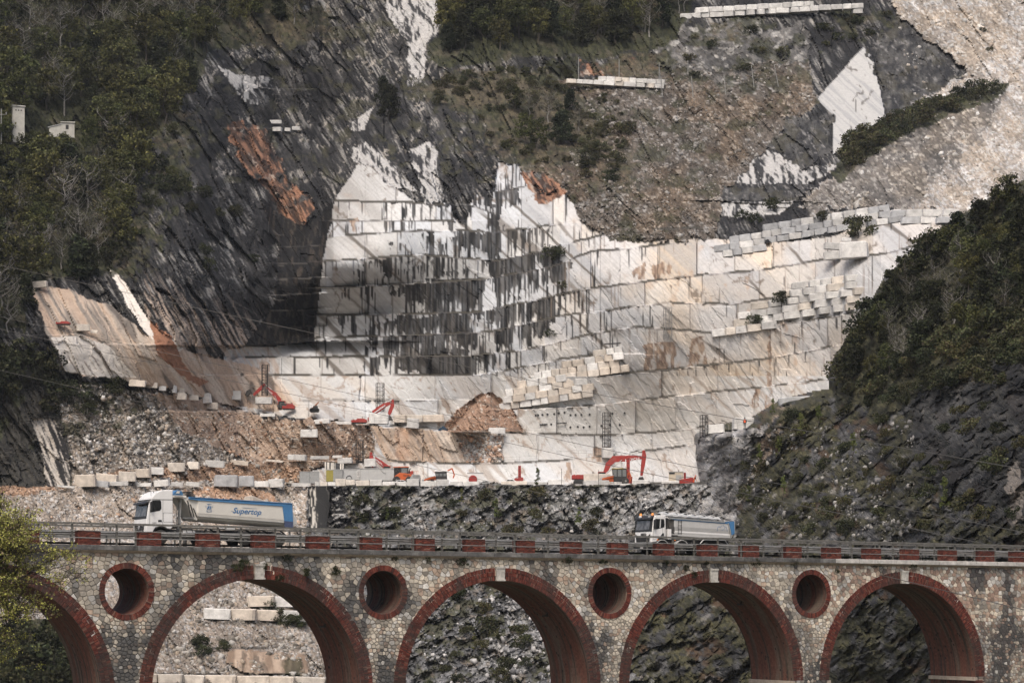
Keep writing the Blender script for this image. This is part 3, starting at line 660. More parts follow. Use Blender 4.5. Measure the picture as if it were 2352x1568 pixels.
vg = np.maximum(vg, top * .95)
vc = col_mix((.022, .023, .012), (.080, .074, .036), sstep(.3, .75, hg)); vc = mixc(vc, sstep(.6, .7, hb) * .7 * (1 - top), (.085, .048, .030))
HC = HC * (1 - vg[..., None]) + vc * vg[..., None]
wr = sstep(.70, .75, fbm(hq / 12, hp / 22, 3, 237)) * sstep(.5, .6, hb2); HC = mixc(HC, wr * .55 * (1 - top), (.28, .265, .245))
right = poly_mask(hX + hwx, hY + hwy, [(2310,1080),(2345,1060),(2352,1190),(2318,1215)]); HC = np.where(right[..., None], np.array((.33, .29, .25)), HC)
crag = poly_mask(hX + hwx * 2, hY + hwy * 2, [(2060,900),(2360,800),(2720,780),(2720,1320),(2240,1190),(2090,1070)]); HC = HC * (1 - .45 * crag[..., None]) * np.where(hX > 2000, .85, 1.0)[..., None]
k1, k2, kv = worley(hq / 30, hp / 52, 241); l1, l2, lv = worley(hq / 11, hp / 18, 242)
HC = HC * (.66 + .42 * kv + .26 * lv)[..., None]; HC = mixc(HC, (sstep(.08, .0, k2 - k1) * .45 + sstep(.12, .0, l2 - l1) * .2) * (1 - top), (.012, .012, .011))
HD = HB(hX, hY) + (kv - .5) * 2.6 * (1 - top) + (lv - .5) * 1.2 * (1 - top) + ((hr - .5) * 7 + (hs - .5) * 5 + (hb - .5) * 9) * .8 * (1 + .2 * grey) + 13 * np.clip(1 - dist / 15, 0, 2.2) ** 2
keep = dist > -16
Vh = np.stack([(hX - HX) / FOC * HD, HD, (HY - hY) / FOC * HD], -1).reshape(-1, 3)
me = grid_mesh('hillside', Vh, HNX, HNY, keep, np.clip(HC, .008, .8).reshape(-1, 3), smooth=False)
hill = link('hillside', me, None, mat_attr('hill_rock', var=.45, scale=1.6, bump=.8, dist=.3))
tag(hill, 'dark scrubby rock shoulder rising behind the right end of the viaduct', kind='structure')
def hdep(x, y):
    fx = min(max((x - hx0) / (hx1 - hx0) * (HNX - 1), 0), HNX - 1.001); fy = min(max((y - hy0) / (hy1 - hy0) * (HNY - 1), 0), HNY - 1.001)
    return float(HD[int(fy), int(fx)])
def at_h(x, y, off=0.0): return Vector(P(x, y, hdep(x, y) + off))

# ------------------------------------------------------------------ valley floor: one sheet to the horizon
n = 60
vx, vy = np.meshgrid(np.linspace(-1, 1, n), np.linspace(-1, 1, n)); sx = np.sign(vx) * np.abs(vx) ** 2.2 * 3500; sy = np.sign(vy) * np.abs(vy) ** 2.2 * 3500 + 150
vz = -24 + (fbm(sx / 30, sy / 30, 4, 300) - .5) * 5
vcol = col_mix((.05, .055, .025), (.16, .14, .11), sstep(.4, .6, fbm(sx / 18, sy / 18, 4, 301)))
me = grid_mesh('ground', np.stack([sx, sy, vz], -1).reshape(-1, 3), n, n, None, vcol.reshape(-1, 3))
tag(link('ground', me, None, mat_attr('valley_soil', var=.4, scale=.8)), kind='structure')
# ------------------------------------------------------------------ the viaduct
TH = math.radians(30.06); BU = Vector((math.cos(TH), math.sin(TH), 0)); BV = Vector((-math.sin(TH), math.cos(TH), 0))
B0 = Vector((-581.67 / FOC * 138.89, 138.89, 0)); SPAN = 17.685; BW = 5.2
def bp(s, n, z): return B0 + BU * s + BV * n + Vector((0, 0, z))
def s_of(x):
    xp = x - HX; t = (xp + 581.67) / (551.0 - 0.063785 * xp); return t * SPAN
def ztop(s): return 3.668 - 0.0042 * s            # top of the cornice
S_A, S_B = -24.0, 72.0
ARC_R, ARC_Z, RING = 7.2, -5.5, 0.88
OCR, OCRO, OCZ = 1.42, 1.80, 0.87
KEYS = [k * SPAN for k in range(-1, 4)]; OCS = [(k + .5) * SPAN for k in range(-1, 3)]
PIERS = [(k + .5) * SPAN for k in range(-2, 4)]
viaduct = empty('stone_viaduct', bp(0, 0, -22), 0, 'rubble stone viaduct with red brick arches and round openings', 'viaduct')
viaduct['label'] = 'rubble stone viaduct with red brick arches and round openings between them'
M_mortar = mat_attr('wall_mortar', var=.35, scale=3.0, bump=.6, dist=.05)
M_stone = mat_attr('wall_stone', var=.30, scale=4.0, bump=.5, dist=.04)
M_brick = mat_attr('brick', var=.35, scale=5.0, bump=.5, dist=.02)
VO = bp(0, 0, -22)
def loc(v): return Vector(v) - VO
# stain: how dark the wall is by place (soot below the drips, dark bands beside the piers)
def hsh(a, b=0): return math.sin(a * 12.9898 + b * 78.233) * 43758.5453 % 1.0
sg, zg = np.meshgrid(np.linspace(S_A, S_B, 1200), np.linspace(-12, 4, 240))
soot = fbm(sg / .8, zg / 5.0, 4, 400) * .5 + fbm(sg / 2.6, zg / 2.6, 3, 401) * .5
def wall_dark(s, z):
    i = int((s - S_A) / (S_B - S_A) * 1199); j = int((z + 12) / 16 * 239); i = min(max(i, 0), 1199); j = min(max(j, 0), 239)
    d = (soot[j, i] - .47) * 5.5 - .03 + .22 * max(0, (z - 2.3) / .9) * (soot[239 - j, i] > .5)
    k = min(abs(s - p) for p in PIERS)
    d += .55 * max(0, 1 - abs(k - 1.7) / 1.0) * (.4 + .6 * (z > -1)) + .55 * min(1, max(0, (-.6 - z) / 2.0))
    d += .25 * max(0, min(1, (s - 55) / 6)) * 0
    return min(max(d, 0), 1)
# core with the openings
def core_face(nn):
    V = []; Fq = []; cols = []
    def quad_strip(ss, lo, hi, nz):
        for k in range(len(ss) - 1):
            for j in range(nz):
                pts = []
                for s_, f in ((ss[k], j / nz), (ss[k + 1], j / nz), (ss[k + 1], (j + 1) / nz), (ss[k], (j + 1) / nz)):
                    z = lo(s_) + (hi(s_) - lo(s_)) * f; pts.append((s_, z))
                i = len(V); V.extend([loc(bp(p[0], nn, p[1])) for p in pts]); Fq.append((i, i + 1, i + 2, i + 3))
                cs_, cz_ = sum(p[0] for p in pts) / 4, sum(p[1] for p in pts) / 4
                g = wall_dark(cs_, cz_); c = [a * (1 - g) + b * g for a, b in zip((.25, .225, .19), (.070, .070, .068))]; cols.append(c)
    hi = lambda s: ztop(s) - .42
    R = ARC_R
    for i in range(len(PIERS)):
        p = PIERS[i]; a, b = p - (SPAN / 2 - R), p + (SPAN / 2 - R)
        has = any(abs(p - o) < .1 for o in OCS)
        if not has:
            if i == len(PIERS) - 1: b = S_B
            quad_strip(np.linspace(a, b, 30 if b - a > 5 else 8), lambda s: -24.0, hi, 24)
        else:
            quad_strip(np.linspace(a, p - OCR, 3), lambda s: -24.0, hi, 24)
            quad_strip(np.linspace(p + OCR, b, 3), lambda s: -24.0, hi, 24)
            ss = p + OCR * np.sin(np.linspace(-math.pi / 2, math.pi / 2, 25))
            hz = lambda s: math.sqrt(max(0, OCR ** 2 - (s - p) ** 2))
            quad_strip(ss, lambda s: -24.0, lambda s: OCZ - hz(s), 20); quad_strip(ss, lambda s: OCZ + hz(s), hi, 4)
    for kx in KEYS:
        ss = kx + R * np.sin(np.linspace(-math.pi / 2, math.pi / 2, 49))
        quad_strip(ss, lambda s: ARC_Z + math.sqrt(max(0, R * R - (s - kx) ** 2)), hi, 8)
    return V, Fq, cols
for nn, nm in ((0.0, 'wall'), (BW, 'wall')):
    m = MB(); V, Fq, cols = core_face(nn); m.v = V; m.f = Fq; m.c = cols
    m.build(nm, M_mortar, viaduct, colors=True, fix=False)
# brick vaults under the arches, with the pier sides below the springing
vg_ = np.random.RandomState(5)
def brick_col(r, dark=0.0):
    u = r.random(); c = (.150, .043, .031)
    if u < .25: c = (.095, .030, .023)
    elif u < .40: c = (.20, .060, .041)
    elif u < .46: c = (.21, .115, .085)
    elif u < .55: c = (.075, .038, .032)
    k = (.78 + .45 * r.random()) * .84
    return tuple(a * k * (1 - dark) + b * dark for a, b in zip(c, (.045, .040, .036)))
def barrel(s0, nm, prof):
    """strip of the profile (ds, z) swept through the wall, small quads coloured like coursed brick"""
    V = []; Fq = []; cols = []; nd = 40
    pn = np.array(prof); seg = np.hypot(*np.diff(pn, axis=0).T); cum = np.concatenate([[0], np.cumsum(seg)])
    rows = int(cum[-1] / .16); ts = np.linspace(0, cum[-1], rows + 1)
    ps = np.interp(ts, cum, pn[:, 0]); pz = np.interp(ts, cum, pn[:, 1])
    A, Bq = np.meshgrid(np.arange(rows), np.arange(nd), indexing='ij')
    st = fbm(A * .05 + s0, Bq * .28, 4, 410, .6); st2 = fbm(A * .02 + s0, Bq * .9 + 9, 3, 411)
    r = random.Random(int(s0 * 10) + 3)
    for a in range(rows):
        for b in range(nd):
            q = [(ps[a], BW * b / nd, pz[a]), (ps[a], BW * (b + 1) / nd, pz[a]), (ps[a + 1], BW * (b + 1) / nd, pz[a + 1]), (ps[a + 1], BW * b / nd, pz[a + 1])]
            i = len(V); V.extend([loc(bp(s0 + x, y, z)) for x, y, z in q]); Fq.append((i, i + 1, i + 2, i + 3))
            g = .85 + .3 * r.random(); base = np.array((.115, .050, .036)) * g
            k = float(np.clip((st[a, b] - .46) * 4, 0, 1)); base = base * (1 - k) + np.array((.115, .088, .068)) * k
            k = float(np.clip((st2[a, b] - .56) * 5, 0, 1)); base = base * (1 - k) + np.array((.05, .040, .033)) * k
            if r.random() < .02: base = np.array((.03, .025, .022))
            cols.append(tuple(base))
    m = MB(); m.v = V; m.f = Fq; m.c = cols
    return m.build(nm, M_brick, viaduct, colors=True, fix=False)
for kx in KEYS:
    prof = [(-ARC_R, -22.0), (-ARC_R, ARC_Z)] + [(ARC_R * math.sin(a), ARC_Z + ARC_R * math.cos(a)) for a in np.linspace(-math.pi / 2, math.pi / 2, 61)] + [(ARC_R, -22.0)]
    barrel(kx, 'brick_vault', prof)
    for sd in (-1, 1):                                            # stone impost where the vault springs
        m = MB(); m.box((0, 0, 0), (.36, BW + .1, .28)); o = m.build('impost', mat_plain('impost_stone', (.33, .28, .23), .85, var=.3, scale=3, bump=.3), viaduct)
        o.location = loc(bp(kx + sd * (ARC_R - .02), BW / 2, ARC_Z - .18)); o.rotation_euler = (0, 0, TH)
for ox in OCS:
    barrel(ox, 'round_tunnel', [(OCR * math.sin(a), OCZ + OCR * math.cos(a)) for a in np.linspace(0, 2 * math.pi, 61)])
# rings of radial brick, each brick its own box
def brick_ring(s0, zc, r0, r1, a0, a1, nb, rows, proud, nm, seed, skip=None):
    r = random.Random(seed); m = MB(); rr = np.linspace(r0, r1, rows + 1)
    for k in range(nb):
        for j in range(rows):
            off = .5 if (j % 2 and False) else 0
            u0 = a0 + (a1 - a0) * (k + .07 + off) / nb; u1 = a0 + (a1 - a0) * (k + .93 + off) / nb
            if skip and skip((u0 + u1) / 2): continue
            ra = rr[j] + .012; rb = rr[j + 1] - .012
            ra += (r.random() - .5) * .03; rb += (r.random() - .5) * .03
            pr = proud + (r.random() - .5) * .035
            pts = []
            for n_ in (.03, -pr):
                for (u, q) in ((u0, ra), (u1, ra), (u1, rb), (u0, rb)):
                    pts.append(loc(bp(s0 + q * math.sin(u), n_, zc + q * math.cos(u))))
            sx, sz = s0 + (ra + rb) / 2 * math.sin(u0), zc + (ra + rb) / 2 * math.cos(u0)
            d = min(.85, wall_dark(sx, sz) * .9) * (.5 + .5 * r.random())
            m.add(pts, MB.BOXF, brick_col(r, d))
    o = m.build(nm, M_brick, viaduct, colors=True); o['kind'] = 'stuff'
    return o
def backing(s0, zc, r0, r1, a0, a1, n, nm):
    m = MB(); 
    for k in range(n):
        u0, u1 = a0 + (a1 - a0) * k / n, a0 + (a1 - a0) * (k + 1) / n
        f = lambda u, q, w: loc(bp(s0 + q * math.sin(u), w, zc + q * math.cos(u)))
        m.face([f(u0, r0, -.045), f(u1, r0, -.045), f(u1, r1, -.045), f(u0, r1, -.045)], (.10, .085, .07))
        m.face([f(u0, r1, -.045), f(u1, r1, -.045), f(u1, r1, .02), f(u0, r1, .02)], (.10, .085, .07))
        m.face([f(u0, r0, -.045), f(u1, r0, -.045), f(u1, r0, .02), f(u0, r0, .02)], (.10, .085, .07))
    return m.build(nm, M_mortar, viaduct, colors=True)
for i, kx in enumerate(KEYS):
    sk = lambda u: abs(u) * (ARC_R + .4) < .37
    brick_ring(kx, ARC_Z, ARC_R, ARC_R + RING, -math.pi / 2, math.pi / 2, 300, 3, .085, 'brick_arch_ring', 40 + i, sk)
    backing(kx, ARC_Z, ARC_R + .01, ARC_R + RING - .01, -math.pi / 2, math.pi / 2, 60, 'ring_mortar')
    for sd in (-1, 1):                                            # the ring goes on down as a brick quoin
        m = MB(); r = random.Random(i * 2 + sd)
        for c in range(60):
            z = ARC_Z - .36 - c * .08; w = RING * (.75 + .2 * (c % 2)); off = (r.random() - .5) * .02
            a = kx + sd * ARC_R; pts = [loc(bp(s_, n_, zz)) for zz in (z, z + .068) for s_, n_ in ((a - sd * .0, .03), (a + sd * w, .03), (a + sd * w, -.07 + off), (a, -.07 + off))]
            m.add(pts, ((0, 1, 2, 3), (4, 5, 6, 7), (0, 1, 5, 4), (1, 2, 6, 5), (2, 3, 7, 6), (3, 0, 4, 7)), brick_col(r, .2))
        o = m.build('brick_quoin', M_brick, viaduct, colors=True); o['kind'] = 'stuff'
for i, ox in enumerate(OCS):
    brick_ring(ox, OCZ, OCR, OCRO, 0, 2 * math.pi, 118, 1, .09, 'round_brick_ring', 80 + i)
    backing(ox, OCZ, OCR + .01, OCRO - .01, 0, 2 * math.pi, 48, 'ring_mortar')
# pale keystones
M_key = mat_plain('keystone_marble', (.44, .42, .38), .8, var=.35, scale=4, bump=.4, dirt=.6)
for i, kx in enumerate(KEYS):
    m = MB(); h0, h1 = ARC_Z + ARC_R - .03, ARC_Z + ARC_R + RING + .07
    for a, b, w, d in ((h0, h0 + .10, .37, .26), (h0 + .10, h1 - .13, .33, .20), (h1 - .13, h1, .36, .25)):
        k0, k1 = w * .92, w
        pts = [loc(bp(kx + s_, n_, z)) for z, kk in ((a, k0), (b, k1)) for s_, n_ in ((-kk, .05), (kk, .05), (kk, -d), (-kk, -d))]
        m.add(pts, ((0, 1, 2, 3), (4, 5, 6, 7), (0, 1, 5, 4), (1, 2, 6, 5), (2, 3, 7, 6), (3, 0, 4, 7)))
    m.build('keystone', M_key, viaduct)
# irregular facing stones: cells round jittered points, cut by their neighbours
rs = random.Random(11); seeds = []
z = -6.4; row = 0
while z < 3.3:
    hgt = .225 if z < -1.2 else .27
    s = S_A + rs.random() * .4
    while s < S_B:
        w = (.19 + .24 * rs.random()) * (1.0 if z < -1.2 else 1.25)
        seeds.append((s + w / 2 + (rs.random() - .5) * .10, z + hgt / 2 + (rs.random() - .5) * hgt * .75)); s += w
    z += hgt; row += 1
def dmin(s, z):
    d = 9
    for kx in KEYS:
        if z > ARC_Z: d = min(d, math.hypot(s - kx, z - ARC_Z) - ARC_R - RING)
        elif abs(s - kx) < ARC_R + RING: d = min(d, abs(s - kx) - ARC_R - RING)
    for ox in OCS: d = min(d, math.hypot(s - ox, z - OCZ) - OCRO)
    return d
seeds = [p for p in seeds if dmin(*p) > -.2 and -14 < p[0] < 70]
from collections import defaultdict
bk = defaultdict(list)
for i, (s, z) in enumerate(seeds): bk[(int(s // .62), int(z // .62))].append(i)
stones = []
for i, (s, z) in enumerate(seeds):
    poly = [(s - .6, z - .5), (s + .6, z - .5), (s + .6, z + .5), (s - .6, z + .5)]
    cand = [j for a in (-1, 0, 1) for b in (-1, 0, 1) for j in bk[(int(s // .62) + a, int(z // .62) + b)] if j != i]
    for j in cand:
        q = seeds[j]; nx_, nz_ = q[0] - s, (q[1] - z); dd = nx_ * nx_ + nz_ * nz_; sh_ = .5 + max(-.28, min(.28, (hsh(i) - hsh(j)) * .012 / max(dd, .01))); mx, mz = s + nx_ * sh_, z + nz_ * sh_
        out = []; L = len(poly)
        for k in range(L):
            p1, p2 = poly[k], poly[(k + 1) % L]
            d1 = (p1[0] - mx) * nx_ + (p1[1] - mz) * nz_; d2 = (p2[0] - mx) * nx_ + (p2[1] - mz) * nz_
            if d1 <= 0: out.append(p1)
            if d1 * d2 < 0:
                t = d1 / (d1 - d2); out.append((p1[0] + (p2[0] - p1[0]) * t, p1[1] + (p2[1] - p1[1]) * t))
        poly = out
        if len(poly) < 3: break
    if len(poly) < 3: continue
    ctop = ztop(s) - .44
    poly = [(a, min(b, ctop)) for a, b in poly]
    cs_ = sum(p[0] for p in poly) / len(poly); cz_ = sum(p[1] for p in poly) / len(poly)
    area = abs(sum(poly[k][0] * poly[(k + 1) % len(poly)][1] - poly[(k + 1) % len(poly)][0] * poly[k][1] for k in range(len(poly)))) / 2
    if area < .02: continue
    stones.append((area, cs_, cz_, poly))
def stone_geo(m, st, r):
    area, cs_, cz_, poly = st; g = .011 + .012 * r.random() + (.022 * r.random() if cz_ < -1 else 0)
    sz = math.sqrt(area); k0 = 1 - 2 * g / sz; k1 = k0 - .10
    # drop very short edges for a cleaner outline
    pl = [p for k, p in enumerate(poly) if math.hypot(p[0] - poly[k - 1][0], p[1] - poly[k - 1][1]) > .05]
    if len(pl) < 3: pl = poly
    # clear of the openings
    def clear(p):
        for kx in KEYS:
            dx, dz = p[0] - kx, p[1] - ARC_Z
            if dz > 0 and math.hypot(dx, dz) < ARC_R + .3:
                f = (ARC_R + .3) / max(math.hypot(dx, dz), .01); return (kx + dx * f, ARC_Z + dz * f)
            if dz <= 0 and abs(dx) < ARC_R + .3: return (kx + math.copysign(ARC_R + .3, dx), p[1])
        for ox in OCS:
            dx, dz = p[0] - ox, p[1] - OCZ
            if math.hypot(dx, dz) < OCR + .12:
                f = (OCR + .12) / max(math.hypot(dx, dz), .01); return (ox + dx * f, OCZ + dz * f)
        return p
    pl = [clear(p) for p in pl]
    n_ = len(pl); pr = .035 + .035 * r.random(); tilt = (r.random() - .5) * .05
    ring = lambda k, d: [loc(bp(cs_ + (p[0] - cs_) * k, d + (p[0] - cs_) * tilt, cz_ + (p[1] - cz_) * k)) for p in pl]
    V = ring(k0, .01) + ring(k0 * .985, -pr * .6) + ring(k1, -pr)
    Fs = []
    for a in range(2): Fs += [(a * n_ + i, a * n_ + (i + 1) % n_, (a + 1) * n_ + (i + 1) % n_, (a + 1) * n_ + i) for i in range(n_)]
    Fs.append(tuple(range(2 * n_, 3 * n_)))
    u = r.random(); d = wall_dark(cs_, cz_)
    c = (.56, .50, .41)
    if u < .16: c = (.42, .32, .245)
    elif u < .34: c = (.58, .555, .51)
    elif u < .44: c = (.32, .29, .245)
    if cs_ > 46 and u > .7: c = (.33, .235, .185)
    k = .68 + .55 * r.random()
    d2 = d * (.9 if r.random() < .75 else .35)
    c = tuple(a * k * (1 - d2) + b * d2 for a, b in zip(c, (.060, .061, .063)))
    m.add(V, Fs, c)
vis = lambda st: st[2] > -6.6 and s_of(-10) < st[1] < s_of(2362)
order = sorted(range(len(stones)), key=lambda i: -(stones[i][0] / (138.9 + stones[i][1] * math.sin(TH)) ** 2) if vis(stones[i]) else 0)
big = set(order[:300]); rest = MB(); r = random.Random(4)
for i, st in enumerate(stones):
    if i in big:
        m = MB(); stone_geo(m, st, r); m.build('facing_stone', M_stone, viaduct, colors=True)
    else: stone_geo(rest, st, r)
o = rest.build('facing_rubble', M_stone, viaduct, colors=True); o['kind'] = 'stuff'
# cornice: slabs above a moulded string course
M_slab = mat_plain('cornice_slab', (.085, .083, .080), .85, var=.6, scale=1.6, bump=.5, dirt=.7, dirtcol=(.36, .35, .33))
M_slab2 = mat_plain('cornice_slab_pale', (.46, .44, .41), .85, var=.3, scale=2.0, bump=.4, dirt=.5, dirtcol=(.10, .10, .10))
M_mould = mat_plain('cornice_moulding', (.34, .285, .225), .85, var=.35, scale=2.5, bump=.4, dirt=.5, dirtcol=(.09, .085, .08))
def along(poly, s0, s1, nm, mat, parent=None):
    m = MB(); n_ = len(poly); z0, z1 = ztop(s0), ztop(s1)
    V = [loc(bp(s0, a, z0 + b)) for a, b in poly] + [loc(bp(s1, a, z1 + b)) for a, b in poly]
    m.add(V, [tuple(range(n_)), tuple(range(2 * n_ - 1, n_ - 1, -1))] + [(k, k + n_, (k + 1) % n_ + n_, (k + 1) % n_) for k in range(n_)])
    return m.build(nm, mat, parent or viaduct)
s = S_A
while s < S_B - .5:
    w = 1.7 + rs.random() * .5; e = min(s + w, S_B); o_ = (rs.random() - .5) * .02
    along([(-.36 + o_, -.30), (-.36 + o_, -.02), (-.33 + o_, 0), (.9, 0), (.9, -.30)], s + .012, e - .012, 'cornice_slab', M_slab2 if s > s_of(1900) and rs.random() < .9 else M_slab)
    along([(-.26, -.385), (-.30, -.31), (.1, -.31), (.1, -.47), (-.12, -.47), (-.14, -.42)], s + .004, e - .004, 'cornice_moulding', M_mould)
    along([(BW - .6, -.3), (BW - .6, 0), (BW + .3, 0), (BW + .3, -.3)], s + .012, e - .012, 'cornice_slab', M_slab)
    s = e
# iron tie brackets in the vaults
M_iron = mat_plain('old_iron', (.03, .027, .025), .8, var=.3)
for kx, a in ((KEYS[1], .93), (KEYS[2], .80), (KEYS[3], .62)):
    m = MB(); q = ARC_R - .05; c0 = bp(kx + q * math.sin(a), 2.2, ARC_Z + q * math.cos(a)); d = BU * -math.sin(a) + Vector((0, 0, -math.cos(a)))
    m.tube(loc(c0), loc(c0 + d * .28), .05, .05, 6); m.tube(loc(c0 + d * .28 - BV * .35), loc(c0 + d * .28 + BV * .35), .06, .06, 6)
    m.build('iron_bracket', M_iron, viaduct)
# road deck
m = MB(); zz = .16
m.add([bp(S_A, .55, ztop(S_A) + zz), bp(S_B + 40, .55, ztop(S_B) + zz), bp(S_B + 40, BW - .3, ztop(S_B) + zz), bp(S_A, BW - .3, ztop(S_A) + zz)], [(0, 1, 2, 3)])
m.add([bp(S_A, .55, ztop(S_A) - .9), bp(S_B + 40, .55, ztop(S_B) - .9), bp(S_B + 40, BW - .3, ztop(S_B) - .9), bp(S_A, BW - .3, ztop(S_A) - .9)], [(3, 2, 1, 0)])
road = m.build('road', mat_plain('dusty_asphalt', (.17, .16, .145), .9, var=.3, scale=1.2, bump=.3), fix=False); tag(road, 'dusty road over the viaduct', kind='structure')
def road_z(s): return ztop(s) + .16
# brick parapet piers
bvar = []
for v in range(4):
    r = random.Random(60 + v); parts = [MB(), MB()]
    W, D, H = 1.44, .62, .84; nc = 11; ch = H / nc
    for c in range(nc):
        zb = c * ch
        for face in range(4):
            L = W if face % 2 == 0 else D; nb = max(2, int(round(L / .25))); bl = L / nb; sh = bl / 2 if c % 2 else 0
            k = 0; x = -L / 2 - sh
            while x < L / 2 - .01:
                a, b = max(x, -L / 2), min(x + bl, L / 2); x += bl
                if b - a < .04: continue
                if r.random() < .015: continue
                cx, wd = (a + b) / 2, (b - a) - .014; dp = .06; pr = (r.random() - .5) * .022
                col = brick_col(r, .35 * (c > 8) * r.random())
                if face == 0: parts[0].box((cx, -D / 2 + dp / 2 - pr, zb + ch / 2), (wd, dp, ch - .014), col)
                elif face == 2: parts[0].box((cx, D / 2 - dp / 2 + pr, zb + ch / 2), (wd, dp, ch - .014), col)
                elif face == 1: parts[0].box((W / 2 - dp / 2 + pr, cx, zb + ch / 2), (dp, wd, ch - .014), col)
                else: parts[0].box((-W / 2 + dp / 2 - pr, cx, zb + ch / 2), (dp, wd, ch - .014), col)
    parts[1].box((0, 0, H / 2), (W - .05, D - .05, H), (.13, .10, .08))
    me_b = parts[0].mesh('brickwork', True); me_b.materials.append(M_brick)
    me_c = parts[1].mesh('mortar_core', True); me_c.materials.append(M_mortar)
    k = MB(); k.box((0, 0, H + .025), (W + .05, D + .04, .05), (.17, .14, .12), bev=.015); me_k = k.mesh('coping', True); me_k.materials.append(M_mortar)
    bvar.append((me_b, me_c, me_k))
bx = [62,203,343,478,605,731,853,974,1090,1205,1313,1420,1526,1626,1722,1820,1911,2003,2091,2178,2264,2340]
desc = {0: 'brick parapet pier half hidden behind the budding tree', 21: 'rightmost brick parapet pier at the edge of the picture', 20: 'pale orange brick parapet pier, second from the right edge', 19: 'pale orange brick parapet pier, third from the right edge'}
ordw = ['first', 'second', 'third', 'fourth', 'fifth', 'sixth', 'seventh', 'eighth', 'ninth', 'tenth', 'eleventh', 'twelfth', 'thirteenth', 'fourteenth', 'fifteenth', 'sixteenth', 'seventeenth', 'eighteenth']
PIER_S = []
for i, x in enumerate(bx):
    s = s_of(x); PIER_S.append(s); lb = desc.get(i, 'dark red brick parapet pier, %s to the right of the budding tree' % ordw[min(i - 1, 17)])
    e = empty('parapet_pier', bp(s, .12, ztop(s)), TH + (hsh(i) - .5) * .02, lb, 'parapet pier', 'brick piers along the viaduct parapet')
    for me_, nm in zip(bvar[i % 4], ('brickwork', 'mortar_core', 'coping')):
        o = link(nm, me_, e)
        if nm == 'brickwork': o['kind'] = 'stuff'
# steel railing: H posts, a flat top rail and two tubes
M_steel = mat_plain('weathered_steel', (.165, .158, .142), .6, metal=.35, var=.3, scale=4, dirt=.5, dirtcol=(.06, .045, .035))
M_galv = mat_plain('galvanised_rail', (.27, .265, .25), .5, metal=.5, var=.25, scale=2.5, dirt=.45, dirtcol=(.08, .07, .06))
pz = [85,(255+0)/1.809/1.6327] + []
z1 = lambda v: v / 1.8092 / 1.6327; z2 = lambda v: (1200 + v / 1.8092) / 1.6327; z3 = lambda v: (2400 + v / 1.6333) / 1.6327
posts = [z1(v) for v in (0, 120, 255, 485, 787, 915, 1218, 1473, 1630, 1862, 2032, 2230)] + [z2(v) for v in (255, 445, 625, 822, 942, 1187, 1312, 1541, 1768, 1880, 2213)] + [z3(v) for v in (195, 325, 470, 613, 750, 865, 1020, 1217, 1293, 1460, 1543, 1690, 1797, 1922, 2042, 2165, 2288, 2400)]
rail = empty('bridge_railing', bp(0, -.1, ztop(0)), 0, 'grey steel post and rail railing along the near edge of the viaduct', 'railing')
RO = bp(0, -.1, ztop(0))
pm = MB()
for dx in (-.05, .05): pm.box((0, dx, .67), (.10, .012, 1.34))
pm.box((0, 0, .67), (.012, .10, 1.34)); post_me = pm.mesh('post'); post_me.materials.append(M_steel)
for k, x in enumerate(posts):
    s = s_of(x); o = link('post', post_me, rail); o.location = bp(s, -.12, ztop(s)) - RO; o.rotation_euler = ((hsh(k) - .5) * .02, (hsh(k, 3) - .5) * .03 + (.10 if abs(x - z3(1293)) < 1 else 0), TH + math.pi / 2)
def rail_run(parent, org, n_, h, half, nm, mat, s0, s1, prof=None, seg=2.0):
    m = MB(); ss = np.arange(s0, s1, seg)
    for a, b in zip(ss[:-1], ss[1:]):
        ja, jb = (hsh(a) - .5) * .025, (hsh(b) - .5) * .025
        pr = prof or [(-half[0], -half[1]), (half[0], -half[1]), (half[0], half[1]), (-half[0], half[1])]
        L = len(pr); V = [bp(a, n_ + p[0] + ja, ztop(a) + h + p[1] + ja) - org for p in pr] + [bp(b, n_ + p[0] + jb, ztop(b) + h + p[1] + jb) - org for p in pr]
        m.add(V, [(i, (i + 1) % L, (i + 1) % L + L, i + L) for i in range(L)])
    return m.build(nm, mat, parent, fix=False)
rail_run(rail, RO, -.17, 1.30, (.035, .065), 'top_rail', M_steel, S_A, S_B)
circ = [(.03 * math.cos(a), .03 * math.sin(a)) for a in np.linspace(0, 2 * math.pi, 7)[:-1]]
rail_run(rail, RO, -.19, .86, None, 'middle_rail', M_galv, S_A, S_B, circ)
rail_run(rail, RO, -.19, .42, None, 'lower_rail', M_galv, S_A, S_B, circ)
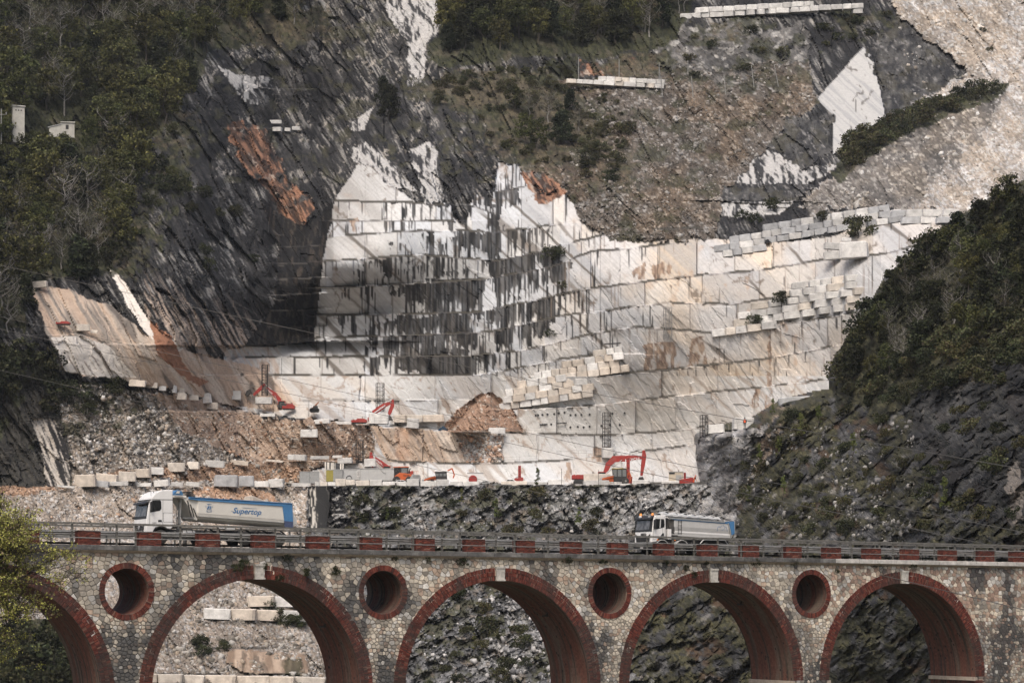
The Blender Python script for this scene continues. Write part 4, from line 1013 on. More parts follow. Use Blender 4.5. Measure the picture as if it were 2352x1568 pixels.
# corrugated crash barriers on both sides of the road
WB = [(.0, -.155), (.03, -.14), (.085, -.085), (.085, -.06), (.03, -.01), (.03, .01), (.085, .06), (.085, .085), (.03, .14), (0, .155)]
WBp = [(-a, b) for a, b in WB] + [(-a + .012, b) for a, b in reversed(WB)]
for n_, sgn, nm in ((.62, 1, 'near'), (BW - .75, -1, 'far')):
    g = empty('crash_barrier', bp(0, n_, road_z(0)), 0, 'corrugated crash barrier on the %s side of the viaduct road' % nm, 'crash barrier', 'crash barriers along the viaduct road'); GO = bp(0, n_, road_z(0))
    rail_run(g, GO, n_, .73, None, 'beam', M_galv, S_A, S_B, WBp)
    bm_ = MB(); bm_.box((0, 0, .35), (.08, .11, .95)); pme = bm_.mesh('post'); pme.materials.append(M_steel)
    for k in range(int((S_B - S_A) / 2.25)):
        s = S_A + k * 2.25 + .6; o = link('post', pme, g); o.location = bp(s, n_ + .08, road_z(s)) - GO; o.rotation_euler = (0, 0, TH)
    if nm == 'far':
        rail_run(g, GO, n_ + .5, 1.35, (.035, .06), 'top_rail', M_steel, S_A, S_B)
        bm_ = MB(); bm_.box((0, 0, .68), (.09, .10, 1.38)); pme = bm_.mesh('tall_post'); pme.materials.append(M_steel)
        for k in range(int((S_B - S_A) / 2.5)):
            s = S_A + k * 2.5 + .9; o = link('tall_post', pme, g); o.location = bp(s, n_ + .55, ztop(s)) - GO; o.rotation_euler = (0, 0, TH)
# ------------------------------------------------------------------ trees and shrubs
def mat_leaf(name, objvar=.35):
    if name in MATS: return MATS[name]
    m, n, l, b = nmat(name)
    at = n.new('ShaderNodeAttribute'); at.attribute_name = 'Col'
    oi = n.new('ShaderNodeObjectInfo')
    r1 = n.new('ShaderNodeMapRange'); r1.inputs[3].default_value = 1 - objvar; r1.inputs[4].default_value = 1 + objvar; l.new(oi.outputs['Random'], r1.inputs[0])
    mx = n.new('ShaderNodeMix'); mx.data_type = 'RGBA'; mx.blend_type = 'MULTIPLY'; mx.inputs[0].default_value = 1
    l.new(at.outputs['Color'], mx.inputs[6]); l.new(r1.outputs[0], mx.inputs[7])
    mm = n.new('ShaderNodeMath'); mm.operation = 'MULTIPLY'; mm.inputs[1].default_value = 17.3; l.new(oi.outputs['Random'], mm.inputs[0]); fr = n.new('ShaderNodeMath'); fr.operation = 'FRACT'; l.new(mm.outputs[0], fr.inputs[0])
    hu = n.new('ShaderNodeMix'); hu.data_type = 'RGBA'; l.new(fr.outputs[0], hu.inputs[0]); hu.inputs[6].default_value = (1.06, 1.0, .86, 1); hu.inputs[7].default_value = (.84, .98, .90, 1)
    m3 = n.new('ShaderNodeMix'); m3.data_type = 'RGBA'; m3.blend_type = 'MULTIPLY'; m3.inputs[0].default_value = 1; l.new(mx.outputs[2], m3.inputs[6]); l.new(hu.outputs[2], m3.inputs[7])
    l.new(m3.outputs[2], b.inputs['Base Color']); b.inputs['Roughness'].default_value = .75; b.inputs['Specular IOR Level'].default_value = .15
    try: b.inputs['Transmission Weight'].default_value = 0
    except Exception: pass
    MATS[name] = m; return m
M_leaf = mat_leaf('leaves'); M_bark = mat_attr('bark', var=.4, scale=3, bump=.4, dist=.05, objvar=.3)
def leaf_mesh(name, clumps, per, size, cols, seed, flat=.0):
    """many small leaf faces spread through uneven clumps"""
    r = np.random.RandomState(seed); V = []; cc = []
    for (cx, cy, cz, rad, shade) in clumps:
        k = max(4, int(per * rad ** 1.6))
        d = r.normal(size=(k, 3)); d /= np.linalg.norm(d, axis=1)[:, None]; q = r.random_sample(k) ** .45
        p = np.array((cx, cy, cz)) + d * (q * rad)[:, None] * np.array((1, 1, .75))
        a = r.normal(size=(k, 3)); a /= np.linalg.norm(a, axis=1)[:, None]; b = np.cross(a, r.normal(size=(k, 3))); b /= np.linalg.norm(b, axis=1)[:, None]
        s = size * (.55 + .9 * r.random_sample(k))[:, None]
        V.append(np.stack([p - a * s * .6, p + b * s * .45, p + a * s * .6, p - b * s * .45], 1))
        c = np.array(cols)[r.randint(0, len(cols), k)] * (.65 + .7 * r.random_sample(k))[:, None] * shade; cc.append(c)
    V = np.concatenate(V).reshape(-1, 3); c = np.concatenate(cc); nf = len(V) // 4
    me = bpy.data.meshes.new(name); me.vertices.add(len(V)); me.vertices.foreach_set('co', V.astype(np.float32).reshape(-1))
    me.loops.add(nf * 4); me.loops.foreach_set('vertex_index', np.arange(nf * 4, dtype=np.int32)); me.polygons.add(nf); me.polygons.foreach_set('loop_start', np.arange(0, nf * 4, 4, dtype=np.int32))
    me.update(calc_edges=True); at = me.attributes.new('Col', 'FLOAT_COLOR', 'POINT'); rgba = np.ones((len(V), 4), np.float32); rgba[:, :3] = np.repeat(c, 4, 0); at.data.foreach_set('color', rgba.reshape(-1))
    me.materials.append(M_leaf); return me
def trunk_mesh(name, h, r, base_r, col, limbs, seed, twigs=0):
    rr = random.Random(seed); m = MB(); m.cur = col
    pts = [Vector((0, 0, -.6))]; 
    for k in range(1, 6): pts.append(Vector(((rr.random() - .5) * .10 * h, (rr.random() - .5) * .10 * h, h * k / 5 * .85)))
    for k in range(5): m.tube(pts[k], pts[k + 1], base_r * (1 - k * .17), base_r * (1 - (k + 1) * .17), 6)
    ends = []
    for k in range(limbs):
        t = .3 + .65 * rr.random(); i = min(int(t * 5), 4); p = pts[i].lerp(pts[i + 1], t * 5 - i); a = rr.random() * 6.283; L = r * (.6 + .5 * rr.random())
        q = p + Vector((math.cos(a) * L * .6, math.sin(a) * L * .6, L * .35)); e = q + Vector((math.cos(a) * L * .4, math.sin(a) * L * .4, L * .45))
        m.tube(p, q, base_r * .38, base_r * .22, 5); m.tube(q, e, base_r * .22, base_r * .07, 4); ends.append(e)
        for w in range(twigs):
            b = q.lerp(e, rr.random()); d = Vector((rr.random() - .5, rr.random() - .5, rr.random() * .9)) * L * .7
            m.tube(b, b + d, base_r * .10, base_r * .03, 3, cap=False)
    me = m.mesh(name, True, fix=False); me.materials.append(M_bark); return me
def crown(kind, seed):
    r = random.Random(seed); cl = []
    if kind == 'broad':
        for k in range(46):
            a = r.random() * 6.283; z = 2.2 + 5.6 * r.random(); w = 2.7 * math.sqrt(max(.05, 1 - ((z - 4.6) / 3.9) ** 2)) * math.sqrt(r.random())
            cl.append((math.cos(a) * w, math.sin(a) * w, z, .5 + .65 * r.random(), .6 + .65 * r.random()))
    elif kind == 'dark':
        for k in range(52):
            a = r.random() * 6.283; z = 1.0 + 6.0 * r.random(); w = 2.3 * (1 - (z - 1) / 8.5) * math.sqrt(r.random()) + .2
            cl.append((math.cos(a) * w, math.sin(a) * w, z, .55 + .6 * r.random(), .55 + .6 * r.random()))
    elif kind == 'bare':
        for k in range(34):
            a = r.random() * 6.283; z = 2.5 + 5.2 * r.random(); w = 2.6 * math.sqrt(r.random())
            cl.append((math.cos(a) * w, math.sin(a) * w, z, .4 + .5 * r.random(), .7 + .5 * r.random()))
    elif kind == 'shrub':
        for k in range(22):
            a = r.random() * 6.283; z = .15 + 1.2 * r.random(); w = 1.35 * math.sqrt(max(.05, 1 - (z / 1.7) ** 2)) * math.sqrt(r.random())
            cl.append((math.cos(a) * w, math.sin(a) * w, z, .28 + .34 * r.random(), .6 + .6 * r.random()))
    elif kind == 'sapling':
        for k in range(26):
            a = r.random() * 6.283; z = .6 + 4.2 * r.random(); w = .75 * (1 - z / 6.0) * r.random() + .08
            cl.append((math.cos(a) * w, math.sin(a) * w, z, .18 + .2 * r.random(), .7 + .5 * r.random()))
    return cl
OLIVE = [(.078, .080, .030), (.055, .058, .024), (.100, .096, .038), (.046, .048, .022)]
DARKG = [(.030, .034, .018), (.042, .046, .023), (.022, .025, .015)]
BARE = [(.075, .066, .055), (.058, .052, .045), (.085, .080, .045)]
SCRUB = [(.062, .066, .030), (.085, .080, .040), (.050, .052, .028), (.070, .055, .036)]
LIGHT = [(.14, .145, .050), (.10, .11, .040)]
KIND = {}
for k, (kd, n_, per, sz, cols, bark) in {'broad': ('broad', 4, 62, .33, OLIVE, (.075, .065, .055)), 'dark': ('dark', 3, 66, .34, DARKG, (.04, .034, .028)),
        'bare': ('bare', 3, 34, .22, BARE, (.20, .19, .175)), 'shrub': ('shrub', 3, 170, .15, SCRUB, (.06, .05, .04)), 'dshrub': ('shrub', 3, 170, .15, [(.040, .045, .022), (.030, .034, .018), (.052, .050, .028)], (.03, .026, .022)), 'sapling': ('sapling', 3, 330, .13, LIGHT, (.07, .06, .05))}.items():
    KIND[k] = []
    for v in range(n_):
        lm = leaf_mesh('crown', crown(kd, 100 * len(KIND) + v), per, sz, cols, 31 * v + len(KIND))
        if kd in ('broad', 'dark', 'bare'): tm = trunk_mesh('trunk', 7.4, 2.6, .16, bark, 16 if kd == 'bare' else 8, v, 5 if kd == 'bare' else 1)
        elif kd == 'sapling': tm = trunk_mesh('trunk', 5.0, .5, .055, bark, 6, v)
        else: tm = trunk_mesh('stem', 1.0, .8, .05, bark, 5, v)
        KIND[k].append((tm, lm))
def plant(kind, pos, h, label, cat, group, r, name=None):
    tm, lm = KIND[kind][r.randrange(len(KIND[kind]))]
    base = {'broad': 8.2, 'dark': 7.6, 'bare': 8.0, 'shrub': 1.75, 'dshrub': 1.75, 'sapling': 5.1}[kind]
    k = h / base
    e = empty(name or {'broad': 'broadleaf_tree', 'dark': 'evergreen_tree', 'bare': 'budding_tree', 'shrub': 'shrub', 'dshrub': 'shrub', 'sapling': 'sapling'}[kind], pos, r.random() * 6.28, label, cat, group)
    e.scale = (k * (.85 + .35 * r.random()), k * (.85 + .35 * r.random()), k)
    link('stem' if 'shrub' in kind else 'trunk', tm, e); link('foliage' if 'shrub' in kind else 'crown', lm, e)
    return e
def scatter(poly, dx, dy, r, jit=.9):
    xs = [p[0] for p in poly]; ys = [p[1] for p in poly]; out = []
    y = min(ys); k = 0
    while y < max(ys):
        x = min(xs) + (dx / 2 if k % 2 else 0)
        while x < max(xs):
            px, py = x + (r.random() - .5) * dx * jit, y + (r.random() - .5) * dy * jit
            if poly_mask(np.array([px]), np.array([py]), poly)[0]: out.append((px, py))
            x += dx
        y += dy; k += 1
    return out
r = random.Random(77)
LW = [(-60,30),(60,-20),(720,-20),(690,75),(500,105),(470,130),(430,235),(400,300),(340,330),(320,400),(300,560),(240,640),(90,650),(60,720),(40,800),(-60,800)]
used_ = 0
for (x, y) in scatter(LW, 43, 39, r):
    u = r.random()
    dk = (fbm(np.array([x / 90.]), np.array([y / 90.]), 3, 500)[0])
    kd = ('broad' if u < .82 else 'bare') if dk > .48 else ('dark' if u < .40 else 'bare' if u < .84 else 'broad')
    if y < 200 and r.random() < .35: kd = 'bare' if u < .7 else 'dark'
    h = (7.0 + 4.0 * r.random()) * (.82 if kd == 'dark' else 1)
    for tx, tw, ty in ((41, 42, 296), (142, 58, 300)):
        if abs(x - tx) < tw and y > ty - 10: h = min(h, (y - ty) / FOC * qdep(x, y) * .92)
    if h < 2.2: continue
    where = 'around the pale tower house' if x < 110 and 250 < y < 420 else 'around the small pale hut' if x < 240 and 250 < y < 420 else 'along the top edge at far left' if y < 70 and x < 300 else 'along the top edge left of centre' if y < 70 else 'bordering the dark striped cliff' if x > 300 - max(0, (y - 400)) * .3 else 'at the left edge above the pale slabs' if y > 560 else 'at the left edge of the upper wood' if x < 60 else 'in the middle of the upper left wood' if y < 400 else 'in the lower left wood beside the dark cliff'
    lab = {'broad': 'olive green broadleaf tree ', 'dark': 'dark evergreen tree ', 'bare': 'grey budding tree with bare twigs '}[kd] + where
    plant(kd, at_q(x, y, -.5), h, lab, 'tree', 'trees of the wood on the upper left slope', r)
MW = [(1040,-20),(1600,-20),(1590,25),(1545,90),(1440,95),(1330,115),(1200,110),(1060,125),(1010,120),(1015,40)]
for (x, y) in scatter(MW, 36, 28, r):
    u = r.random(); kd = 'dark' if u < .38 else 'bare' if u < .72 else 'broad'
    where = 'beside the white rock strip' if x < 1130 else 'at the right end' if x > 1440 else 'in the middle'
    lab = {'broad': 'olive green tree ', 'dark': 'dark evergreen tree ', 'bare': 'grey twiggy budding tree '}[kd] + where + ' of the top centre wood'
    plant(kd, at_q(x, y, -.5), 7 + 3.5 * r.random(), lab, 'tree', 'trees of the wood along the top centre', r)
for (x, y, kd, h) in [(895,278,'dark',9.0),(880,240,'dark',7),(960,235,'bare',6.5),(1010,240,'shrub',2.4),(1235,345,'broad',7.5),(1290,330,'dark',8),(1205,330,'broad',7),(1260,280,'bare',8),(1215,270,'bare',7),(1330,300,'bare',6),(1180,255,'broad',6),(1310,255,'dark',5.5)]:
    plant(kd, at_q(x, y, -.4), h, 'dark evergreen tree on the ledge above the streaked marble wall' if kd == 'dark' else 'small tree on the overgrown slope above the streaked marble wall', 'tree', 'trees above the marble wall', r)
SIDE = {'scrub above the marble wall': (1150, 1290), 'bushes below the right crest': (2080, 2230), 'trees on the right crest': (2090, 2220), 'shrubs below the pale scree': (2030, 2170), 'bushes along the right crest': (2000, 2160), 'bushes on the right slope': (1830, 1960), 'bushes on the rocks above the viaduct': (830, 890), 'bushes on the grey rocks above the viaduct': (1130, 1290), 'bushes under the leftmost arch': (40, 110)}
def shrubs(poly, dx, dy, kind, h0, h1, label, group, at=at_q, prob=1.0):
    for (x, y) in scatter(poly, dx, dy, r):
        if r.random() > prob: continue
        kd = kind if isinstance(kind, str) else kind[r.randrange(len(kind))]
        lb = label
        if group in SIDE: lb = label + (' towards the left' if x < SIDE[group][0] else ' towards the right' if x > SIDE[group][1] else ' midway along')
        plant(kd, at(x, y, -.2), h0 + (h1 - h0) * r.random(), lb, 'tree' if kd in ('dark', 'broad', 'bare') else 'shrub', group, r)
shrubs([(1920,390),(1965,325),(2060,275),(2160,230),(2320,195),(2290,215),(2130,285),(2010,345),(1935,410)], 24, 16, ['shrub','shrub','dshrub'], 2.6, 4.6, 'olive shrub in the scrub band below the pale scree', 'shrubs below the pale scree')
shrubs([(1880,60),(2000,25),(2060,45),(1980,95),(1890,110)], 30, 20, ['shrub','dshrub'], 1.6, 3.0, 'bush on the ridge above the pale rock pyramid', 'bushes above the rock pyramid', prob=.7)
shrubs([(2090,90),(2300,60),(2330,200),(2240,150)], 60, 36, 'shrub', 1.2, 2.2, 'small bush on the pale scree at upper right', 'bushes on the pale scree', prob=.6)
shrubs([(1560,90),(1860,60),(1850,130),(1600,200)], 52, 30, ['shrub','dshrub'], 1.2, 2.6, 'bush on the grey rocks below the white block parapet', 'bushes below the block parapet', prob=.7)
shrubs([(1010,180),(1250,150),(1420,190),(1440,260),(1340,400),(1230,390),(1130,320),(1060,250)], 34, 24, ['shrub','shrub','dshrub'], .9, 2.1, 'low scrub on the grassy slope above the marble wall', 'scrub above the marble wall', prob=.8)
shrubs([(1360,270),(1440,260),(1460,330),(1400,420),(1310,420),(1340,330)], 34, 26, ['shrub','dshrub'], 1.8, 3.2, 'dark shrub scattered on the brown upper slope', 'shrubs on the brown upper slope', prob=.75)
shrubs([(990,190),(1120,160),(1330,180),(1300,215),(1120,215),(1000,225)], 36, 20, 'shrub', 1.6, 3.0, 'scrub bush on the grassy ledge at upper centre', 'bushes on the upper centre ledge', prob=.7)
shrubs([(300,340),(400,280),(430,350),(420,450),(340,560),(300,640),(250,620)], 34, 34, ['shrub','dshrub','broad'], 2.2, 4.5, 'bush rooted in the dark streaked cliff at left', 'bushes on the dark left cliff', prob=.6)
shrubs([(430,440),(560,470),(620,600),(480,640),(380,560)], 70, 60, 'dshrub', 1.6, 2.6, 'small bush on a crack of the dark left cliff', 'small bushes on the dark left cliff', prob=.6)
shrubs([(-60,800),(60,790),(120,860),(90,900),(-60,920)], 36, 30, 'dshrub', 3.0, 5.0, 'dark bush at the left edge beside the pale slabs', 'dark bushes at the left edge')
shrubs([(100,880),(230,890),(300,905),(200,960),(110,960)], 40, 26, 'dshrub', 1.8, 3.6, 'dark bush on the grey rubble below the pale slabs', 'bushes on the grey rubble', prob=.8)
shrubs([(-60,1470),(90,1440),(170,1500),(190,1640),(-60,1640)], 34, 34, ['dshrub','dark'], 3.0, 6.0, 'dark bush seen under the leftmost arch', 'bushes under the leftmost arch')
shrubs([(610,1395),(690,1395),(700,1440),(640,1450)], 36, 24, 'dshrub', 1.6, 2.4, 'dark bush on the rubble under the second arch', 'bushes under the second arch')
shrubs([(440,1480),(540,1480),(520,1510),(450,1510)], 40, 20, 'dshrub', 1.2, 2.0, 'dark bush on the rubble under the second arch', 'bushes under the second arch')
shrubs([(780,1118),(940,1120),(930,1200),(800,1230)], 42, 26, ['shrub','dshrub'], 1.6, 3.0, 'scrub bush on the dark rocks left of centre above the viaduct', 'bushes on the rocks above the viaduct', prob=.75)
shrubs([(1000,1120),(1400,1118),(1420,1230),(1000,1230)], 62, 34, ['shrub','dshrub','shrub'], 1.2, 2.6, 'scrub bush on the grey rocks at centre above the viaduct', 'bushes on the grey rocks above the viaduct', prob=.7)
shrubs([(960,1370),(1120,1350),(1240,1470),(1180,1600),(960,1600)], 54, 44, ['shrub','dshrub'], 1.2, 2.6, 'scrub bush on the rocks seen under the third arch', 'bushes under the third arch', prob=.7)
for (x, y, h) in [(1268,596,3.2),(1290,662,1.8),(1262,770,1.6),(1257,905,1.4)]:
    plant('dshrub', at_q(x, y, -.3), h, 'lone dark bush growing on a ledge of the marble wall', 'shrub', 'bushes on the ledges of the marble wall', r)
for (x, y, h) in [(1730,510,2.4),(1705,500,2),(1775,480,2.6),(1970,540,4.4),(1885,505,2.0),(1795,695,2.6),(1730,745,2.2)]:
    plant('dshrub', at_q(x, y, -1.5), h, 'dark bush growing on the block walls at right', 'shrub', 'bushes on the block walls', r)
# right shoulder
shrubs([(1950,905),(1945,840),(2000,770),(2070,660),(2180,560),(2352,460),(2420,430),(2420,720),(2200,800),(2090,870)], 36, 34, ['dark','dark','broad','bare'], 3.6, 6.2, 'dark tree on the wooded crest at the right edge', 'trees on the right crest', at=at_h)
shrubs([(1925,905),(1935,830),(1990,750),(2050,655),(2160,555),(2352,445),(2352,470),(2200,560),(2060,690),(1960,850)], 24, 26, ['dshrub','dark','shrub'], 2.4, 4.6, 'dark bush along the outline of the right crest', 'bushes along the right crest', at=at_h)
shrubs([(1740,990),(1920,930),(2080,960),(2100,1100),(2000,1240),(1760,1240),(1700,1120)], 46, 40, ['shrub','dshrub','shrub'], 1.0, 2.2, 'scrub bush on the dark slope above the right end of the viaduct', 'bushes on the right slope', at=at_h, prob=.7)
shrubs([(1950,905),(2080,820),(2352,700),(2400,700),(2400,840),(2110,930),(2000,960)], 36, 28, ['shrub','dshrub'], 1.6, 3.2, 'scrub bush below the trees of the right crest', 'bushes below the right crest', at=at_h)
shrubs([(2100,900),(2352,830),(2352,1240),(2120,1240)], 60, 52, ['dshrub','shrub'], 1.0, 2.0, 'bush among the dark crags at the right edge', 'bushes among the right crags', at=at_h, prob=.7)
for (x, y, h, at) in [(1235,1122,4.2,at_q),(905,1112,3.6,at_q),(1140,1195,4.4,at_q),(1060,1160,3.4,at_q),(890,1200,3.0,at_q),(1330,1215,4.0,at_q),(1790,1060,4.4,at_h),(1745,1085,5.0,at_h),(1840,1010,4.6,at_h),(1880,985,4.0,at_h),(1775,955,3.2,at_h),(1800,1150,4.2,at_h),(1680,1080,3.6,at_h),(1960,1060,4.4,at_h),(2170,1180,4.4,at_h),(1720,1160,3.6,at_h),(1090,1500,3.4,at_q),(1260,1460,3.6,at_q)]:
    plant('sapling', at(x, y, -.4), h, 'thin young sapling standing on the rocks %s' % ('below the quarry floor' if at is at_q else 'of the right slope'), 'sapling', 'saplings on the slopes', r)
# weeds on the viaduct wall
wl_ = random.Random(9)
for i, (x, z_) in enumerate([(655,2.9),(1300,2.95),(2090,2.9),(905,2.95),(2010,2.9),(1380,2.95),(1530,2.9),(1575,2.5),(1620,2.95),(1730,2.95),(1060,2.7),(700,1.9),(640,1.6),(560,2.4),(605,2.35),(980,2.9),(1820,2.9),(770,2.0),(1920,2.4),(1590,2.0),(540,2.2)]):
    s = s_of(x); lm = KIND['dshrub'][i % 3][1]
    e = empty('wall_weed', bp(s, -.12, z_), wl_.random() * 6, 'tuft of weeds rooted in the viaduct wall below the cornice', 'weed', 'weeds on the viaduct wall'); k = .22 + .16 * wl_.random(); e.scale = (k, k * .7, k)
    link('foliage', lm, e)
# tree budding at the near left
def near_tree():
    rr = random.Random(21); m = MB(); m.cur = (.055, .045, .038); leaves = []
    root = Vector(P(-95, 1700, 116)); e = empty('budding_tree', root, 0, 'yellow green budding tree in front of the left end of the viaduct', 'tree')
    def grow(p, d, L, rad, lev):
        if lev == 0 or rad < .006:
            return
        n_ = 4; q = p
        for k in range(n_):
            d2 = (d + Vector((rr.random() - .5, (rr.random() - .5), (rr.random() - .42))) * .42).normalized(); q2 = q + d2 * (L / n_)
            m.tube(q, q2, rad * (1 - k * .12), rad * (1 - (k + 1) * .12), 5 if rad > .03 else 3, cap=False); q = q2; d = d2
            if lev <= 4:
                nb = 2 if rr.random() < .6 else 1
                for _ in range(nb):
                    a = Vector((rr.random() - .5, rr.random() - .5, rr.random() - .3)).normalized()
                    grow(q, (d * .65 + a * .75).normalized(), L * (.50 + .22 * rr.random()), rad * .55, lev - 1)
            if lev <= 3: leaves.append((q, L))
        if lev > 1: grow(q, d, L * .72, rad * .62, lev - 1)
    def lp(x, y, Y=116): return Vector(P(x, y, Y)) - root
    trunk = [Vector((0, 0, -14)), Vector((0, 0, 0)), lp(-80, 1450), lp(-65, 1330), lp(-55, 1230)]
    for a, b, r0, r1 in zip(trunk[:-1], trunk[1:], (.20, .17, .14, .11), (.17, .14, .11, .07)): m.tube(a, b, r0, r1, 8)
    for st, tip, rad in [((-60,1300),(90,1255),.05),((-58,1260),(30,1195),.045),((-66,1340),(135,1330),.055),((-70,1370),(60,1350),.045),((-75,1420),(70,1440),.05),((-60,1280),(110,1295),.045),((-55,1235),(-10,1165),.04),((-80,1450),(30,1490),.035),((-60,1300),(-20,1240),.04),((-70,1380),(20,1400),.04)]:
        a, b = lp(*st), lp(*tip); b.y += (rr.random() - .5) * 3.0; d = (b - a); grow(a, d.normalized(), d.length * .62, rad, 4)
    m.build('branches', M_bark, e, colors=True, fix=False)
    cl = []
    for q, L in leaves: cl.append((q.x, q.y, q.z, .20 + .22 * rr.random(), .7 + .6 * rr.random()))
    rr.shuffle(cl); cl = cl[:1500]
    cols = [(.50, .44, .12), (.42, .39, .11), (.34, .31, .10), (.26, .18, .13), (.58, .53, .18)]
    me = leaf_mesh('leaves', cl, 130, .085, cols, 5); link('leaves', me, e)
near_tree()
# ------------------------------------------------------------------ loose rock on the slopes: far too many to count
def rock_field(name, spots, s0, s1, tones, seed, at=None, label=None, flat=.7):
    rr = np.random.RandomState(seed); n_ = len(spots)
    base = np.array([(x, y, z) for z in (-1, 1) for y in (-1, 1) for x in (-1, 1)], float)
    fc = np.array([(0, 2, 3, 1), (4, 5, 7, 6), (0, 1, 5, 4), (2, 6, 7, 3), (0, 4, 6, 2), (1, 3, 7, 5)])
    V = np.empty((n_, 8, 3)); tone = np.array(tones)[rr.randint(0, len(tones), n_)] * (.7 + .6 * rr.random_sample(n_))[:, None]
    sz = s0 + (s1 - s0) * rr.random_sample(n_) ** 6.0
    for i, p in enumerate(spots):
        b = base * (.55 + .6 * rr.random_sample((8, 3))) * np.array((1.0, .8, flat)) * sz[i] * .5
        q = rr.normal(size=4); q /= np.linalg.norm(q); w, x, y, z = q
        R = np.array([[1 - 2 * (y * y + z * z), 2 * (x * y - z * w), 2 * (x * z + y * w)], [2 * (x * y + z * w), 1 - 2 * (x * x + z * z), 2 * (y * z - x * w)], [2 * (x * z - y * w), 2 * (y * z + x * w), 1 - 2 * (x * x + y * y)]])
        V[i] = b @ R.T + np.array(p)
    V = V.reshape(-1, 3); f = (fc[None] + (np.arange(n_) * 8)[:, None, None]).reshape(-1, 4); nf = len(f)
    me = bpy.data.meshes.new(name); me.vertices.add(len(V)); me.vertices.foreach_set('co', V.astype(np.float32).reshape(-1))
    me.loops.add(nf * 4); me.loops.foreach_set('vertex_index', f.astype(np.int32).reshape(-1)); me.polygons.add(nf); me.polygons.foreach_set('loop_start', np.arange(0, nf * 4, 4, dtype=np.int32))
    me.update(calc_edges=True); at_ = me.attributes.new('Col', 'FLOAT_COLOR', 'POINT'); rgba = np.ones((len(V), 4), np.float32); rgba[:, :3] = np.repeat(tone, 8, 0); rgba[:, 3] = .5; at_.data.foreach_set('color', rgba.reshape(-1))
    o = link(name, me, None, mat_attr('loose_rock', var=.3, scale=2.0, bump=.4, dist=.1)); tag(o, label, kind='stuff'); return o
def spots_in(poly, n_, seed, dens=None, off=.04, at=at_q):
    rr = random.Random(seed); xs = [p[0] for p in poly]; ys = [p[1] for p in poly]; out = []
    X = np.array([min(xs) + (max(xs) - min(xs)) * rr.random() for _ in range(n_ * 3)]); Yv = np.array([min(ys) + (max(ys) - min(ys)) * rr.random() for _ in range(n_ * 3)])
    ok = poly_mask(X, Yv, poly); cl = fbm(X / 38, Yv / 30, 3, seed); ok &= (cl + .25 * np.array([rr.random() for _ in range(n_ * 3)])) > .66
    for x, y in zip(X[ok][:n_], Yv[ok][:n_]): out.append(tuple(at(x, y, off)))
    return out
GREY = [(.36, .335, .30), (.27, .24, .205), (.44, .425, .40), (.19, .17, .145), (.35, .285, .225), (.52, .50, .475), (.32, .27, .22)]
rock_field('scree_rubble', spots_in([(-40,1118),(712,1120),(705,1260),(-40,1262)], 700, 601), .2, 1.0, GREY + [(.36, .25, .18)], 1, label='pale broken stone covering the slope behind the viaduct')
rock_field('scree_rubble', spots_in([(330,1330),(560,1320),(740,1420),(760,1575),(330,1575)], 1800, 602), .2, 1.1, [(.30, .28, .25), (.22, .20, .17), (.36, .345, .32), (.15, .135, .115), (.28, .23, .18)], 2, label='pale broken stone seen through the second arch')
rock_field('scree_rubble', spots_in([(110,870),(350,905),(430,1000),(600,1075),(720,1085),(700,1112),(170,1112),(150,1000)], 4200, 603), .2, 1.1, GREY + [(.14, .13, .12), (.10, .09, .08)], 3, label='grey broken stone on the slope above the lorry')
rock_field('scree_rubble', spots_in([(350,905),(560,955),(850,985),(850,1050),(620,1080),(430,1000)], 700, 604), .2, .8, [(.40, .27, .19), (.28, .175, .12), (.46, .40, .34)], 4, label='stones in the red earth slope')
rock_field('scree_rubble', spots_in([(1050,1008),(1150,1000),(1152,1062),(1060,1064)], 420, 605), .25, 1.2, [(.55, .53, .50), (.42, .28, .2), (.5, .48, .46)], 5, label='white blasted debris heaped below the earth mound')
rock_field('scree_rubble', spots_in([(2060,60),(2360,0),(2400,440),(2200,480),(1860,480),(2040,330),(2250,200),(2100,230)], 700, 606), .3, 1.7, [(.40, .38, .35), (.31, .28, .24), (.48, .47, .45), (.25, .22, .19)], 6, label='pale scree filling the upper right slope')
rock_field('scree_rubble', spots_in([(1300,200),(1860,130),(1880,230),(1660,440),(1640,545),(1400,540),(1290,430)], 2400, 607), .25, 1.2, [(.20, .18, .16), (.13, .115, .10), (.30, .285, .265), (.10, .085, .07)], 7, label='brown scree on the upper centre slope')
rock_field('scree_rubble', spots_in([(780,1118),(1600,1118),(1640,1250),(780,1260)], 260, 608, off=-.3), .3, 1.0, [(.28, .28, .285), (.42, .41, .40), (.15, .15, .155), (.5, .49, .47)], 8, label='broken rock on the slope below the quarry floor')
rock_field('scree_rubble', spots_in([(930,1340),(1250,1330),(1300,1575),(930,1575)], 500, 609, off=-.5), .3, 1.3, [(.24, .24, .245), (.40, .39, .38), (.12, .12, .125)], 9, label='broken rock seen through the third arch')
rock_field('scree_rubble', spots_in([(1620,1010),(1740,990),(2100,960),(2100,1250),(1640,1250)], 1300, 610, off=-.3, at=at_h), .2, .9, [(.16, .155, .15), (.26, .25, .235), (.09, .09, .09)], 10, label='broken rock on the dark right slope')
rock_field('scree_rubble', spots_in([(1015,988),(1060,935),(1130,908),(1175,945),(1195,992)], 500, 611), .15, .6, [(.36, .24, .17), (.26, .16, .11), (.45, .40, .35)], 11, label='stones on the red earth mound')

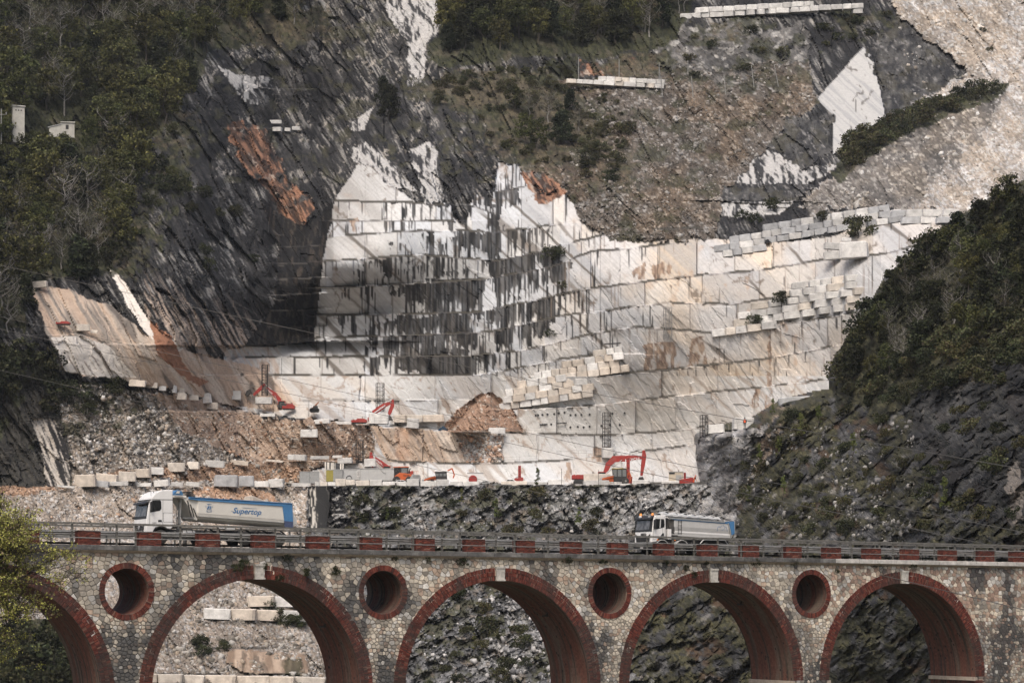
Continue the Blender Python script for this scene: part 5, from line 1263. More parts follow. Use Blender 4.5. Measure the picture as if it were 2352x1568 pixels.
# ------------------------------------------------------------------ sawn marble blocks
M_block = mat_attr('sawn_marble', rough=.7, var=.32, scale=.9, bump=.35, dist=.08, objvar=.22)
BT = [(.585, .575, .55), (.54, .53, .51), (.59, .54, .475), (.53, .47, .40), (.36, .365, .37)]
def block_mesh(w, d, h, seed, tone):
    rr = random.Random(seed); m = MB(); b = min(w, d, h) * .06; j = lambda k: (rr.random() - .5) * k
    # slightly skewed box with chipped corners
    V = []
    for z in (0, 1):
        for (sx, sy) in ((-1, -1), (1, -1), (1, 1), (-1, 1)):
            V.append(Vector((sx * w / 2 + j(w * .06), sy * d / 2 + j(d * .05), z * h + j(h * .07))))
    ring = []
    for z in (0, 1):
        r_ = []
        for k in range(4):
            p = V[z * 4 + k]; a = V[z * 4 + (k - 1) % 4]; c = V[z * 4 + (k + 1) % 4]
            r_ += [p + (a - p).normalized() * b * (1 + rr.random()), p + (c - p).normalized() * b * (1 + rr.random())]
        ring.append(r_)
    top_in = [p.lerp(sum(ring[1], Vector()) / 8, .07) + Vector((0, 0, 0)) for p in ring[1]]; side_top = [p - Vector((0, 0, b)) for p in ring[1]]
    vs_ = ring[0] + side_top + top_in; F_ = []
    for k in range(8):
        n_ = (k + 1) % 8; F_ += [(k, n_, n_ + 8, k + 8), (k + 8, n_ + 8, n_ + 16, k + 16)]
    F_ += [tuple(range(7, -1, -1)), tuple(range(16, 24))]
    m.add(vs_, F_, tone)
    me = m.mesh('block', True); me.materials.append(M_block); return me
BVAR = [block_mesh(1, 1, 1, 900 + k, BT[k % 5]) for k in range(15)]
def put_block(name, x0, y0, x1, y1, Y, rr, parent=None, org=None, dfac=.8, yaw=.25, tone=None, tilt=0.0):
    w = (x1 - x0) / FOC * Y; h = (y1 - y0) / FOC * Y
    ks = [k for k in range(15) if tone is None or k % 5 in tone]
    o = link(name, BVAR[rr.choice(ks)], parent)
    p = Vector(P((x0 + x1) / 2, y1, Y)); d = max(.5, min(w, h) * 1.3 * dfac); a = (rr.random() - .5) * yaw
    o.location = p + Vector((0, d * .5, 0)) - (org or Vector((0, 0, 0))); o.rotation_euler = (0, tilt + (rr.random() - .5) * .05, a); o.scale = (w, d, h)
    return o
def block_wall(label, poly, base, slope, ch, wmin, wmax, Yf, seed, tone=None):
    rr = random.Random(seed); c = Vector(P(base[0], base[1], Yf(base[0], base[1])))
    e = empty('block_retaining_wall', c, 0, label, 'retaining wall')
    ys = [p[1] for p in poly]; xs = [p[0] for p in poly]; k = -8
    n_ = 0
    while k < 40:
        x = min(xs) - rr.random() * wmax; hh = ch * (.92 + .16 * rr.random())
        while x < max(xs):
            w = wmin + (wmax - wmin) * rr.random(); xm = x + w / 2; yb = base[1] + (xm - base[0]) * slope - k * ch
            if poly_mask(np.array([xm]), np.array([yb - ch / 2]), poly)[0]:
                Y = Yf(xm, yb) + k * .04
                put_block('block', x + .1, yb - hh - .3 + rr.random() * 1.6, x + w - .1, yb, Y + rr.random() * .18, rr, e, c, 1.3, .06, tone, math.atan(slope) * .75); n_ += 1
            x += w
        k += 1
    return e
block_wall('stepped wall of cream marble blocks right of the red earth mound', [(1140,915),(1165,942),(1356,914),(1356,858),(1438,852),(1438,798),(1395,798),(1290,836),(1205,876)], (1165,940), -.155, 15.0, 17, 31, lambda x, y: qdep(x, 925) - 1.8 - .0 * y, 31, (0, 2, 3, 1))
block_wall('long grey marble block wall below the dark scree at upper right', [(1645,572),(1700,538),(1800,514),(2000,470),(2060,476),(2060,505),(2000,525),(1880,545),(1730,572),(1650,590)], (1650,592), -.165, 14.5, 20, 36, lambda x, y: qdep(x, min(y, 590)) - .9, 32, (1, 4, 4))
block_wall('two courses of marble blocks beside the crest at upper right', [(2055,478),(2215,480),(2215,512),(2055,514)], (2055,514), -.02, 15.5, 30, 48, lambda x, y: qdep(x, y) - .9, 33, (1, 4))
block_wall('slanting wall of rough white marble blocks at mid right', [(1640,768),(1690,728),(1760,690),(1830,650),(1900,632),(1982,622),(1982,698),(1860,728),(1700,762)], (1650,772), -.145, 16.5, 22, 42, lambda x, y: qdep(x, y) - .9, 34, (0, 1, 2))
block_wall('white block parapet along the top edge at upper right', [(1555,40),(1640,10),(1815,6),(1990,8),(1990,24),(1840,30),(1640,34),(1580,46)], (1560,44), -.062, 12.0, 18, 34, lambda x, y: qdep(x, 30) - 4.0, 35, (0, 1))
block_wall('short row of white blocks beside the wire fence', [(1305,182),(1400,176),(1530,182),(1530,206),(1440,200),(1310,190)], (1305,190), .06, 10.0, 14, 30, lambda x, y: qdep(x, 200) - 2.5, 36, (0, 1, 2))
block_wall('upper row of big blocks on the rubble under the second arch', [(545,1366),(760,1370),(760,1394),(545,1390)], (545,1391), .015, 24.0, 52, 66, lambda x, y: qdep(x, 1392) - .9, 37, (0, 3, 2))
block_wall('lower row of big blocks on the rubble under the second arch', [(480,1394),(770,1400),(770,1428),(480,1420)], (480,1421), .03, 27.0, 55, 72, lambda x, y: qdep(x, 1424) - .9, 38, (0, 3, 4))
block_wall('block ledge low under the second arch', [(330,1545),(480,1548),(720,1552),(720,1572),(330,1566)], (330,1566), .02, 19.0, 46, 80, lambda x, y: qdep(x, 1566) - .9, 39, (0, 3, 2))
block_wall('low block wall between the earth mound and the excavator terrace', [(885,948),(1020,948),(1020,972),(890,972)], (890,970), -.02, 17.0, 28, 50, lambda x, y: qdep(x, 975) - 1.5, 40, (2, 3))
def row_blocks(rowdesc, rects, cv, Yf, seed, tone=None, group=None, yaw=.6, dfac=.8):
    rr = random.Random(seed); n_ = len(rects); nums = ['first', 'second', 'third', 'fourth', 'fifth', 'sixth', 'seventh', 'eighth', 'ninth', 'tenth', 'eleventh', 'twelfth', 'thirteenth', 'fourteenth', 'fifteenth', 'sixteenth', 'seventeenth', 'eighteenth', 'nineteenth', 'twentieth', 'twenty-first', 'twenty-second', 'twenty-third', 'twenty-fourth']
    for i, (a, b, c, d) in enumerate(sorted(rects)):
        x0, y0 = cv(a, b); x1, y1 = cv(c, d)
        o = put_block('marble_block', x0, y0, x1, y1, Yf((x0 + x1) / 2, y1), rr, None, None, dfac, yaw, tone, (rr.random() - .5) * (.16 if yaw > .2 else .03))
        tag(o, '%s marble block from the left %s' % (nums[i], rowdesc), 'marble block', group or rowdesc)
cvA = lambda x, y: (x * .3385, y * .3385 + 826.8); cvB = lambda x, y: (x * .3385 + 673.7, y * .3385 + 826.8); cvC = lambda x, y: (x * .4271 + 1347.5, y * .4271 + 826.8)
row_blocks('in the row climbing the grey rubble', [(505,775,640,858),(645,770,790,825),(800,755,915,820),(920,735,1015,795),(1020,725,1105,775),(1135,695,1250,755),(1270,690,1350,738),(1385,680,1515,725),(1560,680,1685,710),(1800,676,1930,690),(1950,640,2075,677),(2105,650,2230,672)], cvA, lambda x, y: qdep(x, y + 3) - 1.2, 51, (0, 2, 3))
row_blocks('along the edge of the rubble slope above the lorry', [(385,850,500,864),(600,818,735,857),(740,822,865,850),(920,833,1030,857),(1045,813,1150,855),(1160,828,1240,855),(1258,825,1350,855),(1450,780,1610,856),(1618,785,1720,854),(1727,820,1820,857),(1822,805,1925,862),(1980,833,2110,857)], cvA, lambda x, y: qdep(x, y + 3) - 1.2, 52, (0, 1, 4))
row_blocks('in the kerb row along the quarry floor', [(145,825,180,852),(182,825,230,852),(232,825,285,852),(285,805,358,852),(358,812,420,846),(424,815,518,850),(520,812,600,850),(605,822,690,852),(700,825,768,853),(772,805,855,852),(862,820,968,857),(970,808,1055,854),(1065,823,1150,854),(1157,823,1260,856),(1410,820,1585,857),(1590,825,1720,854),(1730,808,1840,854),(1970,815,2145,862),(2148,838,2295,870),(2300,812,2420,866),(2500,818,2640,862)], cvB, lambda x, y: 400.6, 53, (0, 1, 2), yaw=.12)
row_blocks('on the terrace above the red slope', [(875,135,985,176),(990,150,1065,186),(1075,175,1125,206),(1125,170,1190,220),(1195,190,1250,225),(1165,222,1260,266),(1262,236,1345,270),(1350,225,1430,290),(1360,285,1475,330)], cvA, lambda x, y: qdep(x, y + 4) - 1.0, 54, (1, 2, 3), yaw=.4)
row_blocks('lying on the edge of the excavator terrace', [(140,400,250,430),(285,416,395,434),(770,395,850,460),(1325,458,1435,496)], cvB, lambda x, y: qdep(x, y + 8) - 1.2, 55, (0, 1))
row_blocks('on the ledge beside the tall lattice mast', [(0,640,86,678),(115,650,240,670),(265,645,330,662),(300,663,400,698),(480,668,560,720)], cvB, lambda x, y: qdep(x, y + 6) - 1.6, 56, (0, 2))
row_blocks('below the crest beside the worker', [(640,345,745,392),(790,308,898,372),(1040,195,1205,262),(1205,190,1338,232)], cvC, lambda x, y: min(qdep(x, y) - 2.0, 372), 57, (0, 4, 3))
row_blocks('among the stacked white slabs below the long grey wall', [(1280,300,1370,335),(1280,345,1365,388),(1372,295,1520,378),(1370,275,1425,292)], lambda x, y: (x * .4271 + 1347.5, y * .4271 + 428.7), lambda x, y: qdep(x, 600) - 2.6, 58, (0, 1, 4))
row_blocks('on the ledge of the dark upper left cliff', [(1850,862,1912,890),(1930,868,1970,890),(1980,858,2035,882),(1820,815,1910,838)], lambda x, y: (x / 1.8092 / 1.6327, y / 1.8092 / 1.6327), lambda x, y: qdep(x, y + 2) - 1.5, 59, (0, 1))
row_blocks('perched on the pale slabs at far left', [(220,640,320,682),(515,932,606,976),(610,972,660,992)], lambda x, y: (x * .3385, y * .3385 + 428.7), lambda x, y: qdep(x, y + 3) - 1.2, 60, (2, 3))
# ------------------------------------------------------------------ paint and parts shared by vehicles
M_white = mat_plain('white_paint', (.72, .71, .69), .35, var=.05, scale=1.5, spec=.5, dirt=.25, dirtcol=(.45, .42, .38))
M_cream = mat_plain('cream_paint', (.60, .575, .52), .4, var=.06, scale=1.2, spec=.5, dirt=.35, dirtcol=(.42, .38, .33))
M_greypaint = mat_plain('grey_paint', (.47, .465, .45), .45, var=.08, scale=1.5, dirt=.35, dirtcol=(.36, .33, .29))
M_blue = mat_plain('blue_tarp', (.055, .17, .34), .6, var=.15, scale=2.0, bump=.2, dirt=.2, dirtcol=(.2, .26, .32))
M_dark = mat_plain('dark_plastic', (.022, .022, .023), .5, var=.25, scale=4, dirt=.3, dirtcol=(.09, .08, .07))
M_chas = mat_plain('chassis_black', (.035, .034, .033), .6, var=.3, scale=3, dirt=.6, dirtcol=(.13, .115, .095))
M_glass = mat_plain('dark_glass', (.012, .013, .015), .08, var=.2, scale=1.0, spec=.8)
M_screen = mat_plain('windscreen_glass', (.10, .10, .105), .1, var=.7, scale=2.2, spec=.8)
M_tyre = mat_plain('tyre_rubber', (.03, .029, .028), .85, var=.3, scale=5, dirt=.6, dirtcol=(.12, .11, .095))
M_rim = mat_plain('dusty_rim', (.22, .215, .20), .6, metal=.3, var=.2, scale=4, dirt=.5)
M_alu = mat_plain('aluminium', (.42, .42, .41), .4, metal=.6, var=.15, scale=3)
M_red = mat_plain('red_paint', (.30, .030, .024), .5, var=.2, scale=1.5, dirt=.55, dirtcol=(.26, .13, .10))
M_orange = mat_plain('orange_paint', (.48, .10, .025), .45, var=.15, scale=2, dirt=.35, dirtcol=(.3, .16, .1))
M_yellow = mat_plain('yellow_paint', (.42, .33, .05), .5, var=.12, scale=2)
M_bluetext = mat_plain('blue_print', (.03, .13, .30), .5, var=.05)
M_whitetext = mat_plain('white_print', (.72, .70, .68), .5, var=.05)
M_blacktext = mat_plain('black_print', (.02, .02, .02), .5, var=.05)
M_tarp = mat_plain('grey_tarp', (.40, .41, .41), .7, var=.2, scale=2.5, bump=.3)
def mat_glow(name, col, st):
    if name in MATS: return MATS[name]
    m, n, l, b = nmat(name); b.inputs['Base Color'].default_value = (*col, 1); b.inputs['Emission Color'].default_value = (*col, 1); b.inputs['Emission Strength'].default_value = st
    MATS[name] = m; return m
def text_part(parent, name, txt, size, mat, origin, right, up, shear=0.0, ext=.006, xs=1.0, bold=0.0):
    cu = bpy.data.curves.new(name, 'FONT'); cu.body = txt; cu.size = size; cu.shear = shear; cu.extrude = ext; cu.align_x = 'CENTER'; cu.align_y = 'CENTER'; cu.offset = bold
    ob = bpy.data.objects.new(name, cu); COL.objects.link(ob); dg = bpy.context.evaluated_depsgraph_get(); me = bpy.data.meshes.new_from_object(ob.evaluated_get(dg)); COL.objects.unlink(ob); bpy.data.objects.remove(ob)
    right, up = Vector(right).normalized(), Vector(up).normalized(); nrm = right.cross(up)
    M = Matrix(((right.x * xs, up.x, nrm.x, origin[0]), (right.y * xs, up.y, nrm.y, origin[1]), (right.z * xs, up.z, nrm.z, origin[2]), (0, 0, 0, 1)))
    me.transform(M); me.materials.clear(); me.materials.append(mat); return link(name, me, parent)
def wheel(parent, x, y, r, w=.26, z=None, mat_r=None):
    z = r if z is None else z
    m = MB(); m.lathe([(r * .62, y), (r * .93, y + .01), (r, y + .05), (r, y + w - .05), (r * .93, y + w - .01), (r * .62, y + w)], (x, 0, z), 'y', 24)
    for k in range(24):
        a = 2 * math.pi * k / 24; m.box((x + math.cos(a) * r * 1.0, y + w / 2, z + math.sin(a) * r * 1.0), (.03, w * .8, .03))
    t = m.build('wheel', M_tyre, parent)
    m = MB(); m.lathe([(r * .60, y + .02), (r * .58, y + .07), (r * .30, y + .06), (r * .28, y - .02), (r * .12, y - .03), (.01, y - .03)], (x, 0, z), 'y', 18); m.build('rim', mat_r or M_rim, t)
    return t
def panel(parent, name, mat, pts, d, bev=0.0):
    """flat panel from an outline of 3-D points, given thickness d (vector)"""
    m = MB(); n_ = len(pts); d = Vector(d); V = [Vector(p) for p in pts] + [Vector(p) + d for p in pts]
    m.add(V, [tuple(range(n_)), tuple(range(2 * n_ - 1, n_ - 1, -1))] + [(i, i + n_, (i + 1) % n_ + n_, (i + 1) % n_) for i in range(n_)])
    return m.build(name, mat, parent, bevel=bev)
def prism_part(parent, name, mat, poly, y0, y1, bev=0.0):
    m = MB(); m.prism(poly, 'y', y0, y1); return m.build(name, mat, parent, bevel=bev)
def box_part(parent, name, mat, c, size, bev=0.0):
    m = MB(); m.box(c, size); return m.build(name, mat, parent, bevel=bev)
def s_n(x, n_):
    k = (x - HX) / FOC; return (k * (138.89 + n_ * math.cos(TH)) + 581.67 / FOC * 138.89 + n_ * math.sin(TH)) / (math.cos(TH) - k * math.sin(TH))
NT = 1.05
# ------------------------------------------------------------------ articulated tipper on the left of the bridge
def artic():
    s0 = s_n(335.0, NT); E = empty('tipper_lorry', bp(s0, NT, road_z(s0)), TH, 'white articulated tipper lorry with cream half pipe body and blue edge', 'lorry')
    E.rotation_euler = (0, math.atan(.0042), TH); W = 2.25
    cab = prism_part(E, 'cab', M_white, [(.00, .62), (.02, 1.25), (.05, 1.62), (.20, 2.50), (.26, 2.62), (.40, 2.95), (.66, 3.22), (.95, 3.36), (1.30, 3.42), (1.78, 3.43), (1.80, 1.10), (1.62, .96), (1.42, .98), (1.28, 1.08), (.95, 1.12), (.62, 1.02), (.48, .80), (.44, .55), (.05, .50)], 0, W, .05)
    # front: screen, panel, grille, bumper, lamps
    f = lambda z: .02 + max(0, (z - 1.62)) * .17 if z > 1.62 else .035
    panel(cab, 'windscreen', M_screen, [(.075, .16, 1.74), (.075, W - .16, 1.74), (.205, W - .22, 2.50), (.205, .22, 2.50)], (-.03, 0, .005))
    panel(cab, 'screen_surround', M_dark, [(.055, .05, 1.58), (.055, W - .05, 1.58), (.23, W - .10, 2.60), (.23, .10, 2.60)], (-.018, 0, .003))
    panel(cab, 'sun_visor', M_dark, [(.20, .02, 2.60), (.20, W - .02, 2.60), (-.06, W - .06, 2.50), (-.06, .06, 2.50)], (.03, 0, .09))
    for k, z in enumerate((.78, .90, 1.02, 1.14)):
        box_part(cab, 'grille_bar', M_dark, (-.015, W / 2, z + .02), (.06, 1.50 - .1 * (k < 1), .085))
    m = MB(); m.lathe([(.13, -.02), (.15, .0), (.13, .02)], (-.055, W / 2, 1.06), 'x', 20); m.build('badge_ring', M_alu, cab)
    m = MB()
    for a in (90, 210, 330): m.tube((-.06, W / 2, 1.06), (-.06, W / 2 + math.cos(math.radians(a)) * .13, 1.06 + math.sin(math.radians(a)) * .13), .018, .006, 5)
    m.build('badge_star', M_alu, cab)
    prism_part(cab, 'bumper', M_white, [(-.06, .28), (-.08, .45), (-.04, .60), (.44, .60), (.46, .28)], .01, W - .01, .03)
    box_part(cab, 'lower_grille', M_dark, (-.075, W / 2, .44), (.03, 1.2, .17))
    for y in (.20, W - .20): box_part(cab, 'headlight', M_alu, (-.075, y, .46), (.04, .28, .15), .02)
    # side: door lines, window, handle, mirrors
    panel(cab, 'side_window', M_glass, [(.30, -.004, 2.02), (.88, -.004, 2.14), (.98, -.004, 2.25), (.96, -.004, 2.66), (.90, -.004, 2.72), (.46, -.004, 2.70), (.38, -.004, 2.62)], (0, -.012, 0))
    panel(cab, 'window_seal', M_dark, [(.25, -.001, 1.97), (.90, -.001, 2.09), (1.02, -.001, 2.22), (1.00, -.001, 2.69), (.92, -.001, 2.76), (.44, -.001, 2.74), (.34, -.001, 2.64)], (0, -.006, 0))
    m = MB()
    for a, b in (((1.10, 1.16), (1.12, 2.78)), ((.24, 1.14), (.26, 1.95)), ((.26, 2.79), (1.12, 2.80)), ((.40, 1.14), (1.10, 1.16)), ((1.16, 1.98), (1.76, 1.98)), ((1.16, 1.40), (1.76, 1.40)), ((1.16, 1.40), (1.16, 1.98))):
        m.tube((a[0], -.002, a[1]), (b[0], -.002, b[1]), .010, .010, 4)
    m.build('door_seams', M_dark, cab)
    box_part(cab, 'door_handle', M_dark, (.92, -.02, 1.47), (.24, .04, .11), .03)
    for y, nm in ((-.16, 'mirror'), (W + .10, 'mirror')):
        box_part(cab, nm, M_dark, (.30, y, 2.36), (.14, .20, .60), .05)
    m = MB(); m.tube((.12, -.12, 2.68), (.25, .05, 2.66), .02); m.tube((.12, W + .1, 2.66), (.25, W, 2.66), .02); m.build('mirror_arm', M_dark, cab)
    m = MB(); m.tube((.42, .25, 3.03), (.42, .25, 3.28), .012); m.tube((.80, .12, 2.98), (.80, .12, 3.14), .02); m.tube((.62, .3, 3.22), (.62, .3, 3.32), .02); m.build('roof_aerials', M_dark, cab)
    m = MB(); m.prism([(.26, 2.80), (1.79, 2.83), (1.79, 2.79), (.25, 2.76)], 'y', -.006, W + .006); m.build('roof_seam', M_dark, cab)
    text_part(cab, 'lettering', 'ACTROS', .07, M_blacktext, (.55, -.012, 1.33), (1, 0, 0), (0, 0, 1))
    # chassis, tank, fifth wheel
    m = MB()
    for y in (.65, 1.60): m.box((4.9, y, .86), (8.2, .10, .24))
    m.box((1.2, W / 2, .72), (2.0, 1.2, .3)); m.box((3.0, W / 2, .95), (.7, 1.0, .18)); m.box((2.2, .3, .55), (.5, .4, .3)); m.build('chassis', M_chas, E)
    m = MB(); m.lathe([(.0, 0), (.24, .01), (.26, .04), (.26, .78), (.24, .81), (.0, .82)], (2.55, .34, .66), 'x', 18); t = m.build('fuel_tank', M_alu, E)
    for dx in (.2, .6): 
        m = MB(); m.lathe([(.268, 0), (.27, .03), (.268, .06)], (2.55 + dx, .34, .66), 'x', 18); m.build('tank_strap', M_dark, t)
    for x in (1.02, 4.25, 6.72, 7.90, 9.08):
        wheel(E, x, .03, .455); wheel(E, x, W - .30, .455)
    for x in (1.02, 4.25, 6.72, 7.90, 9.08):
        m = MB()
        for k in range(9):
            a0, a1 = math.pi * (.08 + .84 * k / 9), math.pi * (.08 + .84 * (k + 1) / 9)
            m.tube((x + math.cos(a0) * .56, .16, .46 + math.sin(a0) * .56), (x + math.cos(a1) * .56, .16, .46 + math.sin(a1) * .56), .035, .035, 5)
            P4 = [(x + math.cos(a0) * .56, .02, .46 + math.sin(a0) * .56), (x + math.cos(a1) * .56, .02, .46 + math.sin(a1) * .56), (x + math.cos(a1) * .56, .42, .46 + math.sin(a1) * .56), (x + math.cos(a0) * .56, .42, .46 + math.sin(a0) * .56)]
            m.face(P4)
        m.build('mudguard', M_dark, E, fix=False)
    box_part(E, 'tool_box', M_greypaint, (5.75, .25, 1.12), (.55, .4, .24), .02); box_part(E, 'number_plate', M_whitetext, (5.05, .05, 1.14), (.42, .03, .10))
    box_part(E, 'side_locker', M_greypaint, (5.85, .3, .52), (.3, .4, .24), .02)
    m = MB()
    for k in range(5): m.path([(1.82, .7 + k * .15, 1.5), (2.0, .7 + k * .15, 1.15), (2.3, .7 + k * .15, 1.05), (2.55, .75 + k * .15, 1.35)], .018, 5)
    m.build('air_lines', M_dark, E)
    # tipper body: half pipe between front wall and rear door
    def sect(x, zt, zb, y0=0.0):
        h = zt - zb; return [(x, y0, zt), (x, y0, zb + .48), (x, y0 + .05, zb + .30), (x, y0 + .16, zb + .13), (x, y0 + .34, zb + .03), (x, y0 + .6, zb), (x, W - y0 - .6, zb), (x, W - y0 - .34, zb + .03), (x, W - y0 - .16, zb + .13), (x, W - y0 - .05, zb + .30), (x, W - y0, zb + .48), (x, W - y0, zt)]
    st = [sect(3.42, 2.86, 1.56, .10), sect(3.50, 2.86, 1.54), sect(9.42, 2.68, 1.26), sect(9.95, 2.66, 1.30)]
    m = MB(); V = [p for s_ in st for p in s_]; L = 12
    m.add(V, [(a * L + i, a * L + i + 1, (a + 1) * L + i + 1, (a + 1) * L + i) for a in range(3) for i in range(L - 1)])
    inn = [[(p[0], .05 + (p[1]) * (W - .10) / W, p[2] + (.05 if p[2] < 2.6 else 0)) for p in s_] for s_ in (st[1], st[3])]
    V2 = [p for s_ in inn for p in s_]; m.add(V2, [(i, i + L, i + 1 + L, i + 1) for i in range(L - 1)])
    body = m.build('tipper_body', M_cream, E, fix=False, smooth=False)
    panel(body, 'front_wall', M_cream, [(2.55, .10, 2.90), (2.55, W - .10, 2.90), (3.44, W - .12, 1.58), (3.44, .12, 1.58)], (.05, 0, .03))
    for y in (.10, W - .14): panel(body, 'front_cheek', M_cream, [(2.50, y, 2.92), (3.45, y, 2.90), (3.45, y, 1.56), (3.25, y, 1.60), (2.95, y, 2.3)], (0, .04, 0))
    for x in (2.75, 2.95, 3.15): panel(body, 'front_rib', M_chas, [(x, .0, 2.80 - (x - 2.75) * 1.2), (x + .05, .0, 2.80 - (x - 2.75) * 1.2), (x + .30, .0, 1.75), (x + .25, .0, 1.75)], (0, .09, 0))
    m = MB(); m.tube((2.62, 1.1, .95), (2.66, 1.1, 2.75), .10, .08, 10); m.tube((2.64, 1.1, 1.8), (2.66, 1.1, 2.85), .07, .06, 10); m.build('lift_ram', M_alu, E)
    m = MB()
    for y in (.35, 1.0): m.tube((2.42, y, 1.1), (2.46, y, 2.95), .03); 
    m.tube((2.42, .3, 2.94), (2.46, W - .3, 2.94), .04); m.tube((2.44, .05, 1.68), (3.2, .05, 1.70), .02); m.build('ram_frame', M_alu, E)
    prism_part(body, 'top_edge', M_blue, [(2.85, 2.88), (2.85, 3.03), (9.98, 2.82), (9.98, 2.58), (9.28, 2.60), (3.40, 2.82)], -.05, .10)
    prism_part(body, 'top_edge', M_blue, [(2.85, 2.88), (2.85, 3.03), (9.98, 2.82), (9.98, 2.60)], W - .1, W + .05)
    m = MB(); m.prism([(2.9, 2.985), (9.95, 2.775), (9.95, 2.755), (2.9, 2.965)], 'y', -.07, -.04); m.build('tarp_cord', M_dark, body)
    prism_part(body, 'rear_band', M_blue, [(9.28, 2.66), (9.98, 2.64), (10.03, 1.62), (9.42, 1.66)], -.045, .02)
    prism_part(body, 'rear_band_foot', mat_plain('navy_paint', (.06, .075, .14), .5, var=.15), [(9.42, 1.66), (10.03, 1.62), (10.02, 1.24), (9.45, 1.27)], -.043, .03)
    prism_part(body, 'rear_door', M_greypaint, [(9.96, 2.60), (10.08, 2.2), (10.34, 1.75), (10.36, 1.55), (10.1, 1.28), (9.95, 1.28)], .03, W - .03, .03)
    m = MB(); m.prism([(3.5, 1.83), (9.42, 1.56), (9.42, 1.53), (3.5, 1.80)], 'y', -.03, .04); m.build('side_rail', M_alu, body)
    text_part(body, 'lettering', 'Supertop', .50, M_bluetext, (6.80, -.012, 2.20), (1, 0, -.035), (0, 0, 1), shear=.35, xs=1.06, bold=.004)
    m = MB(); m.tube((6.5, -.013, 2.44), (7.5, -.013, 2.405), .012, .008, 4); m.tube((5.72, -.013, 2.20), (6.0, -.013, 2.14), .010, .006, 4); m.build('lettering_stroke', M_bluetext, body)
    text_part(body, 'lettering', 'F1', .27, M_bluetext, (4.22, -.012, 2.36), (1, 0, -.02), (0, 0, 1), shear=.25, bold=.012)
    text_part(body, 'lettering', 'Supercup', .085, M_bluetext, (4.22, -.012, 2.60), (1, 0, -.02), (0, 0, 1)); text_part(body, 'lettering', 'Tecnokar', .085, M_bluetext, (4.22, -.012, 2.12), (1, 0, -.02), (0, 0, 1))
    m = MB(); pts = [(4.22 + math.sin(a * math.pi * .8) * .30, -.009, 2.37 + math.cos(a * math.pi * .8) * .28) for a in range(6)]; m.path([Vector(p) for p in pts], .006, 4); m.build('star_outline', M_bluetext, body)
    # headboard, rolled cover and bellows
    pl = box_part(E, 'headboard', M_cream, (2.24, W / 2, 3.02), (.92, W - .05, .14), .02)
    text_part(pl, 'lettering', 'TECNOKAR', .11, M_blacktext, (2.18, .012, 3.02), (1, 0, 0), (0, 0, 1), xs=1.0)
    m = MB(); m.add([(1.86, .3, 3.10), (1.98, .22, 3.30), (2.20, .25, 3.46), (2.52, .3, 3.38), (2.62, .35, 3.12), (1.86, 1.9, 3.10), (1.98, 1.95, 3.30), (2.20, 1.95, 3.46), (2.52, 1.9, 3.38), (2.62, 1.9, 3.12)],
                    [(0, 1, 2, 3, 4), (9, 8, 7, 6, 5), (0, 5, 6, 1), (1, 6, 7, 2), (2, 7, 8, 3), (3, 8, 9, 4), (4, 9, 5, 0)]); cv_ = m.build('rolled_cover', M_blue, E, bevel=.04)
    panel(cv_, 'cover_label', M_cream, [(2.08, .20, 3.24), (2.30, .23, 3.22), (2.32, .22, 3.38), (2.12, .20, 3.38)], (0, -.02, 0))
    m = MB()
    for k in range(13):
        a = math.pi * (.04 + .92 * k / 12); m.tube((2.98, .2, 3.02), (2.98 + math.cos(a) * .34, .18, 3.02 + math.sin(a) * .36), .018, .026, 5); m.tube((2.98 + math.cos(a) * .34, .18, 3.02 + math.sin(a) * .36), (2.98 + math.cos(a) * .34, W - .3, 3.02 + math.sin(a) * .36), .02, .02, 4)
    m.build('cover_bellows', M_dark, E)
    m = MB()
    for k in range(6): m.box((2.76 + k * .075, .1, 2.93), (.03, .04, .14))
    m.build('bellows_rack', M_whitetext, E)
    # marble in the body
    rr = random.Random(8); o = put_block('marble_boulder', 0, 0, 10, 10, 100, rr); o.scale = (1.5, 1.2, 1.0); o.rotation_euler = (0, .3, TH); o.location = bp(s0 + 7.75, NT + 1.1, road_z(s0) + 2.05)
    tag(o, 'white marble boulder showing above the blue edge of the lorry', 'boulder')
artic()
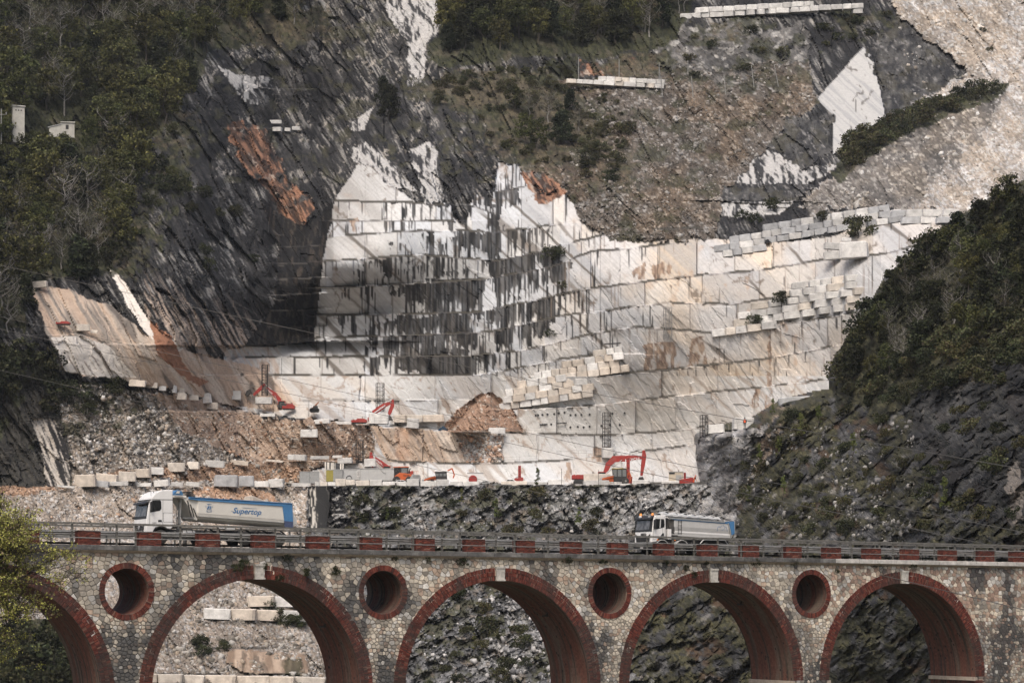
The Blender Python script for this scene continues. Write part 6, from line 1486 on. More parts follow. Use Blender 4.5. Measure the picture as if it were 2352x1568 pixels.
# ------------------------------------------------------------------ four axle tipper on the right of the bridge
def rigid():
    s0 = s_n((2340 + 530 / 5.113) / 1.6327, NT); E = empty('tipper_truck', bp(s0, NT, road_z(s0)), TH, 'white four axle tipper truck with grey body and rolled tarpaulin', 'truck'); W = 2.2
    cab = prism_part(E, 'cab', M_white, [(.00, .80), (.01, 1.15), (.04, 1.55), (.15, 2.35), (.22, 2.62), (.34, 2.74), (1.22, 2.78), (1.24, 1.05), (1.12, 1.18), (.90, 1.22), (.55, 1.10), (.42, .85), (.05, .80)], 0, W, .05)
    panel(cab, 'screen_surround', M_dark, [(.035, .03, 1.60), (.035, W - .03, 1.60), (.20, W - .06, 2.66), (.20, .06, 2.66)], (-.018, 0, .003))
    panel(cab, 'windscreen', M_screen, [(.055, .40, 1.72), (.055, W - .14, 1.72), (.150, W - .18, 2.38), (.150, .34, 2.38)], (-.035, 0, .005))
    panel(cab, 'sun_visor', M_dark, [(.20, .0, 2.66), (.20, W, 2.66), (-.03, W - .05, 2.46), (-.03, .05, 2.46)], (.03, 0, .10))
    panel(cab, 'grille', M_dark, [(-.005, .42, 1.28), (-.005, W - .42, 1.28), (-.005, W - .16, 1.42), (-.005, W - .28, .86), (-.005, .28, .86), (-.005, .16, 1.42)], (-.035, 0, 0))
    for z in (.93, 1.03, 1.13): box_part(cab, 'grille_bar', M_chas, (-.045, W / 2, z), (.02, 1.2, .035))
    text_part(cab, 'lettering', 'IVECO', .23, M_blacktext, (-.004, W / 2 - .05, 1.385), (0, -1, 0), (0, 0, 1), bold=.012, xs=1.05)
    prism_part(cab, 'bumper', M_dark, [(-.10, .36), (-.12, .60), (-.04, .80), (.42, .82), (.44, .36)], .0, W, .03)
    for y in (.18, W - .18): 
        h = box_part(cab, 'headlight', M_alu, (-.12, y, .62), (.05, .30, .14), .02); box_part(h, 'lamp', mat_glow('headlamp_glow', (1.0, .78, .50), 2.5), (-.15, y, .62), (.02, .12, .08))
    box_part(cab, 'number_plate', M_whitetext, (-.13, W / 2, .46), (.02, .34, .09))
    panel(cab, 'side_window', M_glass, [(.16, -.004, 1.80), (.42, -.004, 1.75), (1.06, -.004, 1.90), (1.10, -.004, 2.10), (1.06, -.004, 2.46), (.98, -.004, 2.50), (.34, -.004, 2.50), (.24, -.004, 2.40)], (0, -.012, 0))
    panel(cab, 'window_pillar', M_greypaint, [(.66, -.018, 1.84), (.76, -.018, 1.86), (.80, -.018, 2.48), (.72, -.018, 2.48)], (0, -.006, 0))
    m = MB()
    for a, b in (((1.14, 1.2), (1.15, 2.70)), ((.12, 1.05), (.14, 1.75)), ((.12, 1.02), (.8, 1.12)), ((.95, 1.3), (.95, 1.85))): m.tube((a[0], -.002, a[1]), (b[0], -.002, b[1]), .009, .009, 4)
    m.build('door_seams', M_dark, cab); panel(cab, 'door_handle', M_dark, [(.78, -.003, 1.28), (1.04, -.003, 1.28), (1.04, -.003, 1.48), (.92, -.003, 1.48)], (0, -.02, 0))
    for y in (-.14, W + .06): box_part(cab, 'mirror', M_dark, (.20, y, 2.10), (.16, .22, .66), .05)
    for y, x in ((.3, .28), (W - .55, .16)):
        b = MB(); b.lathe([(.0, 0), (.09, .01), (.08, .13), (.05, .17), (.0, .18)], (x, y, 2.74), 'z', 14); b.build('beacon', mat_glow('beacon_glow', (1.0, .34, .08), 1.6 if y > 1 else .25), cab)
    panel(cab, 'roof_sign', M_whitetext, [(.10, W - .75, 2.60), (.10, W - .45, 2.60), (.10, W - .45, 2.76), (.10, W - .75, 2.76)], (-.03, 0, 0))
    box_part(cab, 'roof_lamp', M_whitetext, (.10, .45, 2.66), (.05, .26, .06))
    # chassis and wheels
    m = MB()
    for y in (.6, 1.6): m.box((3.8, y, .92), (6.6, .10, .26))
    m.box((.8, W / 2, .8), (1.4, 1.3, .3)); m.box((3.75, .35, .68), (.55, .5, .36)); m.build('chassis', M_chas, E)
    for x in (.92, 2.62, 4.80, 6.12): wheel(E, x, .03, .43); wheel(E, x, W - .29, .43)
    for x in (.92, 2.62):
        m = MB()
        for k in range(9):
            a0, a1 = math.pi * (.05 + .9 * k / 9), math.pi * (.05 + .9 * (k + 1) / 9)
            m.face([(x + math.cos(a0) * .56, -.01, .44 + math.sin(a0) * .56), (x + math.cos(a1) * .56, -.01, .44 + math.sin(a1) * .56), (x + math.cos(a1) * .56, .42, .44 + math.sin(a1) * .56), (x + math.cos(a0) * .56, .42, .44 + math.sin(a0) * .56)])
            m.tube((x + math.cos(a0) * .56, 0, .44 + math.sin(a0) * .56), (x + math.cos(a1) * .56, 0, .44 + math.sin(a1) * .56), .03, .03, 5)
        m.build('mudguard', M_greypaint, E, fix=False)
    m = MB(); m.path([Vector(p) for p in ((4.2, 0, .78), (4.5, 0, 1.05), (6.4, 0, 1.05), (6.7, 0, .70))], .035, 6); m.build('rear_mudguard_bar', M_alu, E)
    box_part(E, 'side_locker', M_whitetext, (1.55, .14, 1.42), (.30, .3, .72), .02); m = MB(); m.tube((1.40, .4, .8), (1.40, .4, 2.6), .07, .07, 10); m.build('air_intake', M_dark, E)
    box_part(E, 'bulkhead', M_chas, (1.62, W / 2, 1.75), (.25, W - .5, 1.4)); 
    for x, zz in ((2.0, .98), (.52, 1.0)): box_part(E, 'side_marker', mat_glow('marker_glow', (1, .25, .05), 1.2), (x, -.02, zz), (.05, .03, .04))
    # body
    m = MB(); st = []
    for x, zt, zb, ins in ((1.75, 2.50, 1.40, .18), (1.98, 2.46, 1.36, 0), (6.95, 2.28, 1.20, 0)):
        st.append([(x, ins, zt), (x, ins, zb + .62), (x, ins + .06, zb + .32), (x, ins + .0, zb + .20), (x, ins + .02, zb), (x, W - ins - .02, zb), (x, W - ins, zb + .2), (x, W - ins - .06, zb + .32), (x, W - ins, zb + .62), (x, W - ins, zt)])
    V = [p for s_ in st for p in s_]; m.add(V, [(a * 10 + i, a * 10 + i + 1, (a + 1) * 10 + i + 1, (a + 1) * 10 + i) for a in range(2) for i in range(9)]); m.add(st[0], [tuple(range(10))])
    body = m.build('tipper_body', M_greypaint, E, fix=False)
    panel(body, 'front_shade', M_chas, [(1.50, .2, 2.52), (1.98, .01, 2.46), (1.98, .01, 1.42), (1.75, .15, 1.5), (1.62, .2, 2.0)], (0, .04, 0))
    prism_part(body, 'top_beam', M_alu, [(1.55, 2.62), (6.35, 2.42), (6.35, 2.32), (1.55, 2.52)], -.06, .08); prism_part(body, 'cover_rail', M_blue, [(1.6, 2.52), (7.0, 2.32), (7.0, 2.24), (1.98, 2.44)], -.03, .05)
    prism_part(body, 'top_beam', M_alu, [(1.55, 2.62), (6.9, 2.40), (6.9, 2.30), (1.55, 2.52)], W - .08, W + .06)
    prism_part(body, 'floor_beam', M_greypaint, [(2.15, 1.37), (7.05, 1.20), (7.05, 1.12), (2.3, 1.30)], -.03, W + .03)
    prism_part(body, 'rear_door', M_blue, [(6.72, 2.42), (7.22, 2.44), (7.26, 1.55), (7.0, 1.42), (6.85, 1.9)], -.04, W + .04, .02)
    prism_part(body, 'rear_post', M_alu, [(6.62, 2.30), (6.70, 2.30), (6.90, 1.70), (6.98, 1.25), (6.90, 1.25), (6.80, 1.68)], -.06, .0); prism_part(body, 'rear_edge', M_alu, [(7.20, 2.46), (7.26, 2.46), (7.30, 1.45), (7.22, 1.22), (7.16, 1.25), (7.24, 1.5)], -.05, .02)
    m = MB(); m.tube((2.28, -.04, 2.42), (2.26, -.04, 1.42), .018); m.tube((2.56, -.04, 2.41), (2.54, -.04, 1.42), .018)
    for k in range(4): m.tube((2.27, -.04, 1.5 + k * .28), (2.55, -.04, 1.5 + k * .28), .014)
    m.build('ladder', M_dark, body)
    m = MB(); pts = [(5.72, 1.72), (5.74, 1.95), (5.86, 2.05), (5.98, 1.98), (6.08, 2.10), (6.26, 2.14), (6.36, 2.02), (6.48, 2.04), (6.58, 1.86), (6.60, 1.70)]; m.path([Vector((a, -.005, b)) for a, b in pts], .012, 4); m.path([Vector((a, -.005, b)) for a, b in ((6.12, 1.80), (6.28, 1.83), (6.42, 1.98))], .010, 4); m.build('drawn_mark', M_bluetext, body)
    # rolled tarpaulin: a scalloped roll with cords
    m = MB(); n_ = 60; V = []
    for k in range(n_ + 1):
        t = k / n_; x = 1.0 + 5.2 * t; z0 = 2.74 - .20 * t; h = (.34 - .12 * t) * (.55 + .45 * abs(math.sin(t * math.pi * 6.5)))
        for a in np.linspace(0, math.pi, 9): V.append((x, .25 + .55 * (1 - math.cos(a)) * .75, z0 + math.sin(a) * h))
    m.add(V, [(k * 9 + i, k * 9 + i + 1, (k + 1) * 9 + i + 1, (k + 1) * 9 + i) for k in range(n_) for i in range(8)]); tp = m.build('rolled_tarpaulin', M_tarp, E, fix=False, smooth=True)
    m = MB()
    for ph in (0, 1):
        pp = []
        for k in range(n_ + 1):
            t = k / n_; x = 1.0 + 5.2 * t; z0 = 2.74 - .20 * t; w = .5 + .5 * math.sin(t * math.pi * 6.5 + ph * math.pi); pp.append(Vector((x, .20, z0 + .02 + (.33 - .12 * t) * w)))
        m.path(pp, .020, 4)
    m.build('tarpaulin_hem', M_whitetext, tp); m = MB(); m.path([Vector(p) for p in ((6.2, .3, 2.55), (6.45, .2, 2.85), (6.75, .1, 2.6), (7.1, .0, 2.46))], .015, 4); m.build('tarpaulin_rope', M_alu, tp)
rigid()
# ------------------------------------------------------------------ machines and fittings of the quarry
cvR = lambda x, y: ((2100 + x / 4.3556) / 1.6327, (1640 + y / 4.3556) / 1.6327)      # close views used to measure the works
cvL = lambda x, y: ((1100 + x / 4.3556) / 1.6327, (1640 + y / 4.3556) / 1.6327)
cvU = lambda x, y: ((800 + x / 3.36) / 1.6327, (1340 + y / 3.36) / 1.6327)
def floor_z(Y): return (HY - 1113) / FOC * 400 + (Y - 400) * .0665
class Local:
    """maps measured points to metres in a machine's own frame at distance Y"""
    def __init__(s, cv, Y, base): s.cv = cv; s.Y = Y; s.o = Vector(P(*cv(*base), Y))
    def __call__(s, x, y, dy=0.0): return Vector(P(*s.cv(x, y), s.Y)) - s.o + Vector((0, dy, 0))
def beam(parent, name, mat, pts, widths, th):
    """box beam through points in the xz plane with changing depth"""
    m = MB(); n_ = len(pts); up = []; dn = []
    for i, p in enumerate(pts):
        d = (pts[min(i + 1, n_ - 1)] - pts[max(i - 1, 0)]).normalized(); nn = Vector((-d.z, 0, d.x)); up.append(p + nn * widths[i] / 2); dn.append(p - nn * widths[i] / 2)
    V = []
    for y in (-th / 2, th / 2):
        V += [u + Vector((0, y, 0)) for u in up] + [u + Vector((0, y, 0)) for u in dn]
    F_ = []
    for i in range(n_ - 1):
        a, b, c, d = i, i + 1, n_ + i + 1, n_ + i; F_ += [(a, b, c, d), (a + 2 * n_, d + 2 * n_, c + 2 * n_, b + 2 * n_), (a, a + 2 * n_, b + 2 * n_, b), (d, c, c + 2 * n_, d + 2 * n_)]
    F_ += [(0, n_, 3 * n_, 2 * n_), (n_ - 1, 3 * n_ - 1, 4 * n_ - 1, 2 * n_ - 1)]
    m.add(V, F_); return m.build(name, mat, parent, bevel=.03)
def ram(parent, name, a, b, r):
    m = MB(); mid = a.lerp(b, .55); m.tube(a, mid, r, r, 8); m.tube(mid, b, r * .6, r * .6, 8); return m.build(name, M_alu, parent)
def crawler(parent, L, W, x0, z0=0.0):
    for y in (-W / 2, W / 2 - .5):
        m = MB(); n_ = 28; h = .85; pr = []
        for k in range(n_):
            a = 2 * math.pi * k / n_; pr.append((x0 + (L / 2 - h / 2) * (1 if math.cos(a) > 0 else -1) + math.cos(a) * h / 2, z0 + h / 2 + math.sin(a) * h / 2))
        m.prism(pr, 'y', y, y + .5); t = m.build('track', M_chas, parent)
        m = MB()
        for k in range(5): m.lathe([(.16, y - .02), (.16, y + .52)], (x0 - L / 2 + .6 + k * (L - 1.2) / 4, 0, z0 + .3), 'y', 10)
        m.build('roller', M_dark, t)
def excavator(label, cv, Y, base, boom, bw, arm, aw, bucket, house, txt, flip, groundz=None, cabh=1.0):
    o = Local(cv, Y, base); E = empty('excavator', o.o, 0, label, 'excavator', 'red excavators at work in the quarry')
    if groundz is not None: o.o.z = groundz; E.location.z = groundz
    hx0, hx1, hz0, hz1 = house                                        # metres, local
    und = MB(); und.box(((hx0 + hx1) / 2, 0, .75), ((hx1 - hx0) * .5, 1.6, .5)); und.build('undercarriage', M_chas, E); crawler(E, (hx1 - hx0) * 1.0, 3.0, (hx0 + hx1) / 2)
    hs_ = prism_part(E, 'engine_house', M_red, [(hx0, hz0), (hx1, hz0), (hx1, hz1 - .2), (hx1 - .3, hz1), (hx0 + .5, hz1), (hx0, hz1 - .45)], -1.3, 1.3, .06)
    cwx = hx0 if not flip else hx1
    prism_part(E, 'counterweight', M_red, [(cwx - .35, hz0), (cwx + .35, hz0), (cwx + .35, hz1 + .1), (cwx - .35, hz1 - .1)], -1.35, 1.35, .1)
    cx = hx1 - .9 if not flip else hx0 + .9
    cb = prism_part(E, 'cab', M_red, [(cx - .8, hz0 + .1), (cx + .8, hz0 + .1), (cx + .75, hz1 + cabh), (cx - .7, hz1 + cabh)], -1.42, -.5, .05)
    panel(cb, 'window', M_glass, [(cx - .65, -1.425, hz1 - .3), (cx + .65, -1.425, hz1 - .3), (cx + .6, -1.425, hz1 + cabh - .12), (cx - .55, -1.425, hz1 + cabh - .12)], (0, -.015, 0))
    m = MB(); m.tube((cx - 1.6, .6, hz1), (cx - 1.6, .6, hz1 + .7), .08, .08, 8); m.build('exhaust', M_dark, E)
    text_part(hs_, 'lettering', 'HITACHI', .42, M_whitetext, ((hx0 + hx1) / 2 - .3, -1.36, (hz0 + hz1) / 2), (1, 0, 0), (0, 0, 1), bold=.01)
    bp_ = [o(*p) for p in boom]; bm_ = beam(E, 'boom', M_red, bp_, bw, .55)
    ap = [o(*p) for p in arm]; am_ = beam(E, 'stick', M_red, ap, aw, .42)
    ram(bm_, 'boom_ram', bp_[0] + Vector((0, -.3, -.2)), bp_[len(bp_) // 2] + Vector((0, -.3, -.25)), .12)
    ram(bm_, 'stick_ram', bp_[len(bp_) // 2] + Vector((0, 0, .35)), ap[0], .11)
    if txt:
        (px, py), sz, (rx, rz) = txt; q = o(px, py); text_part(bm_, 'lettering', 'HITACHI', sz, M_whitetext, (q.x, -.30, q.z), (rx, 0, rz), (-rz, 0, rx), bold=.008)
    if bucket:
        bpt = [o(*p) for p in bucket]; m = MB(); m.prism([(p.x, p.z) for p in bpt], 'y', -.6, .6); b_ = m.build('bucket', M_chas, E)
        m = MB()
        for k in range(5): m.box((bpt[0].x, -.5 + k * .25, bpt[0].z - .05), (.10, .10, .22))
        m.build('bucket_teeth', M_alu, b_)
    ram(am_, 'bucket_ram', ap[0].lerp(ap[-1], .2) + Vector((.15, 0, .15)), ap[-1] + Vector((.1, 0, .2)), .08)
    return E
# the big one on the quarry floor
Y = 409.0
excavator('big red excavator with folded arm on the quarry floor at right', cvR, Y, (480, 790), [(730,590),(790,440),(880,352),(1010,345),(1180,335),(1335,325)], [.75,1.05,1.25,1.15,.95,.6], [(1368,205),(1375,300),(1355,450),(1330,625)], [.45,.85,.75,.45],
          [(1290,650),(1350,640),(1380,700),(1330,745),(1270,715)], (-3.0, 3.2, .9, 1.75), ((1180,360), .70, (1, .12)), False, floor_z(409.0), .55)
excavator('red excavator with raised arm behind the grey site cabins', cvL, 414.0, (1640, 740), [(1600,560),(1545,500),(1440,420),(1330,335)], [.9,1.0,.9,.55], [(1268,240),(1275,320),(1290,400),(1298,490)], [.4,.75,.7,.4],
          [(1280,500),(1330,500),(1340,560),(1290,570)], (-2.2, 3.4, 1.0, 2.4), ((1390,395), .42, (.80, -.60)), True, floor_z(414.0))
def tz(x, y): return qdep(x, y)
e3 = cvU(2080, 830); Y3 = tz(e3[0], e3[1] + 6) + 3.0
excavator('red excavator reaching down beside the white block on the terrace', cvU, Y3, (2080, 835), [(2010,700),(2080,655),(2160,600),(2232,572)], [.8,.95,.85,.5], [(2262,528),(2258,600),(2225,690),(2205,735)], [.4,.75,.7,.4],
          [(2190,720),(2240,740),(2262,790),(2200,790)], (-1.7, 1.5, .5, 1.3), ((2130,628), .36, (.85, .52)), False, None, .45)
e4 = cvU(840, 640); Y4 = tz(e4[0], e4[1] + 12) + 2.0
excavator('red excavator with its arm folded over to the left on the upper terrace', cvU, Y4, (900, 645), [(842,620),(828,530),(775,465),(672,385)], [.7,.9,.9,.5], [(652,335),(600,385),(545,440),(505,475)], [.4,.7,.6,.4],
          [(500,470),(470,400),(425,420),(405,470),(440,480),(470,450)], (-1.4, 1.4, .3, 1.0), ((712,432), .34, (.78, -.62)), True, None, .5)
# lattice masts
def mast(label, x0, y0, x1, y1, Y, dark=True):
    w = (x1 - x0) / FOC * Y; h = (y1 - y0) / FOC * Y; o = Vector(P((x0 + x1) / 2, y1, Y)); E = empty('lattice_mast', o, .25, label, 'mast', 'lattice masts in the quarry'); M_ = M_iron if dark else M_galv
    for sx in (-1, 1):
        for sy in (-1, 1):
            m = MB(); m.tube((sx * w / 2, sy * w / 2, 0), (sx * w / 2, sy * w / 2, h), .07, .07, 5); m.build('leg', M_, E)
    m = MB(); n_ = max(4, int(h / (w * .55)))
    for k in range(n_ + 1):
        z = h * k / n_
        for a, b in (((-1, -1), (1, -1)), ((1, -1), (1, 1)), ((1, 1), (-1, 1)), ((-1, 1), (-1, -1))): m.tube((a[0] * w / 2, a[1] * w / 2, z), (b[0] * w / 2, b[1] * w / 2, z), .035, .035, 4)
        if k < n_:
            s_ = 1 if k % 2 else -1; z2 = h * (k + 1) / n_; m.tube((-s_ * w / 2, -w / 2, z), (s_ * w / 2, -w / 2, z2), .03, .03, 4); m.tube((w / 2, -s_ * w / 2, z), (w / 2, s_ * w / 2, z2), .03, .03, 4)
    m.build('bracing', M_, E)
    m = MB(); m.tube((-.18, 0, 0), (-.18, 0, h), .04, .04, 4); m.tube((.18, 0, 0), (.18, 0, h), .04, .04, 4)
    for k in range(int(h / .3)): m.tube((-.18, 0, k * .3), (.18, 0, k * .3), .02, .02, 4)
    m.build('ladder', M_, E); return E
mast('lattice mast standing behind the site cabins', 817, 1011, 834, 1078, 416.0)
mast('lattice mast beside the excavator on the middle terrace', 865, 880, 881, 944, qdep(870, 952) - 1.5)
mast('lattice mast rising above the upper left excavator', 602, 838, 614, 908, qdep(608, 925) - 1.5)
mast('lattice mast against the grey wall right of centre', 1386, 947, 1401, 1027, qdep(1393, 1040) - 2.0)
mast('lattice mast near the worker at right', 1610, 953, 1624, 1003, 372.0)
mast('pale lattice mast high on the marble wall', 1526, 706, 1541, 778, qdep(1533, 790) - 1.0, False)
# cabins, sheds, boxes
M_cab = mat_plain('cabin_panel', (.43, .43, .42), .6, var=.08, scale=1.5, dirt=.35, dirtcol=(.3, .27, .22)); M_tin = mat_plain('grey_tin', (.33, .335, .33), .6, metal=.2, var=.12, scale=2, dirt=.45, dirtcol=(.22, .17, .12)); M_olive = mat_plain('olive_door', (.29, .25, .055), .6, var=.15, scale=3)
M_stripe = None
def cabin(name, label, cv, rect, Y, depth, mat, cat, yaw=0.0, extras=None, z0=None):
    (x0, y0), (x1, y1) = cv(rect[0], rect[1]), cv(rect[2], rect[3]); w = (x1 - x0) / FOC * Y; h = (y1 - y0) / FOC * Y
    o = Vector(P((x0 + x1) / 2, y1, Y)); E = empty(name, o, yaw, label, cat)
    b = box_part(E, 'walls', mat, (0, depth / 2, h / 2), (w, depth, h), .03); r_ = box_part(E, 'roof', M_cab, (0, depth / 2, h + .05), (w + .14, depth + .14, .10))
    if extras: extras(E, w, h, depth)
    return E
def ex_doors(E, w, h, d):
    m = MB(); m.box((0, -.008, h * .5), (.03, .02, h * .92)); m.build('door_seam', M_dark, E); box_part(E, 'handle', M_dark, (.12, -.03, h * .5), (.05, .05, .30)); box_part(E, 'door', M_tin, (-w * .25, -.006, h * .48), (w * .46, .015, h * .9)); box_part(E, 'door', M_tin, (w * .25, -.006, h * .48), (w * .46, .015, h * .9))
cabin('storage_container', 'grey metal storage box left of the yellow door', cvL, (105,562,425,748), 404.5, 3.0, M_tin, 'container', .12, ex_doors)
def ex_yellow(E, w, h, d):
    box_part(E, 'door', M_olive, (-w * .28, -.02, h * .49), (w * .42, .04, h * .96)); 
    for k in range(9): box_part(E, 'corrugation', M_tin, (w * .02 + k * w * .054, -.02, h * .49), (w * .022, .05, h * .94))
cabin('tin_shed', 'small tin shed with an olive yellow door', cvL, (535,528,805,716), 405.5, 2.5, M_tin, 'shed', 0, ex_yellow)
def ex_cab(E, w, h, d):
    m = MB()
    for k in range(3): m.box((-w * .5 + w * (k + 1) * .25, -.006, h / 2), (.025, .012, h * .96))
    m.build('panel_seams', M_tin, E); m = MB(); m.path([Vector((w * (.10 + .16 * t), -.04, h * (.93 - .55 * math.sin(t * 1.7) * .6))) for t in np.linspace(0, 1, 8)], .03, 5); m.build('hanging_cable', M_dark, E)
cabin('site_cabin', 'long light grey site cabin at the edge of the quarry floor', cvL, (1092,510,1645,700), 404.0, 2.6, M_cab, 'cabin', -.05, ex_cab)
def ex_win(E, w, h, d):
    box_part(E, 'door', M_cab, (-w * .15, -.012, h * .48), (w * .62, .03, h * .9)); f = box_part(E, 'window', M_white, (w * .40, -.015, h * .62), (w * .17, .04, h * .62))
    for k in range(3): box_part(f, 'window_bar', M_dark, (w * .355 + k * w * .045, -.04, h * .62), (w * .02, .03, h * .5))
    m = MB(); m.path([Vector((-w * .12 + math.cos(a) * w * .16, -.06, .1 + math.sin(a) * h * .36)) for a in np.linspace(.05, 3.0, 12)], .06, 6); m.build('hose_loop', M_dark, E)
    m = MB(); rr = random.Random(3)
    for k in range(9): m.path([Vector((-w * .45 + w * t * .95, .2 + .25 * k, h + .15 + .18 * rr.random())) for t in np.linspace(0, 1, 7)], .05, 5)
    m.build('cable_coils', M_dark, E)
cabin('site_cabin', 'small grey site cabin with a barred window beside the tin shed', cvL, (800,520,1092,690), 406.0, 2.6, M_cab, 'cabin', 0, ex_win)
cabin('storage_container', 'grey box cabin on the upper terrace beside the excavator', cvU, (170,425,345,530), qdep(545, 930) - 2.0, 3.0, M_cab, 'container', .1)
# striped marble block over the shed
(x0, y0), (x1, y1) = cvL(518, 440), cvL(842, 526); w = (x1 - x0) / FOC * 409; m = MB(); rr = random.Random(5); n_ = 26
for k in range(n_):
    c = (.05, .05, .05) if rr.random() < .45 else (.50, .47, .42); j0, j1 = rr.random() * .12, rr.random() * .12; m.box((-w / 2 + (k + .5) * w / n_, 0 + j0, 1.2 - (k / n_) * .35), (w / n_ + .01, 1.6, 2.4 + j1), c)
o = m.build('striped_marble_block', M_block, None, colors=True); o.location = Vector(P((x0 + x1) / 2, y1, 409)) + Vector((0, 0, -1.0)); tag(o, 'black and white striped marble block behind the olive door shed', 'marble block')
# wheel loader
def loader():
    Y = 404.5; o = Local(cvL, Y, (1840, 745)); E = empty('wheel_loader', o.o, 0, 'orange wheel loader with grey bucket beside the white car', 'loader'); E.location.z = o.o.z = floor_z(Y)
    p = lambda x, y: (o(x, y).x, o(x, y).z)
    prism_part(E, 'body', M_orange, [p(1720, 700), p(1925, 690), p(1940, 620), p(1900, 595), p(1740, 575), p(1650, 640)], -.9, .9, .05)
    cab = prism_part(E, 'cab', M_dark, [p(1655, 660), p(1885, 660), p(1880, 490), p(1650, 492)], -.7, .7); prism_part(cab, 'roof', M_orange, [p(1632, 494), p(1890, 490), p(1885, 476), p(1635, 480)], -.8, .8, .03)
    for a, b in ((1668, 1700), (1712, 1755), (1770, 1865)): prism_part(cab, 'window', M_glass if a < 1760 else mat_plain('pale_glass', (.16, .17, .17), .1, var=.4), [p(a, 580), p(b, 580), p(b, 505), p(a, 505)], -.72, -.70)
    m = MB(); q = o(1898, 600); m.path([q + Vector((0, -.3, 0)), q + Vector((0, -.3, .8)), q + Vector((.18, -.3, 1.1))], .10, 8); m.build('exhaust', M_dark, E)
    text_part(E, 'lettering', 'VOLVO', .34, M_blacktext, (o(1850, 628).x, -.92, o(1850, 628).z), (1, 0, 0), (0, 0, 1), bold=.01)
    b = prism_part(E, 'bucket', M_tin, [p(1900, 690), p(1945, 605), p(2070, 612), p(2078, 690), p(2060, 745), p(1950, 740)], -1.3, 1.3, .04)
    for k in range(4): box_part(b, 'bucket_rib', M_chas, (o(2010, 630).x, -1.32, o(2010, 630 + k * 28).z), (1.2, .04, .06))
    m = MB()
    for x in (1940, 1975, 2005, 2033): m.tube(o(x, 600), o(x + 6, 548), .03, .03, 4)
    m.tube(o(1946, 548), o(2038, 546), .03, .03, 4); m.build('guard_frame', M_orange, E)
    for x in (1690, 1900): wheel(E, o(x, 700).x, -1.0, .75, .5); wheel(E, o(x, 700).x, .55, .75, .5)
loader()
def car(label, cv, rect, Y, mat, name='parked_car'):
    (x0, y0), (x1, y1) = cv(rect[0], rect[1]), cv(rect[2], rect[3]); L = (x1 - x0) / FOC * Y; o = Vector(P(x0, y1, Y)); o.z = floor_z(Y) if Y > 400 else o.z; E = empty(name, o, .15, label, 'car'); k = L / 4.2; z = lambda v: v * k
    b = prism_part(E, 'body', mat, [(0, .35 * k), (.05 * k, .75 * k), (.9 * k, .98 * k), (1.5 * k, 1.42 * k), (3.0 * k, 1.46 * k), (3.9 * k, 1.02 * k), (4.2 * k, .9 * k), (4.2 * k, .35 * k)], 0, 1.7 * k, .06)
    prism_part(b, 'side_window', M_glass, [(1.15 * k, 1.0 * k), (1.58 * k, 1.34 * k), (2.95 * k, 1.36 * k), (3.55 * k, 1.02 * k)], -.015, -.003); prism_part(b, 'door_pillar', mat, [(2.2 * k, 1.0 * k), (2.28 * k, 1.0 * k), (2.28 * k, 1.38 * k), (2.2 * k, 1.38 * k)], -.02, -.012)
    panel(b, 'windscreen', M_glass, [(.95 * k, .15 * k, 1.0 * k), (.95 * k, 1.55 * k, 1.0 * k), (1.46 * k, 1.45 * k, 1.38 * k), (1.46 * k, .25 * k, 1.38 * k)], (-.02, 0, .02))
    for x in (.8, 3.4): wheel(E, x * k, -.01, .33 * k, .2 * k); wheel(E, x * k, 1.5 * k, .33 * k, .2 * k)
    return E
car('white parked car in front of the orange wheel loader', cvL, (1632, 645, 1860, 735), 403.2, M_white)
car('dark windowed white vehicle roof showing behind the kerb blocks at centre', cvB, (1415, 790, 1520, 832), 404.0, M_white)
car('grey parked car half hidden by the kerb blocks at centre', cvB, (1262, 832, 1335, 858), 403.0, M_tin)
